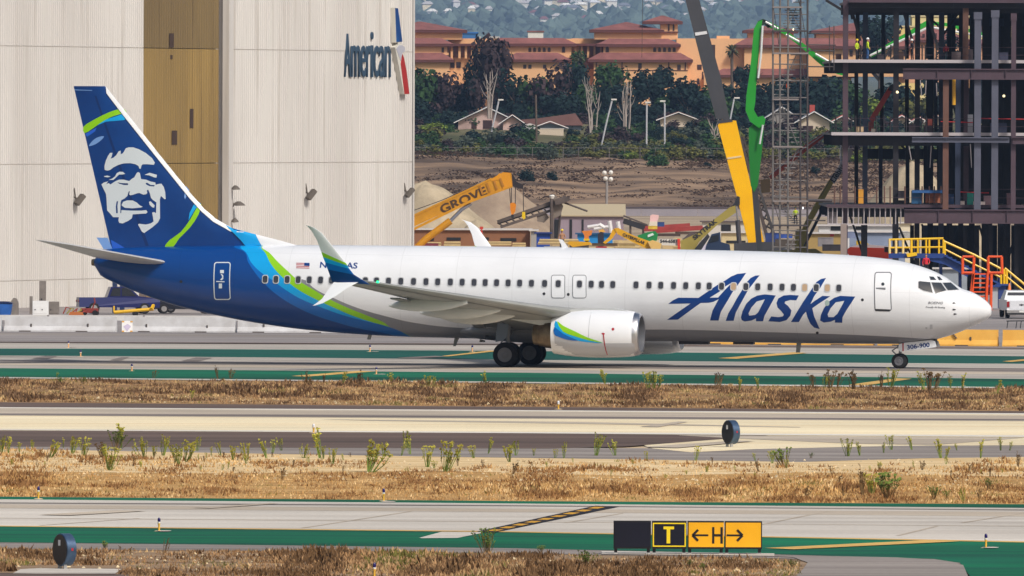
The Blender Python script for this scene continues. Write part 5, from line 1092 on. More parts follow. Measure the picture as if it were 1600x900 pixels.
for a, wp, dy, m, t, b in cols:
    D = SD+dy; w_ = wp/S(D); p0, p1 = P(a, t, D), P(a, b, D); z0 = max(ZB, min(p0.z, p1.z)) if b < 400 else ZB
    mb = MB(); f = .05
    mb.box(p0.x-w_/2, p0.x+w_/2, D-w_/2, D-w_/2+f, z0, p0.z); mb.box(p0.x-w_/2, p0.x+w_/2, D+w_/2-f, D+w_/2, z0, p0.z); mb.box(p0.x-.04, p0.x+.04, D-w_/2+f, D+w_/2-f, z0, p0.z)
    c = mb.build('column', m, bld, world=True)
    if t in (17, 20, 22): mb = MB(); mb.box(p0.x-w_*.62, p0.x+w_*.62, D-w_*.62, D+w_*.62, p0.z-.5, p0.z+.05); mb.build('cap_plate', m, c, world=True)
# deep near girders
def girder(x0, x1, yt, yb, D, m):
    a, b, c = P(x0, yt, D), P(x1, yt, D), P(x0, yb, D); zt, zb = a.z, c.z; mb = MB()
    mb.box(a.x, b.x, D-.22, D+.22, zt-.08, zt); mb.box(a.x, b.x, D-.22, D+.22, zb, zb+.08); mb.box(a.x, b.x, D-.05, D+.05, zb+.08, zt-.08); g = mb.build('girder', m, bld, world=True)
    n = int((b.x-a.x)/2.6)
    for k in range(1, n): mb = MB(); mb.box(a.x+k*2.6-.02, a.x+k*2.6+.02, D-.2, D-.051, zb+.08, zt-.08); mb.build('stiffener', m, g, world=True)
girder(1411, 1660, 107, 124, SD-2.6, m_st2); girder(1425, 1577, 214, 222.5, SD-2.6, m_st3); girder(1582, 1660, 214, 225, SD-2.6, m_st2); girder(1413, 1660, 327, 349, SD-2.8, m_st2); girder(1330, 1660, -2, 12, SD-.6, m_st1)
for a, b, dy in (((1290,0),(1318,17),0),((1329,8),(1344,64),1),((1366,2),(1398,20),0),((1409,10),(1427,68),1),((1445,10),(1466,75),1),((1326,0),(1332,30),2)): beam(a, b, SD+dy, .2, 'brace', m_st1, bld)
# edge guard posts and cables
for k, yb, yt, xs_ in ((3,94,70,(1303,1345,1371,1383,1392,1415,1441,1446,1459,1463)), (2,206,181,(1306,1330,1337,1344,1369,1381,1391,1416,1440,1447,1460)), (1,318,291,(1304,1313,1336,1370,1382,1391,1414,1441,1452,1460,1470))):
    for a in xs_: rod([(a, yb), (a, yt)], SD-1.1, .06, 'guard_post', m_st4 if k == 1 else m_st1, bld, 5)
    for f_ in (.35, .85): rod([(1300, lerp(yb, yt, f_)), (1700, lerp(yb, yt, f_)+1)], SD-1.1, .014, 'guard_cable', m_st2, bld, 4)
# light wall framing hung below the first deck
for a in (1294,1301,1308,1316.5,1325,1333.5,1341.5,1350,1358.5,1367,1375,1383.5,1391.5,1399.5,1407.5): rod([(a, 324), (a-.4, 350)], SD-1.0, .045, 'wall_stud', m_edge, bld, 4)
beam((1293,323.5), (1412,324.5), SD-1.0, .12, 'stud_track', m_edge, bld); beam((1293,350), (1400,351), SD-1.0, .1, 'stud_track', m_edge, bld)
quad_bar([(1292.5,331),(1307,331),(1307,349),(1292.5,349)], SD-.6, .05, 'wall_sheet', M('grey_sheathing', 120,112,112, .8), bld)
for a in (1318,1399): quad_bar([(a-4.6,350),(a+5,350),(a+5,440),(a-4.6,440)], SD-1.4, .5, 'column_casing', M('column_fireproofing', 152,138,132, .9, var=.08, scale=.6) if a == 1318 else m_st1, bld)
quad_bar([(1345.5,350),(1355,350),(1355,440),(1345.5,440)], SD+1.5, .5, 'column_casing', m_st1, bld)
for a, b, r_, m in ((1402,144,.15,'warm'),(1568.5,150,.15,'warm')):
    mm = MATS.get('lamp_'+m) or emis('lamp_'+m, (1, .85, .5) if m == 'warm' else (1, 1, 1), 1.3); q = P(a, b, SD-.8); mb = MB(); mb.lathe([(-r_*.7, .02), (-r_*.4, r_*.6), (0, r_*.7), (r_*.4, r_*.6), (r_*.7, .02)], q, 'Z', 10); mb.build('work_lamp', mm, bld, smooth=True, world=True)
# dark backing panels added at the back right to darken the interior, with gaps
for x0, x1, y0, y1, dy in ((1464,1478,222,318,30),(1482,1494,226,318,30),(1498,1516,222,318,31),(1522,1560,222,318,31),(1569,1588,222,318,30),(1598,1700,222,318,30),(1440,1466,352,420,30),(1470,1486,352,440,30),(1490,1530,352,470,30),(1534,1558,352,470,31),(1562,1576,352,470,30),(1580,1700,352,480,30),(1604,1700,110,206,30)):
    quad_bar([(x0,y0),(x1,y0),(x1,y1),(x0,y1)], SD+dy, .2, 'backing_panel', M('backing_dark', 32,30,40, .8, var=.2, scale=.4), bld)
quad_bar([(1350,232),(1466,233),(1466,249),(1350,248)], SD+33, .3, 'rear_girder', m_st1, bld); quad_bar([(1480,28),(1700,30),(1700,42),(1480,40)], SD+20, .3, 'rear_girder', m_st5, bld)
for a, b, c, d in ((1530,60,1530,95),(1463,130,1464,150),(1438,125,1440,150),(1447,126,1446,148),(1420,228,1424,250),(1455,228,1453,262),(1555,130,1556,200),(1516,225,1518,262)): rod([(a, b), (c, d)], SD-.6, .035, 'hanging_cable', m_edge, bld, 4)
for a, b, dy in (((1326,330),(1349,400),8),((1405,355),(1432,420),8),((1440,350),(1470,420),12),((1500,350),(1475,420),12),((1530,352),(1556,440),12),((1590,352),(1566,440),12),((1406,225),(1432,250),4),((1474,112),(1500,200),6),((1512,225),(1536,318),14),((1420,0),(1466,40),9),((1505,10),(1470,60),9),((1545,0),(1600,30),9)): beam(a, b, SD+dy, .16, 'brace', m_st1, bld)
for a, t_, b, dy in ((1338,104,206,14),(1378,104,206,16),(1417,104,206,15),(1450,104,206,13),(1462,104,206,17),(1338,216,318,14),(1376,216,318,22),(1418,216,318,18),(1446,216,318,22),(1340,12,92,15),(1380,12,92,18),(1417,12,92,16),(1450,12,92,20),(1490,12,92,20),(1520,12,92,18),(1560,12,92,18),(1425,352,420,14),(1446,352,420,9),(1461,352,430,6),(1487,352,440,9),(1508,352,470,5),(1526,352,470,9),(1548,352,470,4),(1571,352,470,8),(1588,352,480,3)): beam((a, t_), (a, b), SD+dy, .3, 'inner_post', m_st1 if (a+dy) % 3 else m_st5, bld)
for y, x0, x1, m in ((185,1532,1600,'hazard_tape_red'),(190,1470,1520,'hazard_tape_red'),(300,1500,1545,'hazard_tape_red')): rod([(x0, y), (x1, y+1.5)], SD-1.15, .04, 'hazard_tape', M(m, 190,40,40, .6), bld, 4)
ci = 0
DK = {}
for a, y, w_, h_, c in sorted(((1310,94,9,10,(96,74,70)),(1376,94,10,8,(60,52,60)),(1408,95,8,14,(70,50,44)),(1494,95,14,14,(120,104,104)),(1514,95,12,18,(98,86,92)),(1568,96,14,14,(60,62,84)),(1365,206,7,5,(170,160,150)),(1425,206,10,12,(70,60,66)),(1450,206,14,10,(60,50,56)),(1453,206,7,20,(186,92,76)),(1516,207,8,28,(150,150,160)),(1560,208,26,16,(54,58,82)),(1537,207,10,12,(44,38,44)),(1345,318,8,22,(214,152,50)),(1410,319,22,6,(44,40,46)),(1484,319,12,16,(54,84,128)),(1516,320,10,20,(34,120,110)),(1545,320,16,14,(120,96,104)),(1580,320,14,18,(96,72,82)),(1500,320,14,6,(206,192,190)),(1530,320,18,5,(206,192,190)))):
    dk_ = 'upper' if y < 150 else ('middle' if y < 250 else 'lowest'); DK[dk_] = DK.get(dk_, -1)+1
    block('material_bundle', 'bundle of building material on the %s steel deck, %s from the left' % (dk_, nth(DK[dk_])), 'building material', a-w_/2, y-h_, a+w_/2, y, SD+.8+(ci % 3)*.5, .8, M('bundle_%d_%d_%d' % c, *c, .8), 'material on the steel decks'); ci += 1
block('crate', 'tan crate standing on the middle steel deck', 'crate', 1337, 198, 1349, 206, SD-.3, 1, M('crate_tan', 196,170,134, .8)); block('tool_box', 'blue tool chest on the lowest steel deck', 'tool chest', 1424, 298, 1440, 318, SD-.3, 1, M('chest_blue', 40,94,140, .6)); block('crate', 'orange brown crate on the lowest steel deck', 'crate', 1446, 301, 1469, 317, SD-.2, 1, M('crate_orange', 172,104,74, .8)); block('gang_box', 'dark gang box on the lowest steel deck', 'tool chest', 1403, 298, 1415, 310, SD-.3, 1, M('chest_dark', 42,34,42, .6)); block('tarp_roll', 'blue tarpaulin roll over the lowest steel deck', 'tarpaulin', 1425, 297, 1472, 301.5, SD-1, .6, M('tarp_blue', 44,92,150, .7))
t = thing('yellow_duct', 'yellow hanging hoist pipe between the steel columns', 'pipe', P(1490.5, 163, SD-1.5)); rod([(1490.5,122),(1490.5,160),(1490.3,164)], SD-1.5, .14, 'pipe', M('pipe_yellow', 222,166,40, .5), t, 10); rod([(1490.5,118),(1490.5,123)], SD-1.5, .05, 'hanger', m_dark, t)

# --- people
def person_mesh():
    J = {'pel': (0,0,.95), 'ch': (0,0,1.28), 'nk': (0,0,1.5), 'hd': (0,-.02,1.62), 'ht': (0,-.01,1.74), 'hl': (-.1,0,.9), 'kl': (-.12,-.02,.5), 'al': (-.13,.02,.1), 'tl': (-.13,-.13,.04), 'hr': (.1,0,.9), 'kr': (.13,.02,.5), 'ar': (.14,.06,.1), 'tr': (.14,-.09,.04), 'sl': (-.19,0,1.42), 'el': (-.27,.02,1.14), 'wl': (-.25,-.12,.92), 'gl': (-.24,-.17,.84), 'sr': (.19,0,1.42), 'er': (.28,.0,1.14), 'wr': (.2,-.2,1.0), 'gr': (.17,-.26,.96)}
    RR = {'pel': .15, 'ch': .17, 'nk': .065, 'hd': .10, 'ht': .085, 'hl': .10, 'kl': .07, 'al': .055, 'tl': .045, 'hr': .10, 'kr': .07, 'ar': .055, 'tr': .045, 'sl': .085, 'el': .058, 'wl': .042, 'gl': .045, 'sr': .085, 'er': .058, 'wr': .042, 'gr': .045}
    E = [('pel','ch'),('ch','nk'),('nk','hd'),('hd','ht'),('pel','hl'),('hl','kl'),('kl','al'),('al','tl'),('pel','hr'),('hr','kr'),('kr','ar'),('ar','tr'),('ch','sl'),('sl','el'),('el','wl'),('wl','gl'),('ch','sr'),('sr','er'),('er','wr'),('wr','gr')]
    ks = list(J); me = bpy.data.meshes.new('person_base'); me.from_pydata([J[k] for k in ks], [(ks.index(a), ks.index(b)) for a, b in E], []); o = link('person_base', me)
    md = o.modifiers.new('s', 'SKIN'); sv = me.skin_vertices[0].data
    for i, k in enumerate(ks): sv[i].radius = (RR[k], RR[k]*.8); sv[i].use_root = (k == 'pel')
    o.modifiers.new('d', 'SUBSURF').levels = 1
    dg = bpy.context.evaluated_depsgraph_get(); out = bpy.data.meshes.new_from_object(o.evaluated_get(dg)); bpy.data.objects.remove(o, do_unlink=True); return out
PM = person_mesh()
def person(label, px, py, D, hpx, top, legs, hat, rz=0.0):
    q = P(px, py, D); h = hpx/S(D)/1.82; t = thing('person', label, 'person', q, rz); t.scale = (h, h, h)
    me = PM.copy(); me.materials.clear()
    for m in (M('person_skin', 176,124,96, .6), top, legs, M('boot_brown', 60,44,36, .8)): me.materials.append(m)
    for p in me.polygons:
        z = p.center.z; x = abs(p.center.x); y = p.center.y
        p.material_index = 3 if z < .13 else (0 if z > 1.49 or (x > .14 and y < -.12 and z > .8) else (2 if z < .98 and x < .23 else 1)); p.use_smooth = True
    link('body', me, t)
    if hat is not None:
        mb = MB(); mb.lathe([(1.70, .15), (1.715, .125), (1.78, .115), (1.83, .07), (1.845, .01)], (0, -.01, 0), 'Z', 14); mb.build('hard_hat', hat, t, smooth=True)
    return t
m_hv = M('hi_vis_lime', 196,218,40, .7); m_jean = M('denim_blue', 58,100,156, .8); m_hatw = M('hard_hat_white', 236,238,240, .35); m_haty = M('hard_hat_yellow', 240,206,30, .35); m_drk = M('dark_clothes', 40,38,46, .8)
person('worker in lime vest, blue jeans and white hard hat on the upper steel deck', 1355.5, 94, SD-.9, 35, m_hv, m_jean, m_hatw, R(100))
person('worker in lime vest and dark trousers left of the one in blue jeans', 1339, 94, SD-.3, 33, m_hv, m_drk, m_haty, R(60)); person('worker in dark clothes leaning beside a column on the upper deck', 1425, 95, SD-.6, 34, m_drk, m_drk, m_hatw, R(-70)); person('worker in a red jacket on the upper steel deck, by the conifer', 1478, 95, SD+2, 28, M('jacket_red', 150,30,44, .8), m_drk, None, R(10))

# --- scaffold stair tower
TD = 1139.0; tw = thing('scaffold_stair_tower', 'grey scaffold stair tower left of the steel frame', 'scaffold', G(1234, TD)); m_sc = M('scaffold_steel', 122,118,116, .5, .3, var=.15, scale=.8); m_scd = M('scaffold_dark', 70,64,66, .6)
for dy in (0, 2.2):
    for a in (1208,1219,1231.5,1251,1262): rod([(a, -170), (a-.6, 436)], TD+dy, .075, 'standard', m_sc if a in (1208,1219,1231.5) else m_scd, tw, 6)
for i, y in enumerate((-70, 10, 47, 82, 154, 228, 313, 351)):
    q = P(1207, y, TD); r_ = P(1263 if i in (2, 3, 6, 7) else (1254 if i != 4 else 1248), y+1.5, TD); mb = MB(); mb.box(q.x, r_.x, TD-.2, TD+2.4, q.z-.12, q.z); mb.build('platform', M('scaffold_plank', 136,128,126, .8) if i not in (2, 7) else m_scd, tw, world=True)
for y in range(-160, 420, 26): rod([(1208, y), (1262, y+.6)], TD, .042, 'ledger', m_sc, tw, 5)
for (a, b, c, d) in ((1232,10,1250,47),(1228,47,1245,10),(1246,82,1215,152),(1220,160,1246,226),(1246,232,1216,310),(1218,320,1246,350),(1246,358,1222,420),(1225,-70,1250,8)):
    n = 9; fl = MB(); fl.bar(P(a, b, TD+.3), P(c, d, TD+.3), .06, .22, up=(0, 1, 0)); st = fl.build('stair_flight', m_sc, tw, world=True)
    fl = MB(); fl.bar(P(a, b, TD+1.3), P(c, d, TD+1.3), .06, .22, up=(0, 1, 0)); fl.build('stringer', m_sc, st, world=True)
    for k in range(n):
        t = (k+.5)/n; q = P(lerp(a, c, t), lerp(b, d, t), TD); mb = MB(); mb.box(q.x-.42, q.x+.42, TD+.33, TD+1.27, q.z-.02, q.z+.05); mb.build('tread', M('stair_tread', 150,146,146, .6, .3), st, world=True)
for (a, b, c, d) in ((1208,10,1219,82),(1251,82,1262,154),(1208,154,1219,228),(1251,10,1262,82),(1251,228,1262,313),(1208,313,1219,351)): rod([(a, b), (c, d)], TD, .03, 'diagonal', m_scd, tw, 5)
for a, b in ((1239.5,46),(1254.5,325)):
    q = P(a, b, TD-.4); mb = MB(); mb.lathe([(-.09, .02), (0, .06), (.09, .02)], q, 'Z', 8); mb.build('work_lamp', (MATS.get('lamp_white') or emis('lamp_white', (1, 1, 1), 1.3)) if b != 46 else MATS['lamp_warm'], tw, world=True)
for y, x1 in ((52,1300),(70,1306),(79,1303),(104,1302),(313,1300),(344,1290)): rod([(1262, y), (x1, y+.6)], TD, .05 if y != 313 else .12, 'link_tube', m_scd, tw, 5)
for a in (1296,1303): rod([(a, 40), (a, 110)], TD, .04, 'link_post', m_scd, tw, 5)
person('worker in orange vest and yellow helmet climbing the scaffold stairs', 1230, 152, TD+.2, 27, M('hi_vis_orange', 226,84,30, .7), m_drk, m_haty, R(80)); person('worker in lime vest near the foot of the scaffold tower', 1243, 351, TD+.2, 28, m_hv, m_drk, M('hard_hat_green', 60,84,50, .5), R(-20))

# --- mobile cranes and booms
m_cy = M('crane_yellow', 255,188,0, .6, var=.06, scale=.4, spec=.2); m_cg = M('crane_boom_grey', 74,74,78, .45, .2, var=.12, scale=.4); m_or = M('crane_amber', 206,142,12, .5, var=.14, scale=.6); m_ol = M('machine_olive', 158,142,66, .55, var=.1, scale=.5); m_cable = M('wire_rope', 70,62,58, .6)
def wheels_row(t, x0, x1, n, r, y, zc, m=None):
    for k in range(n):
        x = lerp(x0, x1, k/(n-1))
        for s_ in (-1, 1): mb = MB(); mb.lathe([(-.2, r*.6), (-.2, r*.93), (0, r), (.2, r*.93), (.2, r*.6)], (x, s_*y, zc), 'Y', 16); mb.build('wheel', m_tyre, t, smooth=40)
def carrier(t, ln, wd, m, z0=.0):
    mb = MB(); mb.prism([(-ln/2,.75),(ln/2,.75),(ln/2,1.5),(ln/2-1.8,1.6),(-ln/2,1.55)], -wd/2, wd/2); mb.build('carrier', m, t); wheels_row(t, -ln/2+1, ln/2-1, 4, .62, wd/2-.2, .62)
    mb = MB(); mb.prism([(-2.6,1.7),(2.2,1.7),(2.2,2.6),(1.2,3.2),(-2.6,3.0)], -wd/2+.1, wd/2-.1); mb.build('turret', m, t)
CD = 1250.0; cr = thing('mobile_crane', 'tall mobile crane with yellow base boom and grey upper boom', 'crane', G(1196, CD)); carrier(cr, 12, 2.8, m_cg)
quad_bar([(1121.5,196),(1128,187),(1150,188.5),(1152,197),(1158,224),(1200,405),(1175.5,405),(1150,302)], CD, 1.1, 'base_boom', m_cy, cr)
quad_bar([(1119,186),(1106,138),(1066,-20),(1020,-200),(1038,-200),(1087,-20),(1126,120),(1140,187)], CD, .85, 'upper_boom', m_cg, cr)
quad_bar([(1085.5,51),(1104,48.5),(1105,53),(1086.5,56)], CD, 1.0, 'boom_collar', M('collar_white', 220,220,222), cr); quad_bar([(1119.5,188),(1143,186),(1145,190),(1121,193)], CD, 1.2, 'boom_collar', m_cg, cr); quad_bar([(1136,246),(1158,243),(1158.5,245.5),(1136.5,249)], CD, 1.2, 'boom_band', M('band_cream', 226,202,150), cr)
quad_bar([(1147.5,317),(1152,306),(1156,308),(1156,320),(1150,321)], CD-.8, .5, 'ram_pin', m_dark, cr)
rod([(1149.8,318),(1153,345)], CD-.9, .1, 'ram_rod', m_alu, cr, 10); rod([(1152.5,344),(1158,420)], CD-.9, .2, 'ram_cylinder', M('ram_grey', 70,66,70, .5), cr, 12)
for k in range(13):
    t0, t1 = k/13, (k+1)/13; L_ = lambda t: (lerp(1156, 1201, t), lerp(215, 388, t)); R_ = lambda t: (lerp(1160, 1216, t), lerp(213, 386, t))
    rod([L_(t0), R_(t1)], CD+.9, .07, 'jib_lacing', m_cg, cr, 4); rod([R_(t0), L_(t1)], CD+.9, .07, 'jib_lacing', m_cg, cr, 4)
quad_bar([(1156,214),(1158.5,213),(1206,388),(1200,389)], CD+.9, .15, 'jib_chord', m_scd, cr); quad_bar([(1160,213),(1162,212.5),(1218,386),(1213,388)], CD+.9, .15, 'jib_chord', m_cg, cr)
rod([(1005,-150),(1004,0),(1003,90)], CD-.2, .02, 'hoist_rope', m_cable, cr, 4)
# amber crane on the left
AD = 1262.0; ac = thing('mobile_crane', 'amber telescopic crane reaching right from behind the hangar', 'crane', G(600, AD), 0); carrier(ac, 11, 2.7, m_or)
bb = quad_bar([(560,378),(560,400),(644.5,355),(733,315),(780,298),(801,291.5),(799,270),(786,269),(768,279),(644,337)], AD, .9, 'boom', m_or, ac)
quad_bar([(560,376),(768,277.5),(768,280.5),(560,380)], AD, 1.0, 'boom_flange', m_or, ac); quad_bar([(560,399),(733,313),(801,290),(801,292.5),(734,317),(560,403)], AD, 1.0, 'boom_flange', m_or, ac)
for a, b in ((748,291),(759,287),(770,283),(780,279)): quad_bar([(a,b),(a+3,b-1),(a+8,b+12),(a+5,b+14)], AD-.5, .03, 'boom_rib', M('rib_brown', 178,118,26, .6), bb)
tm = text_mesh('GROVE', 1.02, .01, M('boom_lettering', 78,52,24, .6), .03, 1.25); q = P(724, 313.5, AD); link('lettering', tm, bb, (q.x-ac.location.x, -.47, q.z-ac.location.z), (R(90), R(-23.5), 0))
quad_bar([(786,267),(797,268),(803,275),(807,284),(818,289),(817,295.5),(806,293),(800,290),(797,278)], AD, .7, 'boom_head', M('boom_head_dark', 44,36,38, .5), ac); quad_bar([(768,283),(780,271),(796,270),(800,291),(786,296),(783,280)], AD, .98, 'head_plate', M('head_amber', 226,150,20, .4), ac)
rod([(646,392),(665,374),(704,345)], AD-.2, .3, 'ram_cylinder', m_or, ac, 12); rod([(703,346),(722,327),(736,318)], AD-.2, .16, 'ram_rod', m_alu, ac, 10); rod([(560,360),(690,313),(772,277)], AD-.3, .03, 'hoist_rope', m_cable, ac, 4)
for a, b, c in ((796,798,320),(799,799.5,320),(805.5,805,320)): rod([(a, 291), (b, c)], AD-.3, .035, 'hoist_rope', m_cable, ac, 4)
rod([(817.5,294), (818,331)], AD-.3, .035, 'hoist_rope', m_cable, ac, 4)
quad_bar([(797,318),(800,316.5),(804,317),(806.5,320),(805,331),(802,335),(799,335),(797.5,328)], AD-.3, .4, 'hook_block', M('hook_orange', 226,134,18, .4), ac); quad_bar([(799.5,335),(803,335),(803,340),(800,341),(798,338)], AD-.3, .15, 'hook', m_dark, ac); quad_bar([(816,331),(820.5,331),(821,341),(818,343),(815.5,339)], AD-.3, .3, 'hook_ball', M('hook_yellow', 236,196,26, .4), ac)
# olive telehandler
t = thing('telehandler', 'olive telehandler with raised boom in front of the yellow crane', 'telehandler', G(1085, 1235)); D = 1235; quad_bar([(1064,376),(1086,366),(1140,324),(1149,321),(1150,332),(1120,352),(1092,378),(1080,400),(1064,400)], D, .8, 'boom', m_ol, t); quad_bar([(1144,321),(1151,313),(1155,316),(1154,321),(1149,323)], D, .5, 'head', m_dark, t); quad_bar([(1086,388),(1106,365),(1109,370),(1092,396),(1084,400)], D-.5, .3, 'ram', m_dark, t); quad_bar([(1066,374),(1080,362),(1088,364),(1074,374)], D+.3, .8, 'hood', M('hood_brown', 92,80,80, .6), t)
tm = text_mesh('SKYTRAK', .5, .01, m_dark, .02, 1.1); q = P(1101, 359, D); bm_ = link('lettering', tm, t, (q.x-t.location.x, -.42, q.z-t.location.z), (R(90), R(-39), 0)); wheels_row(t, -1.6, 1.6, 2, .7, 1.1, .7)
mb = MB(); mb.prism([(-2,.6),(2,.6),(2,1.5),(-2,1.5)], -1, 1); mb.build('chassis', m_ol, t)
# yellow excavator
t = thing('excavator', 'yellow excavator with folded arm behind the fuselage top', 'excavator', G(985, 1245)); D = 1245
quad_bar([(960,357),(966,356),(990,368),(1018,378),(1033,383),(1031,392),(1016,391),(990,379),(965,366)], D, .6, 'boom', M('excavator_yellow', 224,166,26, .4, var=.06, scale=.5), t); quad_bar([(957,359),(962,356),(963,363),(956,374),(946,381),(942,379),(952,370)], D, .45, 'stick', MATS['excavator_yellow'], t); quad_bar([(1012,378),(1020,375),(1034,381),(1031,391),(1018,390)], D, 1.2, 'boom_foot', M('excavator_pale', 226,186,110, .5), t); quad_bar([(886,380),(890,377),(922,378),(925,382),(895,386)], D, .6, 'track_beam', MATS['excavator_yellow'], t)
tm = text_mesh('CATERPILLAR', .32, .01, m_dark, .01); q = P(990, 373, D); link('lettering', tm, t, (q.x-t.location.x, -.33, q.z-t.location.z), (R(90), R(22), 0))
mb = MB(); mb.box(-2, 2.4, -1.3, 1.3, 0, .9); mb.build('undercarriage', m_dark, t)
# second light crane with lettered boom tip
t = thing('mobile_crane', 'olive crane with white lettered boom section before the steel frame', 'crane', G(1250, 1180)); D = 1180; carrier(t, 8, 2.5, m_ol); quad_bar([(1244,392),(1246,362),(1262,358),(1290,308),(1302,286),(1296,280),(1278,310),(1255,352)], D, .7, 'base_boom', m_ol, t); quad_bar([(1241,400),(1243,359),(1262,357),(1262,400)], D+.2, 1.4, 'mast', m_ol, t)
tip = quad_bar([(1297,283),(1304,287),(1324,255),(1333,240),(1330,232),(1324,236),(1313,255)], D, .5, 'boom_tip', M('boom_tip_white', 206,200,200, .5), t); tm = text_mesh('Liebherr', .62, .01, m_dark, .015); q = P(1312, 266, D); link('lettering', tm, tip, (q.x-t.location.x, -.27, q.z-t.location.z), (R(90), R(-57), 0)); rod([(1282,307),(1304,270)], D-.3, .06, 'rope', m_dark, t); rod([(1256,385),(1270,358),(1282,334)], D-.4, .12, 'ram', m_dark, t, 8)
rod([(1314,262),(1314.5,228)], D, .06, 'jib_rod', M('rod_pale', 206,206,212), t)
# green concrete pump booms
m_gr = M('pump_green', 40,158,48, .4, var=.08, scale=.4); m_wp = M('pump_pipe_white', 226,228,226, .4)
t = thing('concrete_pump', 'bright green concrete pump boom bent over beside the scaffold tower', 'concrete pump', G(1180, 1205)); D = 1205
quad_bar([(1165,173),(1166,150),(1172,110),(1178,45),(1184,34),(1191,31),(1189,48),(1186,80),(1182,125),(1180,160),(1178,172),(1184,183),(1192,181),(1196,186),(1194,196),(1186,200),(1172,190)], D, .6, 'upper_arm', m_gr, t); quad_bar([(1170,200),(1182,188),(1193,194),(1193,206),(1190,240),(1184,290),(1178,300),(1173,290),(1170,240)], D+.3, .7, 'lower_arm', M('pump_green_dark', 30,128,42, .45), t)
quad_bar([(1184,33),(1192,29.5),(1200,33),(1206,40),(1200,44),(1194,38),(1188,44)], D, .5, 'elbow', M('elbow_dark', 40,56,48, .5), t)
quad_bar([(1192,31),(1204,35),(1226,46),(1258,70),(1298,102),(1322,112),(1316,118),(1296,112),(1276,96),(1252,74),(1226,54),(1200,42)], D, .5, 'fore_arm', m_gr, t); rod([(1191.5,40),(1189,85),(1184.5,122)], D-.5, .09, 'pipe', m_wp, t, 6); rod([(1196,34),(1216,45)], D-.5, .1, 'pipe', m_wp, t, 6); rod([(1228,54),(1252,67)], D-.5, .1, 'pipe', m_wp, t, 6); rod([(1274,84),(1298,98)], D-.5, .1, 'pipe', m_wp, t, 6); rod([(1192,195),(1187,225)], D-.5, .08, 'pipe', m_wp, t, 6)
mb = MB(); mb.box(-4, 4, -1.2, 1.2, .8, 2); mb.build('truck_bed', m_gr, t); wheels_row(t, -3, 3, 3, .5, 1, .5); beam((1179,292), (1189,420), D+.3, .45, 'pedestal', m_cg, t)
t = thing('concrete_pump', 'green concrete pump boom arching behind the steel columns', 'concrete pump', G(1370, 1262)); D = 1262; rod([(1353,420),(1353,110),(1360,88)], D, .12, 'mast', m_cg, t, 8); quad_bar([(1358,86),(1398,62),(1447,32.5),(1452,38),(1410,64),(1362,90)], D, .5, 'rear_arm', m_gr, t); quad_bar([(1447,32.5),(1480,36),(1540,52),(1640,68),(1640,73),(1540,57),(1480,41),(1450,39)], D, .5, 'fore_arm', m_gr, t); rod([(1359,87),(1450,43)], D-.4, .1, 'pipe', m_wp, t, 6); rod([(1452,42),(1540,58),(1640,75)], D-.4, .1, 'pipe', m_wp, t, 6)
# red boom lifts
m_rd = M('lift_red', 168,62,44, .45)
t = thing('boom_lift', 'dark red boom lift arm slanting behind the scaffold tower', 'boom lift', G(1200, 1185)); D = 1185; quad_bar([(1201,276),(1206,281),(1240,252),(1278,222),(1296,208),(1294,203),(1250,232)], D, .5, 'boom', m_rd, t); rod([(1204,272),(1250,236),(1296,204)], D-.35, .05, 'rail', M('rail_grey', 170,160,160), t); quad_bar([(1188,281),(1203,279),(1203,300),(1190,302)], D, 1.2, 'basket', M('basket_tan', 150,124,88, .7), t); rod([(1295,206),(1322,230),(1322,420)], D+.5, .12, 'mast', m_st1, t)
t = thing('boom_lift', 'bright red boom between the left steel columns, second deck', 'boom lift', G(1362, SD+8)); D = SD+8; quad_bar([(1358,186),(1364,192),(1394,142),(1389,136),(1386,140)], D, .5, 'boom', M('lift_bright_red', 186,56,44, .45), t); quad_bar([(1387,141),(1395,143),(1400,134),(1392,132)], D, .6, 'head', m_dark, t); rod([(1361,190),(1361,205)], D, .2, 'mast', m_rd, t)

# --- sand piles, sheds and stores
def pile(label, px, py, D, hw_px, base_y, seed, sx_=1.0, m=None, skew=0.0):
    pk = P(px, py, D); z0 = gz(D)-.1; hw = hw_px/S(D); H = pk.z-z0; mb = MB(); rows = []; n = 56
    for i in range(17):
        r = i/16; row = []
        for k in range(n):
            a = 2*math.pi*k/n; rr = r*hw*(1+.16*noise.noise(Vector((math.cos(a)*1.3, math.sin(a)*1.3, seed)))*min(1, r*2)); prof = max(0, 1-r)**1.0
            prof = prof-.10*math.exp(-(r/.12)**2)+.045*noise.noise(Vector((math.cos(a)*5, math.sin(a)*5, seed+r*2)))*math.sin(math.pi*r)
            x, y = rr*math.cos(a)*sx_, rr*math.sin(a); zz = H*prof*(1-.0)+.35*noise.noise(Vector((x*.35, y*.35, seed)))*(1-r)+skew*x*(1-r)*.0
            row.append((x, y, max(0, zz)))
        rows.append(row)
    mb.grid(rows, closed=True); me = mb.mesh('sand_pile', m or mat('sand_tan', srgb(160,146,124), .95, col2=srgb(188,172,146), scale=.5, bump=.12, spec=.05), smooth='all'); o = link('sand_pile', me, None, (pk.x, D, z0)); return tag(o, label, 'sand pile', 'sand piles')
pile('pale sand pile directly right of the hangar', 665, 268, 1420, 170, 370, 1); pile('grey brown sand pile behind the amber crane tip', 770, 266, 1500, 150, 360, 2, m=mat('sand_brown', srgb(142,124,108), .95, col2=srgb(164,146,126), scale=.5, bump=.12, spec=.05)); pile('large tan sand pile seen through the steel frame', 1425, 234, 1420, 150, 370, 3); pile('low sand heap in front of the taller piles', 745, 335, 1400, 70, 372, 4)
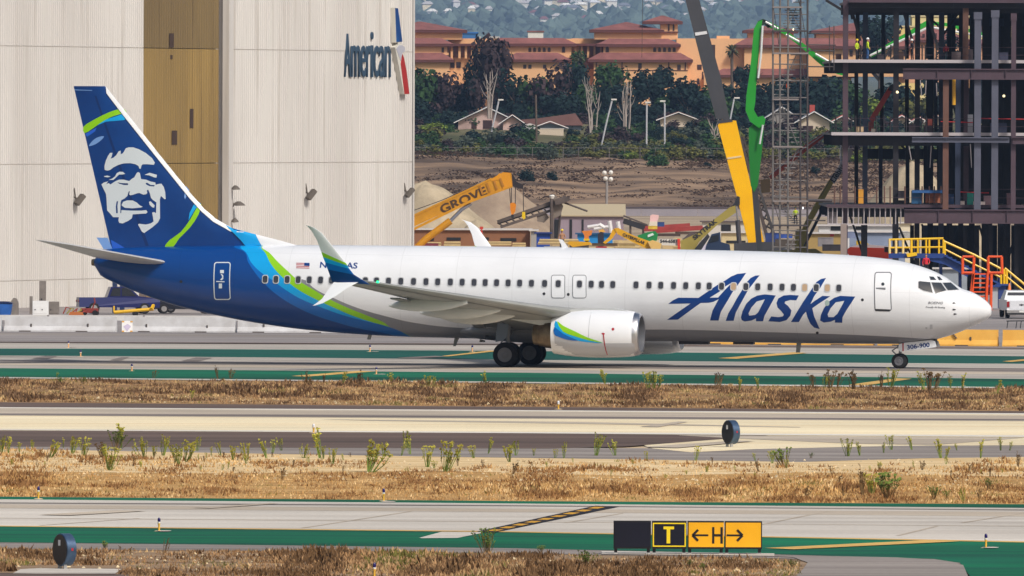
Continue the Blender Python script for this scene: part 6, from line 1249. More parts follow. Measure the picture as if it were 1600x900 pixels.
def shed(label, px0, px1, yt, yb, D, dp, m, roof, wins=(), cat='shed', name='site_shed', pitch=0.0, winm=None, lower=True):
    z1 = P(px0, yt, D).z; x0, x1 = P(px0, 176, D).x, P(px1, 176, D).x; z0 = gz(D) if lower else P(px0, yb, D).z; t = thing(name, label, cat, ((x0+x1)/2, D, z0)); W = (x1-x0)/2; H = z1-z0
    mb = MB(); mb.box(-W, W, 0, dp, 0, H-.12); mb.build('wall', m, t); mb = MB(); mb.prism([(-.25,H-.117),(dp+.25,H-.117),(dp+.25,H),(dp/2,H+pitch+.01),(-.25,H)], -W-.2, W+.2, 'YZ'); mb.build('roof', roof, t)
    for a, b, c, d in wins:
        p, q = P(a, d, D), P(c, b, D); mb = MB(); mb.box(p.x-t.location.x, q.x-t.location.x, -.06, .05, p.z-z0, q.z-z0); mb.build('window', winm or m_hole, t)
    return t
m_rfw = M('roof_pale', 206,200,196, .6)
shed('long brown site shed below the amber crane', 600, 829, 357, 392, 1330, 6, M('shed_brown', 142,96,66, .8, var=.06, scale=.5), m_rfw, ((664,371,678,376),(698,371,720,375.5),(744,371,764,375),(782,372,807,377))); shed('grey end cabin right of the brown shed', 830.5, 839, 359, 392, 1329, 5, M('cabin_grey', 160,156,152, .7), m_rfw)
shed('mauve grey plant building with dark doorways', 866, 975, 336, 375, 1390, 8, M('plant_mauve', 150,134,146, .8, var=.08, scale=.4), M('plant_roof_tan', 186,170,140, .8), ((866,343,873,372),(890,343,894,372),(909,343,912,368)), pitch=1.0)
shed('white site trailer with one dark window left of the yellow crane', 1098, 1178, 345, 375, 1420, 3, M('trailer_white', 206,200,192, .6), M('trailer_roof', 96,84,84, .6), ((1127,351,1142,361),)); shed('white site trailer seen below the steel frame', 1280, 1402, 351, 380, 1300, 3, M('trailer_offwhite', 214,212,210, .6), m_rfw, ((1298,352,1314,360),(1337,352,1350,359)))
shed('blue grey hoarding wall behind the steel columns', 1328, 1415, 361, 400, 1290, .3, M('hoarding_blue_grey', 130,142,166, .7, var=.12, scale=.4), m_rfw); shed('pale trailer behind the yellow stairs', 1404, 1425, 347, 400, 1330, 3, M('trailer_cream', 222,212,188, .6), m_rfw); shed('olive container with red label right of the scaffold', 1262, 1318, 363, 400, 1240, 2.5, M('container_olive', 168,140,84, .7), m_rfw, ((1297,366,1303,369),), winm=m_red, name='container', cat='container')
shed('low tan hut at the foot of the yellow crane', 1128, 1168, 362, 392, 1330, 3, M('hut_tan', 206,188,146, .8), m_rfw, ((1135,376,1165,380),)); shed('bright blue container behind the excavator', 903, 958, 364, 380, 1300, 2.4, M('container_blue', 34,138,204, .5), M('container_blue_top', 40,88,130, .5), name='container', cat='container'); shed('small blue skip left of the plant building', 839, 860, 363, 380, 1310, 2, M('skip_cobalt', 30,70,160, .5), M('skip_cobalt_top', 24,50,120, .5), name='skip', cat='skip')
for i, (a, b, c, d, D) in enumerate(((652,378,690,386,1305),(693,377,720,386,1304),(757,377,800,384,1306),(800,379,822,387,1305),(840,373,905,382,1295),(965,376,1000,390,1290),(1052,371,1065,390,1280),(700,384,760,392,1300),(903,380,960,390,1288),(1168,361,1185,380,1310))):
    wd = ['left end of the brown shed','hoist ram of the amber crane','red post','right end of the brown shed','plant building','yellow excavator boom','telehandler','far winglet','blue container','yellow crane foot'][i]
    t = thing('timber_stack', 'stack of pale timber near the '+wd, 'timber', (P((a+c)/2, d, D).x, D, P(a, d, D).z), 0, 'timber stacks'); W = (c-a)/2/S(D); H = (d-b)/S(D)
    for k in range(4): mb = MB(); mb.box(-W*(1-.03*k), W*(1-.05*(k % 2)), -.6, .6, H*k/4, H*(k+.86)/4); mb.build('plank_layer', M('timber_pale', 214,188,134, .8, var=.12, scale=1.2) if k % 2 else M('timber_dark', 170,142,98, .8), t)
t = thing('red_post', 'red steel post standing before the brown shed', 'post', P(752.5, 388, 1300)); quad_bar([(749.5,354),(755,354),(755,358),(753.5,358),(757,388),(750,388),(751.5,358),(749.5,358)], 1300, .3, 'post', M('post_red', 206,66,50, .5), t)
t = thing('conveyor', 'grey inclined aggregate conveyor right of the amber crane', 'conveyor', G(840, 1345)); D = 1345; m_cv = M('conveyor_steel', 92,80,74, .7, var=.3, scale=.9)
for dy in (-.6, .6): beam((777,347), (872,313), D+dy, .3, 'rail', m_cv, t); beam((782,355), (872,325), D+dy, .24, 'rail', m_cv, t)
for k in range(10): u = k/9; rod([(lerp(777,868,u), lerp(348,315,u)), (lerp(786,872,u), lerp(353,323,u))], D-.6, .07, 'lacing', m_cv, t, 4)
mb = MB(); mb.bar(P(778,349,D), P(872,317,D), 1.0, .22); mb.build('belt', m_dark, t, world=True); quad_bar([(862,306),(866,303),(874,312),(880,322),(876,336),(864,342),(860,330)], D, 1.8, 'hopper', M('hopper_grey', 128,116,106, .8), t); rod([(862,308),(862,400)], D-1.2, .16, 'leg', m_cv, t); rod([(876,325),(870,400)], D+.4, .1, 'leg', m_cv, t); mb = MB(); mb.lathe([(-.2, .16), (.05, .26), (.15, .15)], P(862.5, 307, D-1.2), 'Z', 10); mb.build('lamp_head', M('lamp_white_housing', 226,222,216), t, world=True)
t = thing('conveyor', 'low dark conveyor right of the plant building', 'conveyor', G(990, 1360)); D = 1360; beam((974,337), (1012,352), D, .15, 'rail', m_cv, t); beam((974,345), (1012,357), D, .5, 'belt', m_dark, t); rod([(985,342),(985,375)], D, .1, 'leg', m_cv, t); rod([(1005,350),(1005,375)], D, .1, 'leg', m_cv, t)
t = thing('waste_skip', 'green waste skip with white sheet behind the fuselage top', 'skip', G(1015, 1285)); D = 1285; quad_bar([(996,368),(1012,363),(1024,361),(1028,366),(1026,376),(1000,377)], D, 2, 'tub', M('skip_green', 24,132,66, .5), t); quad_bar([(1012,367),(1020,364),(1022,367),(1012,371)], D-1.05, .04, 'sheet', M('sheet_white', 214,232,220), t)
for i, (a, b, c, d) in enumerate(((1008,356,1078,351.5),(1006,360,1098,355),(1020,363,1108,357))): t = thing('red_beam', 'long red painted steel beam, '+['top','middle','lowest'][i]+' of the stack behind the telehandler', 'steel beam', P(a, b, 1350+i), 0, 'red steel beams'); beam((a, b), (c, d), 1350+i, .18, 'flange', M('beam_red', 158,58,54, .6, var=.15, scale=1), t); beam((a, b-1.6), (c, d-1.6), 1350+i, .14, 'flange', MATS['beam_red'], t)
t = thing('sign_board', 'white phone number board beside the telehandler', 'sign', P(1045, 384, 1260)); quad_bar([(1030,373),(1062,373.5),(1062,384),(1030,383)], 1260, .08, 'board', M('board_pale', 226,218,206), t); tm = text_mesh('544-6587', .38, .01, m_drk, .012); q = P(1045, 377, 1259.9); link('lettering', tm, t, (q.x-t.location.x, -.06, q.z-t.location.z), (R(90), 0, 0)); quad_bar([(1058.5,373),(1062.5,373),(1063,392),(1059,392)], 1259.8, .1, 'red_edge', M('edge_red', 226,60,40), t)
t = thing('pink_bin', 'pale pink bulk bag standing on the timber', 'bulk bag', P(1023, 352, 1340)); quad_bar([(1016,337),(1019,335),(1029,336),(1029,341),(1027,346),(1027,354),(1015,354)], 1340, 1.0, 'bag', M('bag_pink', 226,186,186, .8), t); quad_bar([(1015,346),(1027,346),(1027,355),(1014,355)], 1339.3, .4, 'bag_base', M('bag_cream', 222,212,196, .8), t)
t = thing('parked_truck', 'dark blue truck cab between telehandler and yellow crane', 'truck', G(1118, 1268)); D = 1268; quad_bar([(1103,384),(1112,366),(1125,363),(1126,378),(1140,382),(1142,400),(1100,400)], D, 2.2, 'cab', M('truck_navy', 40,56,84, .4), t); quad_bar([(1112,369),(1123,366),(1123,376),(1107,380)], D-1.12, .06, 'windscreen', m_vglass, t); wheels_row(t, -1, 1.4, 2, .5, 1, .5); quad_bar([(1085,392),(1100,378),(1104,384),(1100,400)], D-.3, 1.5, 'white_sheet', M('sheet_lilac', 206,200,216), t)
t = thing('speed_boat_trailer', 'red and white covered trailer below the steel frame', 'trailer', G(1360, 1200)); D = 1200; quad_bar([(1322,392),(1328,386),(1400,388),(1404,404),(1330,404)], D, 2, 'bed', M('trailer_red', 214,66,40, .5), t); quad_bar([(1326,387),(1345,381),(1400,386),(1402,390),(1330,390)], D, 1.6, 'cover', M('cover_white', 224,220,220), t); quad_bar([(1338,376),(1352,377),(1360,384),(1338,384)], D+.6, 1, 'yellow_load', M('load_yellow', 232,190,20), t); wheels_row(t, -1.5, 1.5, 2, .4, .9, .4)
t = thing('light_mast', 'slim floodlight mast with four lamps beyond the excavator', 'light mast', G(947, 1450)); D = 1450; rod([(948.5,276),(947,380)], D, .12, 'pole', M('mast_grey', 150,144,142), t); rod([(943,273),(956,273)], D, .05, 'cross_arm', M('mast_grey', 150,144,142), t); rod([(944,281),(956,281)], D, .05, 'cross_arm', MATS['mast_grey'], t)
for a, b in ((944.5,270),(954.5,269.5),(946,279),(954.5,280)): mb = MB(); mb.lathe([(-.15, .02), (-.05, .2), (.08, .22), (.12, .06)], P(a, b, D-.2), 'Y', 10); mb.build('lamp_head', M('lamp_white_housing', 226,222,216), t, world=True)
person('worker in yellow hard hat seen above the fuselage top', 878, 392, 1235, 34, M('jacket_tan', 176,130,96, .8), m_drk, m_haty); 
quad_bar([(866,312),(884,306),(893,312),(880,318),(868,320)], 1344, 1.0, 'drive_drum', m_cv, bpy.data.objects['conveyor']); rod([(880,316),(918,330)], 1344, .1, 'tail_boom', m_cv, bpy.data.objects['conveyor']); quad_bar([(838,334),(852,331),(858,340),(850,348),(840,346)], 1345, 1.2, 'motor_housing', M('hopper_grey', 128,116,106), bpy.data.objects['conveyor'])
t = thing('site_fence', 'tan plywood site fence running behind the fuselage top', 'fence', G(960, 1312))
for k in range(19): a = 838+k*12.3; quad_bar([(a,374.5+k % 3*.6),(a+12,374.6+k % 2*.5),(a+12,396),(a,396)], 1312+(k % 2)*.1, .06, 'fence_panel', M('plywood_tan', 196,170,124, .85, var=.12, scale=1) if k % 3 else M('plywood_pale', 210,192,152, .85, var=.1, scale=1), t)
t = thing('mini_digger', 'small dark digger with red base behind the fuselage top', 'digger', G(939, 1270)); D = 1270; quad_bar([(934,366),(938,362),(943,363),(944,380),(941,392),(934,392)], D, 1.0, 'cab', M('digger_dark', 46,44,58, .5), t); quad_bar([(931,385),(948,385),(948,394),(930,394)], D-.6, .8, 'base', M('digger_red', 176,44,40, .6), t); quad_bar([(935,360),(942,358),(946,362),(937,364)], D, .9, 'beacon_panel', M('corner_orange', 236,146,70), t)
t = thing('orange_hopper', 'small orange and yellow hopper before the blue container', 'hopper', G(917, 1275)); quad_bar([(909,361),(926,360),(924,367),(920,369),(920,373),(913,373),(913,368)], 1275, 1, 'bin', M('hopper_orange', 222,128,44, .6), t); quad_bar([(912,373),(921,373),(921,376),(912,376)], 1275, 1.1, 'chute', M('hook_yellow', 236,196,26), t); rod([(917,376),(917,394)], 1275, .15, 'stand', m_dark, t)
for i, (a, b, c, d) in enumerate(((918,355,938,352),(928,358,952,354),(952,345,955,366),(965,346,968,366),(936,351,944,356))): t = thing('white_pipe', 'white plastic pipe stacked above the blue container, %s from the left' % nth(i), 'pipe', P(a, b, 1316), 0, 'white pipes'); rod([(a, b), (c, d)], 1316, .16 if i < 2 else .2, 'tube', M('pipe_white', 226,222,222, .5), t, 8)
for i, (a, y, w_, h_, D, c) in enumerate(sorted(((1030,354,16,7,1345,(44,70,128)),(1020,358,14,5,1338,(214,180,60)),(1075,366,40,4,1300,(92,70,58)),(1040,369,46,4,1296,(78,60,52)),(945,384,40,4,1262,(110,88,60)),(868,389,36,4,1262,(200,198,200)),(905,387,30,4,1258,(70,60,54)),(980,385,24,3,1258,(176,150,96)),(672,384,26,4,1296,(128,52,60)),(1208,378,24,14,1215,(44,62,120)),(1225,372,26,6,1212,(56,88,170)),(1228,386,34,12,1210,(92,80,72)),(1300,392,30,10,1205,(60,54,58)),(1290,385,24,14,1212,(140,134,138)),(1330,372,18,10,1285,(120,130,160)),(1415,372,16,10,1200,(228,224,216)),(1400,394,36,8,1195,(96,74,72))))): block('stored_goods', 'pile of stored site goods above the fuselage line, %s from the left' % nth(i), 'stored goods', a-w_/2, y-h_, a+w_/2, y, D, 1.2, M('goods_%d_%d_%d' % c, *c, .8, var=.15, scale=1.5), 'stored site goods')
# --- retaining wall and far fence line at the foot of the embankment
t = thing('retaining_wall', 'long grey retaining wall at the foot of the brown embankment', 'wall', (0, 2020, gz(2020)))
x0, x1 = P(560, 0, 2020).x, P(1800, 0, 2020).x
for k in range(14): a, b = lerp(x0, x1, k/14), lerp(x0, x1, (k+1)/14); mb = MB(); mb.box(a+.02, b-.02, -.2, .2, 0, 1.05); mb.build('wall_panel', M('wall_panel_grey', 150,144,152, .8, var=.08, scale=.3), t)
mb = MB(); mb.box(x0, x1, -.3, .3, 1.053, 1.25); mb.build('coping', M('coping_dark', 84,74,80, .8), t)

# --- yellow access stairs, orange steps, white pickup
YD = 1078.0; t = thing('access_stairs', 'yellow railed access stairs with blue stringer right of the cockpit', 'stairs', G(1480, YD)); m_yr = M('railing_yellow', 240,192,20, .4); m_yp = M('railing_pale', 244,214,140, .5); m_bl = M('stair_blue', 30,62,130, .5)
for dy in (0, 1.4):
    rod([(1389,374.5),(1474,372.5)], YD+dy, .085, 'hand_rail', m_yr, t); rod([(1389,387),(1474,386)], YD+dy, .07, 'knee_rail', m_yr, t)
    for a in (1390,1400,1411,1424,1434,1447,1452,1467,1474): rod([(a, 374), (a, 396)], YD+dy, .09 if a in (1390,1400,1411,1424) else .07, 'rail_post', m_yp if a in (1390,1400,1411) else m_yr, t)
    rod([(1475,377),(1522,398),(1566,421)], YD+dy, .085, 'hand_rail', m_yr, t); rod([(1475,389),(1520,412),(1563,433)], YD+dy, .07, 'knee_rail', m_yr, t); rod([(1570,419),(1610,452)], YD+dy, .085, 'hand_rail', m_yr, t); rod([(1570,430),(1610,463)], YD+dy, .07, 'knee_rail', m_yr, t)
    for a, b in ((1476,377),(1564,420),(1569,420),(1573,420)): rod([(a, b), (a, b+24)], YD+dy, .085, 'rail_post', m_yr, t)
    beam((1476,399), (1564,445), YD+dy, .12, 'stringer', m_bl, t, .5)
for k in range(14): u = k/13; q = P(lerp(1478,1562,u), lerp(399,443,u), YD); mb = MB(); mb.box(q.x-.16, q.x+.16, YD+.08, YD+1.32, q.z-.03, q.z+.03); mb.build('tread', m_bl, t, world=True)
mb = MB(); a, b = P(1389,396,YD), P(1476,398,YD); mb.box(a.x, b.x, YD-.1, YD+1.5, b.z-.25, a.z); mb.build('platform', m_bl, t, world=True); quad_bar([(1416,396),(1432,394),(1433,399),(1418,402)], YD-.3, .3, 'yellow_guard', m_yr, t); quad_bar([(1434,397),(1478,398),(1512,424),(1512,433),(1478,414),(1440,404)], YD+.7, 1.3, 'canopy_sheet', m_bl, t)
for a in (1440,1470,1500,1562): rod([(a, 400 if a < 1480 else 425), (a, 500)], YD+1.5, .12, 'support_leg', m_bl, t)
shed('grey corrugated panels stored under the yellow stairs', 1462, 1512, 418, 470, 1086, .6, M('panel_grey_blue', 150,158,168, .6, var=.12, scale=1.2), m_rfw, name='panel_stack', cat='panels'); shed('pale grey cabin between orange steps and white pickup', 1549, 1560, 446, 500, 1060, 2, M('cabin_pale', 176,178,184, .6), m_bl); shed('blue portable toilet behind the orange steps', 1561, 1573, 444, 500, 1062, 1.3, M('toilet_blue', 40,62,124, .5), m_bl, name='portable_toilet', cat='toilet')
OD = 1052.0; t = thing('orange_steps', 'orange rolling steps with railed platform right of the cockpit', 'rolling steps', G(1530, OD)); m_og = M('steps_orange', 234,86,26, .45)
for dy in (0, .9):
    for a, b, c, d in ((1504,402,1504,428),(1522,402,1518,478),(1521,428,1514,480),(1544,401,1544,428),(1565,401,1566,428),(1543,428,1540,498),(1549,428,1548,498)): rod([(a, b), (c, d)], OD+dy, .1, 'post', m_og, t)
    for y0, a, b in ((401,1504,1522),(426,1504,1523),(401,1544,1566),(426,1544,1566)): rod([(a, y0), (b, y0)], OD+dy, .09, 'rail', m_og, t)
for k in range(9): y = 428+k*7; q, r_ = P(1519-k*.5, y, OD), P(1545-k*.4, y, OD); mb = MB(); mb.box(q.x, r_.x, OD+.05, OD+.85, q.z-.05, q.z+.04); mb.build('tread', m_og, t, world=True)
mb = MB(); q, r_ = P(1503,427,OD), P(1567,427,OD); mb.box(q.x, r_.x, OD+.96, OD+1.5, q.z-.1, q.z); mb.build('platform', m_og, t, world=True)
person('person in red jacket seen above the cockpit roof', 1447, 432, 1065, 36, M('jacket_bright_red', 214,40,56, .7), m_drk, None)
for q in (0,): 
    p_ = G(1596, 1004); t = thing('pickup_truck', 'white pickup truck seen from behind at the right edge', 'pickup truck', p_, R(4)); m_pw = M('pickup_white', 226,228,232, .25)
    mb = MB(); mb.box(-.98, .98, -.03, 2.0, .55, 1.12); mb.box(-.99, -.9, .0, 2.0, 1.12, 1.22); mb.box(.9, .99, 0, 2.0, 1.12, 1.22); bd = mb.build('bed', m_pw, t); mb = MB(); mb.box(-.97, .97, 1.9, 5.4, .5, 1.2); mb.build('cab_base', m_pw, t)
    mb = MB(); mb.add([(-.95,2.0,1.2),(.95,2.0,1.2),(.95,4.6,1.2),(-.95,4.6,1.2),(-.76,2.3,1.80),(.76,2.3,1.80),(.76,3.8,1.84),(-.76,3.8,1.84)], [(0,1,5,4),(1,2,6,5),(2,3,7,6),(3,0,4,7),(4,5,6,7)]); cb = mb.build('cab', m_pw, t)
    mb = MB(); mb.add([(-.78,2.05,1.28),(.78,2.05,1.28),(.68,2.24,1.70),(-.68,2.24,1.70)], [(0,1,2,3)]); mb.build('rear_window', m_vglass, cb)
    mb = MB(); mb.box(-.78, .78, -.06, -.035, .62, 1.16); tg_ = mb.build('tailgate', M('pickup_white_panel', 218,220,226, .3), t); mb = MB(); mb.prism([(-.16,.93),(-.05,.93),(-.04,.96),(.04,.96),(.05,.93),(.16,.93),(.14,.86),(.05,.86),(.04,.83),(-.04,.83),(-.05,.86),(-.14,.86)], -.075, -.062); mb.build('emblem', m_dark, tg_)
    mb = MB(); mb.box(-.98, .98, -.22, -.02, .36, .55); mb.build('bumper', m_alu, t); mb = MB(); mb.box(-.17, .17, -.235, -.222, .40, .52); mb.build('number_plate', M('plate_white', 226,226,222), t); mb = MB(); mb.box(-.9, .9, -.18, .3, .24, .36); mb.build('hitch_bar', m_dark, t)  # bumper, plate and a dark bar below the bumper
    for k in (-1, 1):
        mb = MB(); mb.box(k*.9-.085, k*.9+.085, -.08, -.031, .74, 1.12); mb.build('tail_light', m_tl, t)
        for y in (.9, 4.6): mb = MB(); mb.lathe([(-.13, .22), (-.13, .34), (0, .38), (.13, .34), (.13, .22)], (k*.84, y, .38), 'X', 18); mb.build('wheel', m_tyre, t, smooth=40)
t = thing('traffic_cone', 'orange traffic cone above the white pickup bed', 'cone', G(1577, 1020)+Vector((0, 0, 1.4))); t.location.z -= 0; mb = MB(); mb.lathe([(0, .3), (.04, .3), (.05, .17), (.75, .05), (.78, .03)], axis='Z', n=14); mb.build('cone', M('cone_orange', 240,124,46, .5), t, smooth=30); mb = MB(); mb.box(-.45, .45, -.4, .4, -1.38, -.005); mb.build('plinth', m_cabg, t)
t = thing('folding_trestle', 'low dark metal trestle on the apron below the white pickup', 'trestle', GP(1590, 513))
for a in (-.62, -.1, .15, .62): mb = MB(); mb.bar((a, 0, 0), (a+.06, .0, .42), .05); mb.build('leg', m_dark, t)
mb = MB(); mb.bar((-.65, 0, .42), (.75, 0, .44), .06); mb.build('top_bar', m_dark, t)
# ============================================================ BACKGROUND: HOTEL, HOUSES, TREES, HILL
m_pe = M('stucco_peach', 232,180,132, .85, var=.05, scale=.15); m_pe2 = M('stucco_pink', 222,168,132, .85, var=.05, scale=.15); m_tile = M('roof_tile_terracotta', 138,86,80, .8, var=.2, scale=.5); m_eave = M('eave_brown', 98,56,52, .8); m_wdk = M('hotel_window_dark', 70,50,50, .3)
HD = 2600.0; hot = thing('hotel', 'long peach stucco hotel with terracotta tiled roofs on the rise', 'hotel', (0, HD, gz(HD)))
def hblock(x0, x1, ye, yb, dD=0.0, dp=14.0, m=None):
    D = HD+dD; a, b = P(x0, ye, D), P(x1, yb, D); mb = MB(); mb.box(a.x, b.x, D, D+dp, max(gz(HD)-1, b.z), a.z); return mb.build('wall', m or m_pe, hot, world=True)
def hroof(x0, x1, ye, yr, dD=0.0, dp=14.0, ov=.9, lean=False):
    D = HD+dD; a, b = P(x0, ye, D), P(x1, ye, D); zr = P(x0, yr, D).z; z = a.z; w_ = dp/2+ov; X0, X1, Y0, Y1 = a.x-ov, b.x+ov, D-ov, D+dp+ov
    run = min(w_, (X1-X0)/2-.2) if not lean else min(2.2, (X1-X0)/2-.2); mb = MB()
    mb.add([(X0,Y0,z),(X1,Y0,z),(X1,Y1,z),(X0,Y1,z),(X0+run,Y0+run,zr),(X1-run,Y0+run,zr),(X1-run,Y1-run,zr),(X0+run,Y1-run,zr)], [(0,1,5,4),(1,2,6,5),(2,3,7,6),(3,0,4,7),(4,5,6,7)]); r_ = mb.build('roof', m_tile, hot, world=True)
    mb = MB(); mb.box(X0+.05, X1-.05, Y0+.05, Y1-.05, z-.45, z-.01); mb.build('eaves', m_eave, r_, world=True)
def hwin(x, y0, y1, wd=5, dD=0.0, arch=False):
    D = HD+dD; a, b = P(x-wd/2, y1, D), P(x+wd/2, y0, D); W = (b.x-a.x)/2; H = b.z-a.z; cx = (a.x+b.x)/2; mb = MB()
    pr = [(cx-W, a.z), (cx+W, a.z), (cx+W, b.z)]+([(cx+W*.7, b.z+W*.6), (cx, b.z+W*.9), (cx-W*.7, b.z+W*.6)] if arch else [])+[(cx-W, b.z)]; mb.prism(pr, D-.08, D+.3); mb.build('window', m_wdk, hot, world=True)
# left wing
hblock(590,722,46,62,6,16); hroof(590,722,46.5,33,6,16); hblock(590,701,68,86,2,18); hroof(590,701,68,59,2,18,lean=True); hblock(590,702,93,190,0,20); hroof(590,702,93,82,0,20,lean=True); hwin(692,74,82,4,2); hwin(700,73,82,2,2)
hblock(700,905,60,190,8,10); 
for a in (706,718,728,738,748): mb = MB(); q = P(a, 70, HD+6.5); mb.box(q.x-.2, q.x+.2, HD+6.3, HD+6.7, P(a, 91, HD).z, q.z); mb.build('pillar', m_pe, hot, world=True)
mb = MB(); a, b = P(701, 68, HD+6), P(770, 72, HD+6); mb.box(a.x, b.x, HD+5.5, HD+8.2, b.z, a.z); mb.build('canopy', m_eave, hot, world=True); mb = MB(); a, b = P(703, 72, HD+7.9), P(768, 90, HD+7.9); mb.box(a.x, b.x, HD+7.85, HD+7.99, b.z, a.z); mb.build('screen', M('screen_brown', 150,104,84, .8), hot, world=True)
for a in (707,716.5): hwin(a, 97, 106, 7, 8)
hblock(770,893,68,90,3,14); hroof(770,893,68,59,3,14,lean=True); hblock(795,884,93,190,0,18); hroof(795,884,93,82,0,18,lean=True)
for a in (828,835.3,842.8,850.3,858): hwin(a, 76, 81, 4.5, 3, True)
hwin(880.5,75,82,5,3,True)
for a in (820,828,851): hwin(a, 101, 107, 5, 0)
# recess with colonnade
hblock(893,945,60,190,9,8); mb = MB(); a, b = P(893, 68, HD+7), P(945, 72, HD+7); mb.box(a.x, b.x, HD+6, HD+9.2, b.z, a.z); mb.build('canopy', m_eave, hot, world=True)
for a in (899,909,919,929,939): mb = MB(); q = P(a, 71, HD+7); mb.box(q.x-.18, q.x+.18, HD+6.8, HD+7.2, P(a, 90, HD).z, q.z); mb.build('pillar', m_pe, hot, world=True)
mb = MB(); a, b = P(894, 72, HD+8.9), P(944, 108, HD+8.9); mb.box(a.x, b.x, HD+8.8, HD+8.97, b.z, a.z); mb.build('screen', M('screen_brown', 150,104,84, .8), hot, world=True)
# centre block with belvedere
hblock(929,1034,46,62,6,16); hroof(929,1030,46.5,34,6,14); hblock(1032,1059,33,62,7,8); hroof(1012,1059,33.5,24,7,9)
for a in (1045,1052.5): hwin(a, 35.5, 48, 2.6, 7)
mb = MB(); a, b = P(1030, 49, HD+6.8), P(1060, 51, HD+6.8); mb.box(a.x, b.x, HD+6.6, HD+6.99, b.z, a.z); mb.build('string_course', m_eave, hot, world=True)
hblock(943,1057,69,90,2,16); hroof(940,1056,69,60,2,16,lean=True); hblock(928,1074,93,190,0,20); hroof(926,1075,93,82,0,20,lean=True); hwin(949,75,81.5,5,2,True)
for a in (1023,1030.5,1038.3,1046,1053.5): hwin(a, 76, 81, 4.6, 2, True)
for a, b, c in ((1061,101,109),(1062,122,134),(938,101,110),(1032,101,108),(1000,99,107)): hwin(a, b, c, 5.5, 0)
mb = MB(); a, b = P(928, 109, HD), P(1075, 110.5, HD); mb.box(a.x, b.x, HD-.12, HD-.01, b.z, a.z); mb.build('string_course', m_eave, hot, world=True)
for a in (932,955,972,1045,1071): mb = MB(); q = P(a, 95, HD); mb.box(q.x-.1, q.x+.1, HD-.14, HD-.01, P(a, 109, HD).z, q.z); mb.build('mullion', m_eave, hot, world=True)
# plain wing and right blocks
hblock(1057,1165,60,190,4,14); hblock(1120,1140,56,62,6,6); hwin(1093,101,109,7,4); hwin(1098,112,124,2,4); hwin(1113,70,92,9,4); hwin(1116,98,104,4,4); hwin(1091,124,132,4,4,True)
hblock(1163,1330,70,110,2,14); hroof(1155,1330,70,59,2,14,lean=True); hblock(1169,1240,47,64,6,12); hroof(1169,1240,47.5,39,6,12); hblock(1100,1330,117,190,0,18); hroof(1118,1330,117,107,0,18,lean=True)
hblock(1275,1400,48,66,6,16); hroof(1275,1400,48,35,6,16); hblock(1262,1420,72,120,-4,10); hroof(1262,1420,72,61,-4,10,lean=True); hblock(1400,1510,62,130,-2,12,m_pe2); hroof(1400,1510,62,38,-2,12)
hblock(1500,1680,68,140,2,12); hroof(1500,1680,68,58,2,12); hwin(1443,53,61,4,-2); hwin(1462,52,60,3.5,-2)
for a in (1322,1330,1390,1412,1478): hwin(a, 78, 88, 5, -4 if a < 1420 else -2)
# other buildings beyond
def far_block(label, x0, x1, yt, D, m, roofm, dp=14):
    a, b = P(x0, yt, D), P(x1, yt, D); t = thing('building', label, 'building', ((a.x+b.x)/2, D, gz(D))); W = (b.x-a.x)/2; H = a.z-gz(D); mb = MB(); mb.box(-W, W, 0, dp, 0, H-.3); mb.build('wall', m, t); mb = MB(); mb.box(-W-.2, W+.2, -.2, dp+.2, H-.297, H); mb.build('roof', roofm, t)
    for k in range(max(1, int(W/2))): mb = MB(); mb.box(-W+1+k*4, -W+2.4+k*4, -.06, .2, H-3.4, H-1.6); mb.build('window', m_wdk, t)
    return t
far_block('cream block behind the right end of the hotel', 1425, 1660, 24, 3000, M('cream_wall', 232,212,150, .8), M('cream_roof', 214,196,150, .8)); far_block('pale villa with red roof just above the hotel', 825, 849, 48, 3300, M('villa_white', 226,222,214, .8), m_tile); far_block('white rooftop seen left of the hotel tree', 737, 750, 57, 3100, M('villa_white', 226,222,214), m_rfw); far_block('small white house right of the blue roof', 762, 779, 57, 3150, M('villa_white', 226,222,214), m_rfw); far_block('blue roofed building beside the hotel left wing', 722, 746, 50, 3050, M('blue_roof_wall', 52,110,170, .6), M('blue_roof', 46,112,186, .5)); far_block('yellow house behind the second green pump boom', 1405, 1430, 40, 2900, M('yellow_wall', 232,202,130, .8), M('cream_roof', 214,196,150, .8))

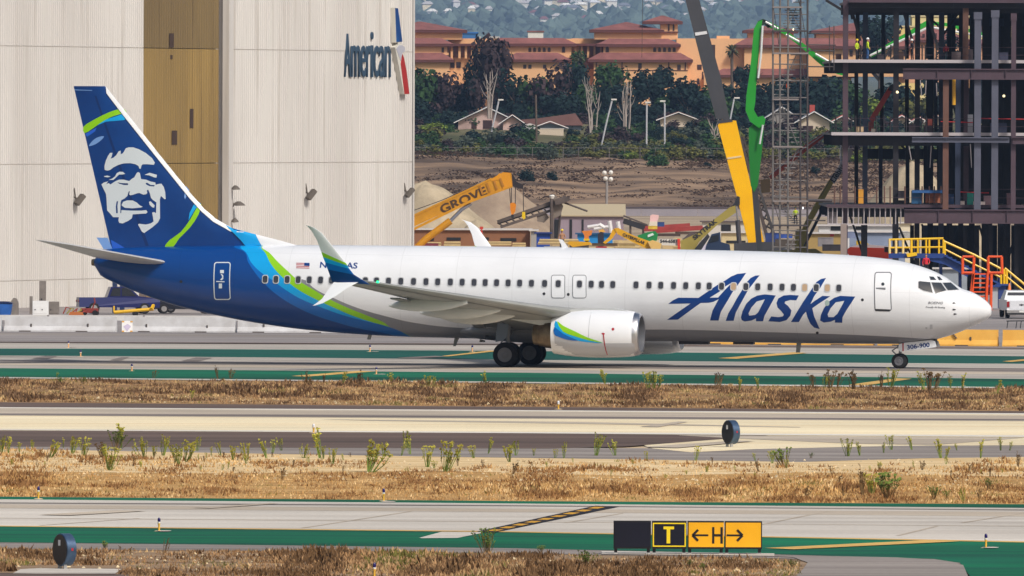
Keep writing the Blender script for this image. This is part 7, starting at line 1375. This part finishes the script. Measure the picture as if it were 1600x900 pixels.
# --- houses
def house(label, x0, x1, ye, yr, yb, D, m, roofm, front=None, chimney=None, dp=10):
    a, b = P(x0, ye, D), P(x1, yb, D); zr = P((x0+x1)/2, yr, D).z; z0 = min(b.z, gz(D)); cx = (a.x+b.x)/2; W = (b.x-a.x)/2; t = thing('house', label, 'house', (cx, D, z0)); H = a.z-z0; HR = zr-z0
    mb = MB(); mb.prism([(-W,0),(W,0),(W,H),(0,HR-.2),(-W,H)], 0, dp); mb.build('wall', m, t)
    mb = MB(); n = .35
    for s_ in (-1, 1): mb.add([(s_*(W+.6),-.6,H-.25),(0,-.6,HR),(0,dp+.5,HR),(s_*(W+.6),dp+.5,H-.25),(s_*(W+.6),-.6,H-.05),(0,-.6,HR+.2),(0,dp+.5,HR+.2),(s_*(W+.6),dp+.5,H-.05)], [(0,1,2,3),(4,5,6,7),(0,1,5,4),(1,2,6,5),(2,3,7,6),(3,0,4,7)])
    rf = mb.build('roof', roofm, t)
    for s_ in (-1, 1): mb = MB(); mb.bar((s_*(W+.7), -.7, H-.2), (0, -.7, HR+.05), .12, .42, up=(0, 1, 0)); mb.build('barge_board', M('trim_white', 236,234,232, .6), rf)
    for k in (front or []):
        mb = MB(); x = k[0]*W; mb.box(x-k[1], x+k[1], -.08, .1, H*k[2], H*k[3]); mb.build('window', m_wdk, t)
    if chimney: mb = MB(); mb.box(chimney*W-.4, chimney*W+.4, 3, 3.8, H, HR+1.1); mb.build('chimney', M('chimney_red', 176,74,62, .8), rf)
    return t
m_grf = M('roof_shingle_grey', 128,130,140, .9); m_brf = M('roof_shingle_brown', 120,86,80, .9, var=.1, scale=.4)
house('pink gabled house with white trim above the hedges', 716, 806, 190, 168, 206, 2335, M('wall_pink', 206,176,168, .8), m_grf, [(-.45,.4,.3,.98),(0.02,.7,.3,1.15)], dp=12); house('small pink gable right of the larger gabled house', 786, 815, 192, 180, 206, 2328, MATS['wall_pink'], m_brf, dp=6)
house('grey bungalow gable with dark glazing below the brown roof', 838, 881, 198, 190, 216, 2318, M('wall_slate', 120,130,142, .8), m_brf, [(-.55,.55,.15,.8),(-.2,.5,.15,.8),(.12,.5,.15,.8),(.42,.5,.15,.8)], dp=8)
t = thing('house', 'brown roofed bungalow behind the grey gable', 'house', G(855, 2330)); q = [P(a, b, 2330) for a, b in ((803,196),(912,196),(899,177),(840,185),(815,187))]; mb = MB(); mb.prism([(p.x-t.location.x, p.z-t.location.z) for p in q], 0, 9); mb.build('roof', m_brf, t); mb = MB(); a, b = P(808,196.5,2330), P(908,214,2330); mb.box(a.x-t.location.x, b.x-t.location.x, .6, 8.5, -1, a.z-t.location.z); mb.build('wall', M('wall_slate', 120,130,142), t)
house('low brown roofed house right of the light poles', 1032, 1088, 186, 176, 198, 2360, M('wall_cream', 206,190,170, .8), m_brf, dp=8); house('cream gabled house behind the scaffold tower', 1248, 1296, 190, 175, 212, 2330, M('wall_cream', 206,190,170), m_grf, [(-.4,.8,.1,.7)], chimney=-.1); house('grey roofed house left of the cream gable', 1198, 1246, 185, 168, 205, 2340, M('wall_grey', 150,144,140, .8), m_grf)
for i, (a, b, c) in enumerate(((1398,1420,184),(1426,1446,186),(1450,1478,184),(1305,1330,184))): house('red tiled house glimpsed between steel columns, %s from the left' % ORD[(i+1) % 4], a, b, c+5, c-3, c+20, 2345, M('wall_cream', 206,190,170), M('roof_red_tile', 186,78,66, .8), dp=7)
t = thing('garage', 'small white garage below the grey bungalow', 'garage', G(828, 2300)); mb = MB(); mb.box(-1.0, 1.0, 0, 4, -.5, 1.4); mb.build('wall', M('garage_white', 214,214,214, .7), t); mb = MB(); mb.prism([(-1.1,1.4),(1.1,1.4),(0,1.75)], -.2, 4.2); mb.build('roof', m_rfw, t)
t = thing('garden_wall', 'low cream garden wall beside the garage', 'wall', G(858, 2300)); mb = MB(); mb.box(-2.2, 2.2, 0, .3, -.5, .9); mb.build('panel', M('wall_cream', 206,190,170), t); mb = MB(); mb.box(-2.3, 2.3, -.05, .35, .903, 1.0); mb.build('coping', m_rfw, t)

# --- trees
def leaf_mat(name, r, g, b, isl=.5): return mat(name, srgb(r, g, b), .9, island=isl, spec=.1)
LM = {'dark': leaf_mat('leaf_dark', 30,46,44, .4), 'green': leaf_mat('leaf_green', 52,76,44, .4), 'purple': leaf_mat('leaf_purple_brown', 62,50,52, .4), 'olive': leaf_mat('leaf_olive', 98,98,52, .4), 'grey': leaf_mat('leaf_grey_green', 74,82,70, .4), 'bright': leaf_mat('leaf_bright', 110,126,54)}
m_bark = M('bark_grey_brown', 96,82,72, .95, var=.2, scale=1); m_barkp = M('bark_pale', 170,158,150, .95, var=.15, scale=1)
def crown_mesh(seed, n=900, lumps=9, flat=1.0, name='crown'):
    rnd = random.Random(seed); L = []
    for i in range(lumps):
        a = rnd.uniform(0, 6.28); r = rnd.uniform(.1, .62); L.append((Vector((math.cos(a)*r, math.sin(a)*r, rnd.uniform(-.55, .62)*flat)), rnd.uniform(.28, .5)))
    mb = MB()
    for i in range(n):
        c, r = rnd.choice(L); d = Vector((rnd.gauss(0, 1), rnd.gauss(0, 1), rnd.gauss(0, 1))).normalized(); p = c+d*r*rnd.uniform(.55, 1.05); s_ = rnd.uniform(.045, .105)
        nn = (d+Vector((rnd.uniform(-.8, .8), rnd.uniform(-.8, .8), rnd.uniform(-.3, .9)))).normalized(); u = nn.cross(Vector((0.3, .2, 1))).normalized()*s_; v = nn.cross(u).normalized()*s_*rnd.uniform(.6, 1.1)
        mb.add([p-u-v*.4, p+u*.3-v, p+u+v*.5, p-u*.2+v], [(0, 1, 2, 3)])
    me = mb.mesh(name, m_bark, fix=False); return me
CR = [crown_mesh(100+i, 1500, 8+i % 5, 1.0) for i in range(7)]; BU = [crown_mesh(200+i, 700, 8, .7) for i in range(5)]; CRM = {}
def crown_of(me, kind):
    k = (me.name, kind)
    if k not in CRM: c = me.copy(); c.materials.clear(); c.materials.append(LM[kind]); CRM[k] = c
    return CRM[k]
def trunk_mesh(seed):
    rnd = random.Random(seed); mb = MB(); mb.tube([(0,0,0),(.02,.01,.35),(.0,.0,.7),(.03,0,.95)], [.045,.035,.025,.01], 7)
    for k in range(6): a = rnd.uniform(0, 6.28); z = rnd.uniform(.3, .65); mb.tube([(0,0,z),(math.cos(a)*.18, math.sin(a)*.18, z+.16),(math.cos(a)*.32, math.sin(a)*.32, z+.3)], [.022,.014,.005], 5)
    return mb.mesh('trunk', m_bark)
TK = [trunk_mesh(i) for i in range(3)]
rt = random.Random(77)
def tree(label, px, yt, hw, yb, kind, D, group='trees below the hotel'):
    b = P(px, yb, D); top = P(px, yt, D).z; z0 = min(b.z, gz(D)); H = top-z0; W = hw/S(D); t = thing('tree', label, 'tree', (b.x, D, z0), rt.uniform(0, 6.28), group)
    tr = link('trunk', rt.choice(TK), t); tr.scale = (H*.8, H*.8, H*.9); ch = (top-b.z)/2; cr_ = link('crown', crown_of(rt.choice(CR), kind), t, (0, 0, H-ch)); cr_.scale = (W*1.3, W*1.3, ch*1.2)
TR = [(662,92,34,195,'green'),(690,118,28,195,'purple'),(720,128,26,190,'dark'),(768,62,36,195,'purple'),(744,84,20,180,'dark'),(802,118,36,205,'dark'),(832,116,28,205,'green'),(864,106,36,205,'purple'),(896,104,26,195,'dark'),(904,78,15,118,'green'),(938,128,26,205,'dark'),(960,98,28,175,'green'),(1018,96,32,165,'dark'),(984,128,32,195,'dark'),(1054,146,38,195,'green'),(1092,138,34,195,'green'),(1114,150,28,205,'dark'),(1168,98,24,175,'dark'),(1146,128,36,195,'dark'),(1205,132,38,205,'dark'),(1248,128,38,205,'dark'),(1292,106,44,205,'dark'),(1374,32,30,105,'dark'),(1400,128,38,205,'dark'),(1346,140,36,205,'green'),(1460,118,34,205,'dark'),(1484,54,20,110,'dark'),(1528,132,36,205,'dark'),(1582,60,28,125,'dark'),(1566,118,38,205,'dark'),(1620,120,40,205,'dark'),(646,150,26,205,'dark'),(876,150,30,210,'dark'),(1010,160,30,205,'dark'),(1430,150,30,210,'olive'),(1366,160,26,210,'bright')]
TR += [(1072,120,30,200,'dark'),(1132,150,28,210,'green'),(1180,150,30,208,'dark'),(1228,150,30,200,'green'),(1270,140,30,195,'dark'),(915,140,24,205,'green'),(850,140,28,196,'dark'),(706,140,22,190,'dark'),(1318,130,30,205,'green')]
TR.sort()
for i, (a, b, c, d, k) in enumerate(TR):
    near = 'the hangar' if a < 700 else ('the pink gabled house' if a < 815 else ('the brown roofed bungalow' if a < 905 else ('the bare trunks' if a < 1000 else ('the light poles' if a < 1110 else ('the palm' if a < 1180 else ('the scaffold tower' if a < 1300 else 'the steel frame'))))))
    D = 2545-(d-100)*1.4 if d > 130 else 2585; cn = {'dark': 'dark green','green': 'mid green','purple': 'purplish brown','olive': 'olive','bright': 'yellow green'}[k]
    tree('%s tree near %s, %s tree from the left' % (cn, near, nth(i)), a, b, c, d, k, D)
# palm trees
def palm(label, px, yt, yb, hw, D):
    b = P(px, yb, D); top = P(px, yt+hw*.6, D).z; z0 = min(gz(D), b.z); t = thing('palm_tree', label, 'palm tree', (b.x, D, z0), 0, 'palms'); H = top-z0; mb = MB(); mb.tube([(0,0,0),(.1,0,H*.5),(0,0,H)], [.35,.28,.25], 8); mb.build('trunk', m_bark, t); rnd = random.Random(3); W = hw/S(D); mb = MB()
    for k in range(46):
        a = rnd.uniform(0, 6.28); e = rnd.uniform(-.7, 1.3); L = W*rnd.uniform(.8, 1.1); d = Vector((math.cos(a)*math.cos(e), math.sin(a)*math.cos(e), math.sin(e))); s_ = Vector((-math.sin(a), math.cos(a), 0))*L*.13; p0 = Vector((0, 0, H)); p1 = p0+d*L*.6; p2 = p0+d*L-Vector((0, 0, L*.25)); mb.add([p0, p1-s_, p1+s_, p2], [(0, 1, 3, 2)])
    mb.build('fronds', leaf_mat('palm_leaf', 84,88,62), t, fix=False)
palm('fan palm left of the green pump boom', 1143, 70, 190, 15, 2560); palm('small palm in front of the hotel recess', 905, 84, 190, 12, 2570)
# bare trees
def bare(label, px, yt, yb, D, seed, n=5):
    rnd = random.Random(seed); b = P(px, yb, D); t = thing('bare_tree', label, 'tree', (b.x, D, b.z), 0, 'bare trees'); H = (yb-yt)/S(D)
    for k in range(n):
        x = rnd.uniform(-1.2, 1.2); mb = MB(); mb.tube([(x*.25,0,-1),(x*.5+rnd.uniform(-.2,.2),rnd.uniform(-.3,.3),H*.4),(x+rnd.uniform(-.4,.4),0,H*rnd.uniform(.75,1.0))], [.16,.11,.04], 5); tr = mb.build('trunk', m_barkp, t)
        for j in range(4): z = H*rnd.uniform(.3, .8); d = rnd.uniform(-1, 1); mb = MB(); mb.tube([(x*.5, 0, z), (x*.6+d*.6, 0, z+.8), (x*.6+d*1.1, .2, z+1.9)], [.06,.04,.015], 4); mb.build('branch', m_barkp, tr)
bare('cluster of pale bare trunks left of the first light pole', 927, 118, 222, 2290, 1, 5); bare('cluster of grey bare trunks between the light poles', 977, 125, 224, 2285, 2, 6); bare('two thin pale trunks above the pink house', 765, 110, 175, 2330, 3, 3); bare('thin bare stems left of the palm', 1120, 190, 240, 2260, 4, 3)
# bushes on the crest of the embankment
rb = random.Random(12); bi = 0; BL = []
for row, (y, D0, step) in enumerate(((190,2390,24),(200,2340,26),(206,2288,22),(214,2262,22),(222,2232,20),(231,2205,20),(240,2180,20),(246,2166,20))):
    x = 648
    while x < 1480:
        if row in (2, 3, 4) and (698 < x < 820 or 828 < x < 890): x += 12; continue
        BL.append((x+rb.uniform(-8, 8), y+rb.uniform(-5, 4), rb.uniform(16, 28), D0+rb.uniform(-10, 10), rb.choice(['dark','green','dark','purple','dark'] if row < 3 else (['grey','dark','olive','green','purple'] if row < 6 else ['olive','olive','grey','green'])), rb.uniform(.5, .8))); x += step*rb.uniform(.7, 1.35)
BL += [(824,262,20,2115,'dark',.75),(863,261,13,2118,'dark',.8),(1025,252,22,2140,'green',.85),(982,240,17,2158,'bright',.6),(1108,250,12,2140,'dark',.5),(672,200,32,2300,'bright',.5),(700,196,26,2305,'green',.5),(1276,256,12,2130,'dark',.8),(1338,248,22,2150,'bright',.5),(1160,246,20,2150,'grey',.5),(740,216,30,2240,'dark',.6),(780,220,34,2235,'grey',.6)]
cn = {'dark': 'dark green','green': 'mid green','purple': 'brownish','olive': 'olive','bright': 'yellow green','grey': 'grey green'}
BC = {}
for i, (a, y, hw, D, k, fl) in enumerate(sorted(BL)):
    q = G(a, D); W = hw/S(D); BC[k] = BC.get(k, -1)+1; t = thing('bush', '%s scrub bush above the brown embankment, %s %s one from the hangar' % (cn[k], nth(BC[k]), cn[k]), 'bush', q, rb.uniform(0, 6), 'scrub bushes on the embankment, '+cn[k])
    c = link('foliage', crown_of(rb.choice(BU), k), t, (0, 0, W*fl*.55)); c.scale = (W*1.15, W*1.0, W*fl*1.15); link('stem', TK[0], t, (0, 0, -.2), None, (W*.5, W*.5, W*.6))
# low scrub on the embankment face
rs = random.Random(4); mb = MB()
for i in range(15000):
    px = rs.uniform(560, 2300); D = rs.uniform(2050, 2172); p = G(px, D); q = noise.noise(Vector((p.x*.035, p.y*.045, 1)))+.5*noise.noise(Vector((p.x*.12, p.y*.12, 4)))
    if q < rs.uniform(-.35, .35): continue
    r = rs.uniform(.2, .55)*(1+.6*q); z = p.z+1.1*noise.noise(Vector((p.x*.045, p.y*.03, 3)))+.5*noise.noise(Vector((p.x*.16, p.y*.1, 8)))
    for k in range(7):
        c = Vector((p.x+rs.gauss(0, 1)*r, p.y+rs.gauss(0, .5)*r, z+rs.uniform(-.05, .45)*r)); s_ = r*rs.uniform(.2, .42); u = Vector((1, rs.uniform(-.5, .5), rs.uniform(-.2, .2)))*s_; v = Vector((rs.uniform(-.3, .3), rs.uniform(-.8, 0), .75))*s_
        mb.add([c-u, c+u*.8-v*.4, c+u*.6+v*.6, c-u*.3+v], [(0, 1, 2, 3)])
tag(link('embankment_scrub', mb.mesh('embankment_scrub', mat('scrub_brown', srgb(98,82,72), .95, island=.3, spec=.05), fix=False)), 'low brown scrub covering the embankment face', 'scrub', kind='stuff')
# tree belt that carries on to the right of the frame
rk = random.Random(8); mb = MB()
for i in range(70):
    D = rk.uniform(2190, 2520); p = G(rk.uniform(1660, 2700), D); r = rk.uniform(2, 5.5) if D > 2300 else rk.uniform(1.2, 2.6); hh = r*rk.uniform(.8, 1.5)
    for k in range(260):
        d = Vector((rk.gauss(0, 1), rk.gauss(0, 1), rk.gauss(0, 1))).normalized(); c = p+Vector((d.x*r, d.y*r, hh*.9+d.z*hh))*1.0*1 if False else Vector((p.x+d.x*r*rk.uniform(.6, 1.1), p.y+d.y*r, p.z+hh*.9+d.z*hh*rk.uniform(.6, 1.1))); s_ = rk.uniform(.25, .55); u = Vector((rk.uniform(-1, 1), rk.uniform(-1, 1), rk.uniform(-1, 1)))*s_; v = Vector((rk.uniform(-1, 1), rk.uniform(-1, 1), rk.uniform(-1, 1)))*s_
        mb.add([c-u, c+v, c+u, c-v], [(0, 1, 2, 3)])
tag(link('tree_belt', mb.mesh('tree_belt', LM['dark'], fix=False)), 'dark belt of trees carrying on behind the steel frame', 'trees', kind='stuff')
# light poles
def pole(label, pts, D, arm=None, m=None, r=.13):
    b = pts[-1]; t = thing('light_pole', label, 'light pole', P(*b, D), 0, 'light poles'); rod(pts, D, r, 'pole', m or M('pole_grey', 190,190,196, .5), t, 7)
    if arm: rod(arm, D, .08, 'arm', m or MATS['pole_grey'], t, 5); q = P(*arm[-1], D); mb = MB(); mb.box(q.x-.45, q.x+.35, D-.2, D+.2, q.z-.1, q.z+.12); mb.build('lamp_head', M('lamp_white_housing', 226,222,216), t, world=True)
M('pole_grey', 190,190,196, .5)
pole('leaning pale light pole right of the bare trunks', [(956,158),(948,190),(940,226),(938,252)], 2200, [(956,158),(960,155.5)]); pole('upright light pole, left of the twin pair', [(1010.5,163),(1010,246)], 2200, [(1010.5,163),(1013,160)]); pole('upright light pole, right of the twin pair', [(1038.5,162),(1038.5,240)], 2210, [(1038.5,162),(1036,158)]); pole('crooked light pole by the pink house', [(779,158),(777,168),(769,200),(761,250)], 2240, [(779,158),(783,156)]); pole('short light pole right of the grey crane boom', [(1142,185),(1145,165),(1147,154)][::-1][:2]+[(1141,186)], 2280, [(1147,154),(1152,153)]); pole('brown timber pole before the brown bungalow', [(837,148),(838.5,222)], 2250, None, m_bark, .16); pole('slim pole seen between the first steel columns', [(1314,222),(1313,252)], 2200)
# embankment fence
t = thing('chain_fence', 'thin chain link fence along the crest of the embankment', 'fence', G(900, 2160))
for k in range(30): a = 640+k*24; q = G(a, 2160); mb = MB(); mb.tube([q+Vector((0,0,-.3)), q+Vector((0,0,1.7))], .05, 5); mb.build('post', M('fence_post', 120,112,112, .6), t, world=True)
for h in (.6, 1.6): a, b = G(640, 2160), G(1340, 2160); mb = MB(); mb.tube([a+Vector((0,0,h)), b+Vector((0,0,h))], .03, 4); mb.build('rail_wire', MATS['fence_post'], t, world=True)

# --- far hill with woods and houses
rows = []; rh = random.Random(9)
for i in range(41):
    D = 7400+i*332; rows.append([((k-40)*40, D, gz(D)-.5+8*noise.noise(Vector(((k-40)*.14, D*.002, 2)))*(1 if D > 13000 else 0)) for k in range(81)])
mb = MB(); mb.grid(rows); tag(link('hill', mb.mesh('hill', mat('hill_soil', srgb(84,92,66), .95, col2=srgb(112,106,82), scale=.01, spec=.05), smooth='all')), kind='structure')
def hill_at(px, py):
    lo, hi = 13500.0, 20500.0
    for _ in range(40):
        m = (lo+hi)/2
        if gz(m) < P(px, py, m).z: lo = m
        else: hi = m
    return G(px, lo)
mb = MB()
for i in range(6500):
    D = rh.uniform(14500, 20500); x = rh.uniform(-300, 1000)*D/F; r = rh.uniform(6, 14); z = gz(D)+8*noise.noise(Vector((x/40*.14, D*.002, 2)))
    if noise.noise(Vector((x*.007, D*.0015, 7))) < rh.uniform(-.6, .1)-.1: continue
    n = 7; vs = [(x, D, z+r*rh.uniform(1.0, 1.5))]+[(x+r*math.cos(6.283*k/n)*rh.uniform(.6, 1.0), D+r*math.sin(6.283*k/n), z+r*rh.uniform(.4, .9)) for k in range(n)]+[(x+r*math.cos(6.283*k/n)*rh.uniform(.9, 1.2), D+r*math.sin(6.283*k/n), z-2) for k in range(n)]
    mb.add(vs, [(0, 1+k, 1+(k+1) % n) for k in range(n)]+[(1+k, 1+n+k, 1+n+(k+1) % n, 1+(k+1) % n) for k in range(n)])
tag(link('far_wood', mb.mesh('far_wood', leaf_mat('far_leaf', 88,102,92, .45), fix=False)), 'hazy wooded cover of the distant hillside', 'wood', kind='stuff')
m_fh = [M('far_wall_white', 248,244,236, .7), M('far_wall_cream', 244,230,200, .7), M('far_wall_pale', 232,232,234, .7)]
FH = [(668,20,13),(674,17,20),(728,10,10),(722,8,7),(733,19,14),(737,27,8),(742,21,12),(764,27,7),(776,12,11),(790,16,16),(749,14,6),(700,5,8),(818,19,10),(845,27,12),(836,31,10),(862,29,9),(892,25,22),(884,22,12),(906,20,14),(908,28,11),(928,17,12),(919,10,9),(948,25,14),(962,28,12),(975,22,14),(985,20,10),(1000,4,12),(1052,9,14),(1062,14,14),(1070,26,9),(1073,36,12),(1120,21,16),(1133,18,14),(1138,8,12),(1166,12,10),(1178,5,9),(1192,7,12),(855,14,9),(870,38,8),(940,12,8),(1012,22,8),(1030,12,7),(1245,8,12),(1270,15,12),(1300,10,9),(1345,14,12),(1385,12,10),(655,8,12),(684,6,9),(712,18,8),(752,4,10),(806,8,12),(830,10,10),(866,8,9),(880,12,12),(900,8,10),(935,30,9),(955,16,12),(1015,10,10),(1042,24,9),(1095,28,10),(1105,12,12),(1150,24,10),(1160,4,9),(1205,20,10),(1220,6,10),(850,40,9),(915,38,8),(700,28,9),(675,32,8),(780,34,9)]
for i, (a, b, wp) in enumerate(sorted(FH)):
    q = hill_at(a, b+4); W = wp/S(q.y)/2*1.35; H = rh.uniform(9, 14); t = thing('far_house', 'tiny pale house on the hazy hillside, %s from the hangar edge' % (ORD[i] if i < 30 else nth(i)), 'house', q, rh.uniform(-.3, .3), 'houses on the far hill')
    mb = MB(); mb.box(-W, W, -7, 7, -8, H); mb.build('wall', rh.choice(m_fh), t); mb = MB(); v = [(-W-1,-8,H),(W+1,-8,H),(W+1,8,H),(-W-1,8,H),(-W*.5,0,H+3.2),(W*.5,0,H+3.2)]; mb.add(v, [(0,1,5,4),(1,2,5),(2,3,4,5),(3,0,4)]); mb.build('roof', rh.choice([m_rfw, m_rfw, m_grf, MATS['far_wall_pale'], MATS['far_wall_white'], m_tile]), t)
# --- haze
hz = MB(); hz.box(-3200, 3200, -80, 20900, -6, 240)
hm = bpy.data.materials.new('haze_air'); hm.use_nodes = True; hm.node_tree.nodes.remove(hm.node_tree.nodes['Principled BSDF']); pv = hm.node_tree.nodes.new('ShaderNodeVolumePrincipled'); pv.inputs['Color'].default_value = (.42, .63, 1.0, 1); pv.inputs['Density'].default_value = HAZE; pv.inputs['Anisotropy'].default_value = 0.0
hm.node_tree.links.new(pv.outputs[0], hm.node_tree.nodes['Material Output'].inputs['Volume']); tag(link('haze', hz.mesh('haze', hm)), kind='stuff'); bpy.data.objects['haze']['label'] = 'thin bluish haze between the airfield and the far hill'; bpy.data.objects['haze']['category'] = 'haze'
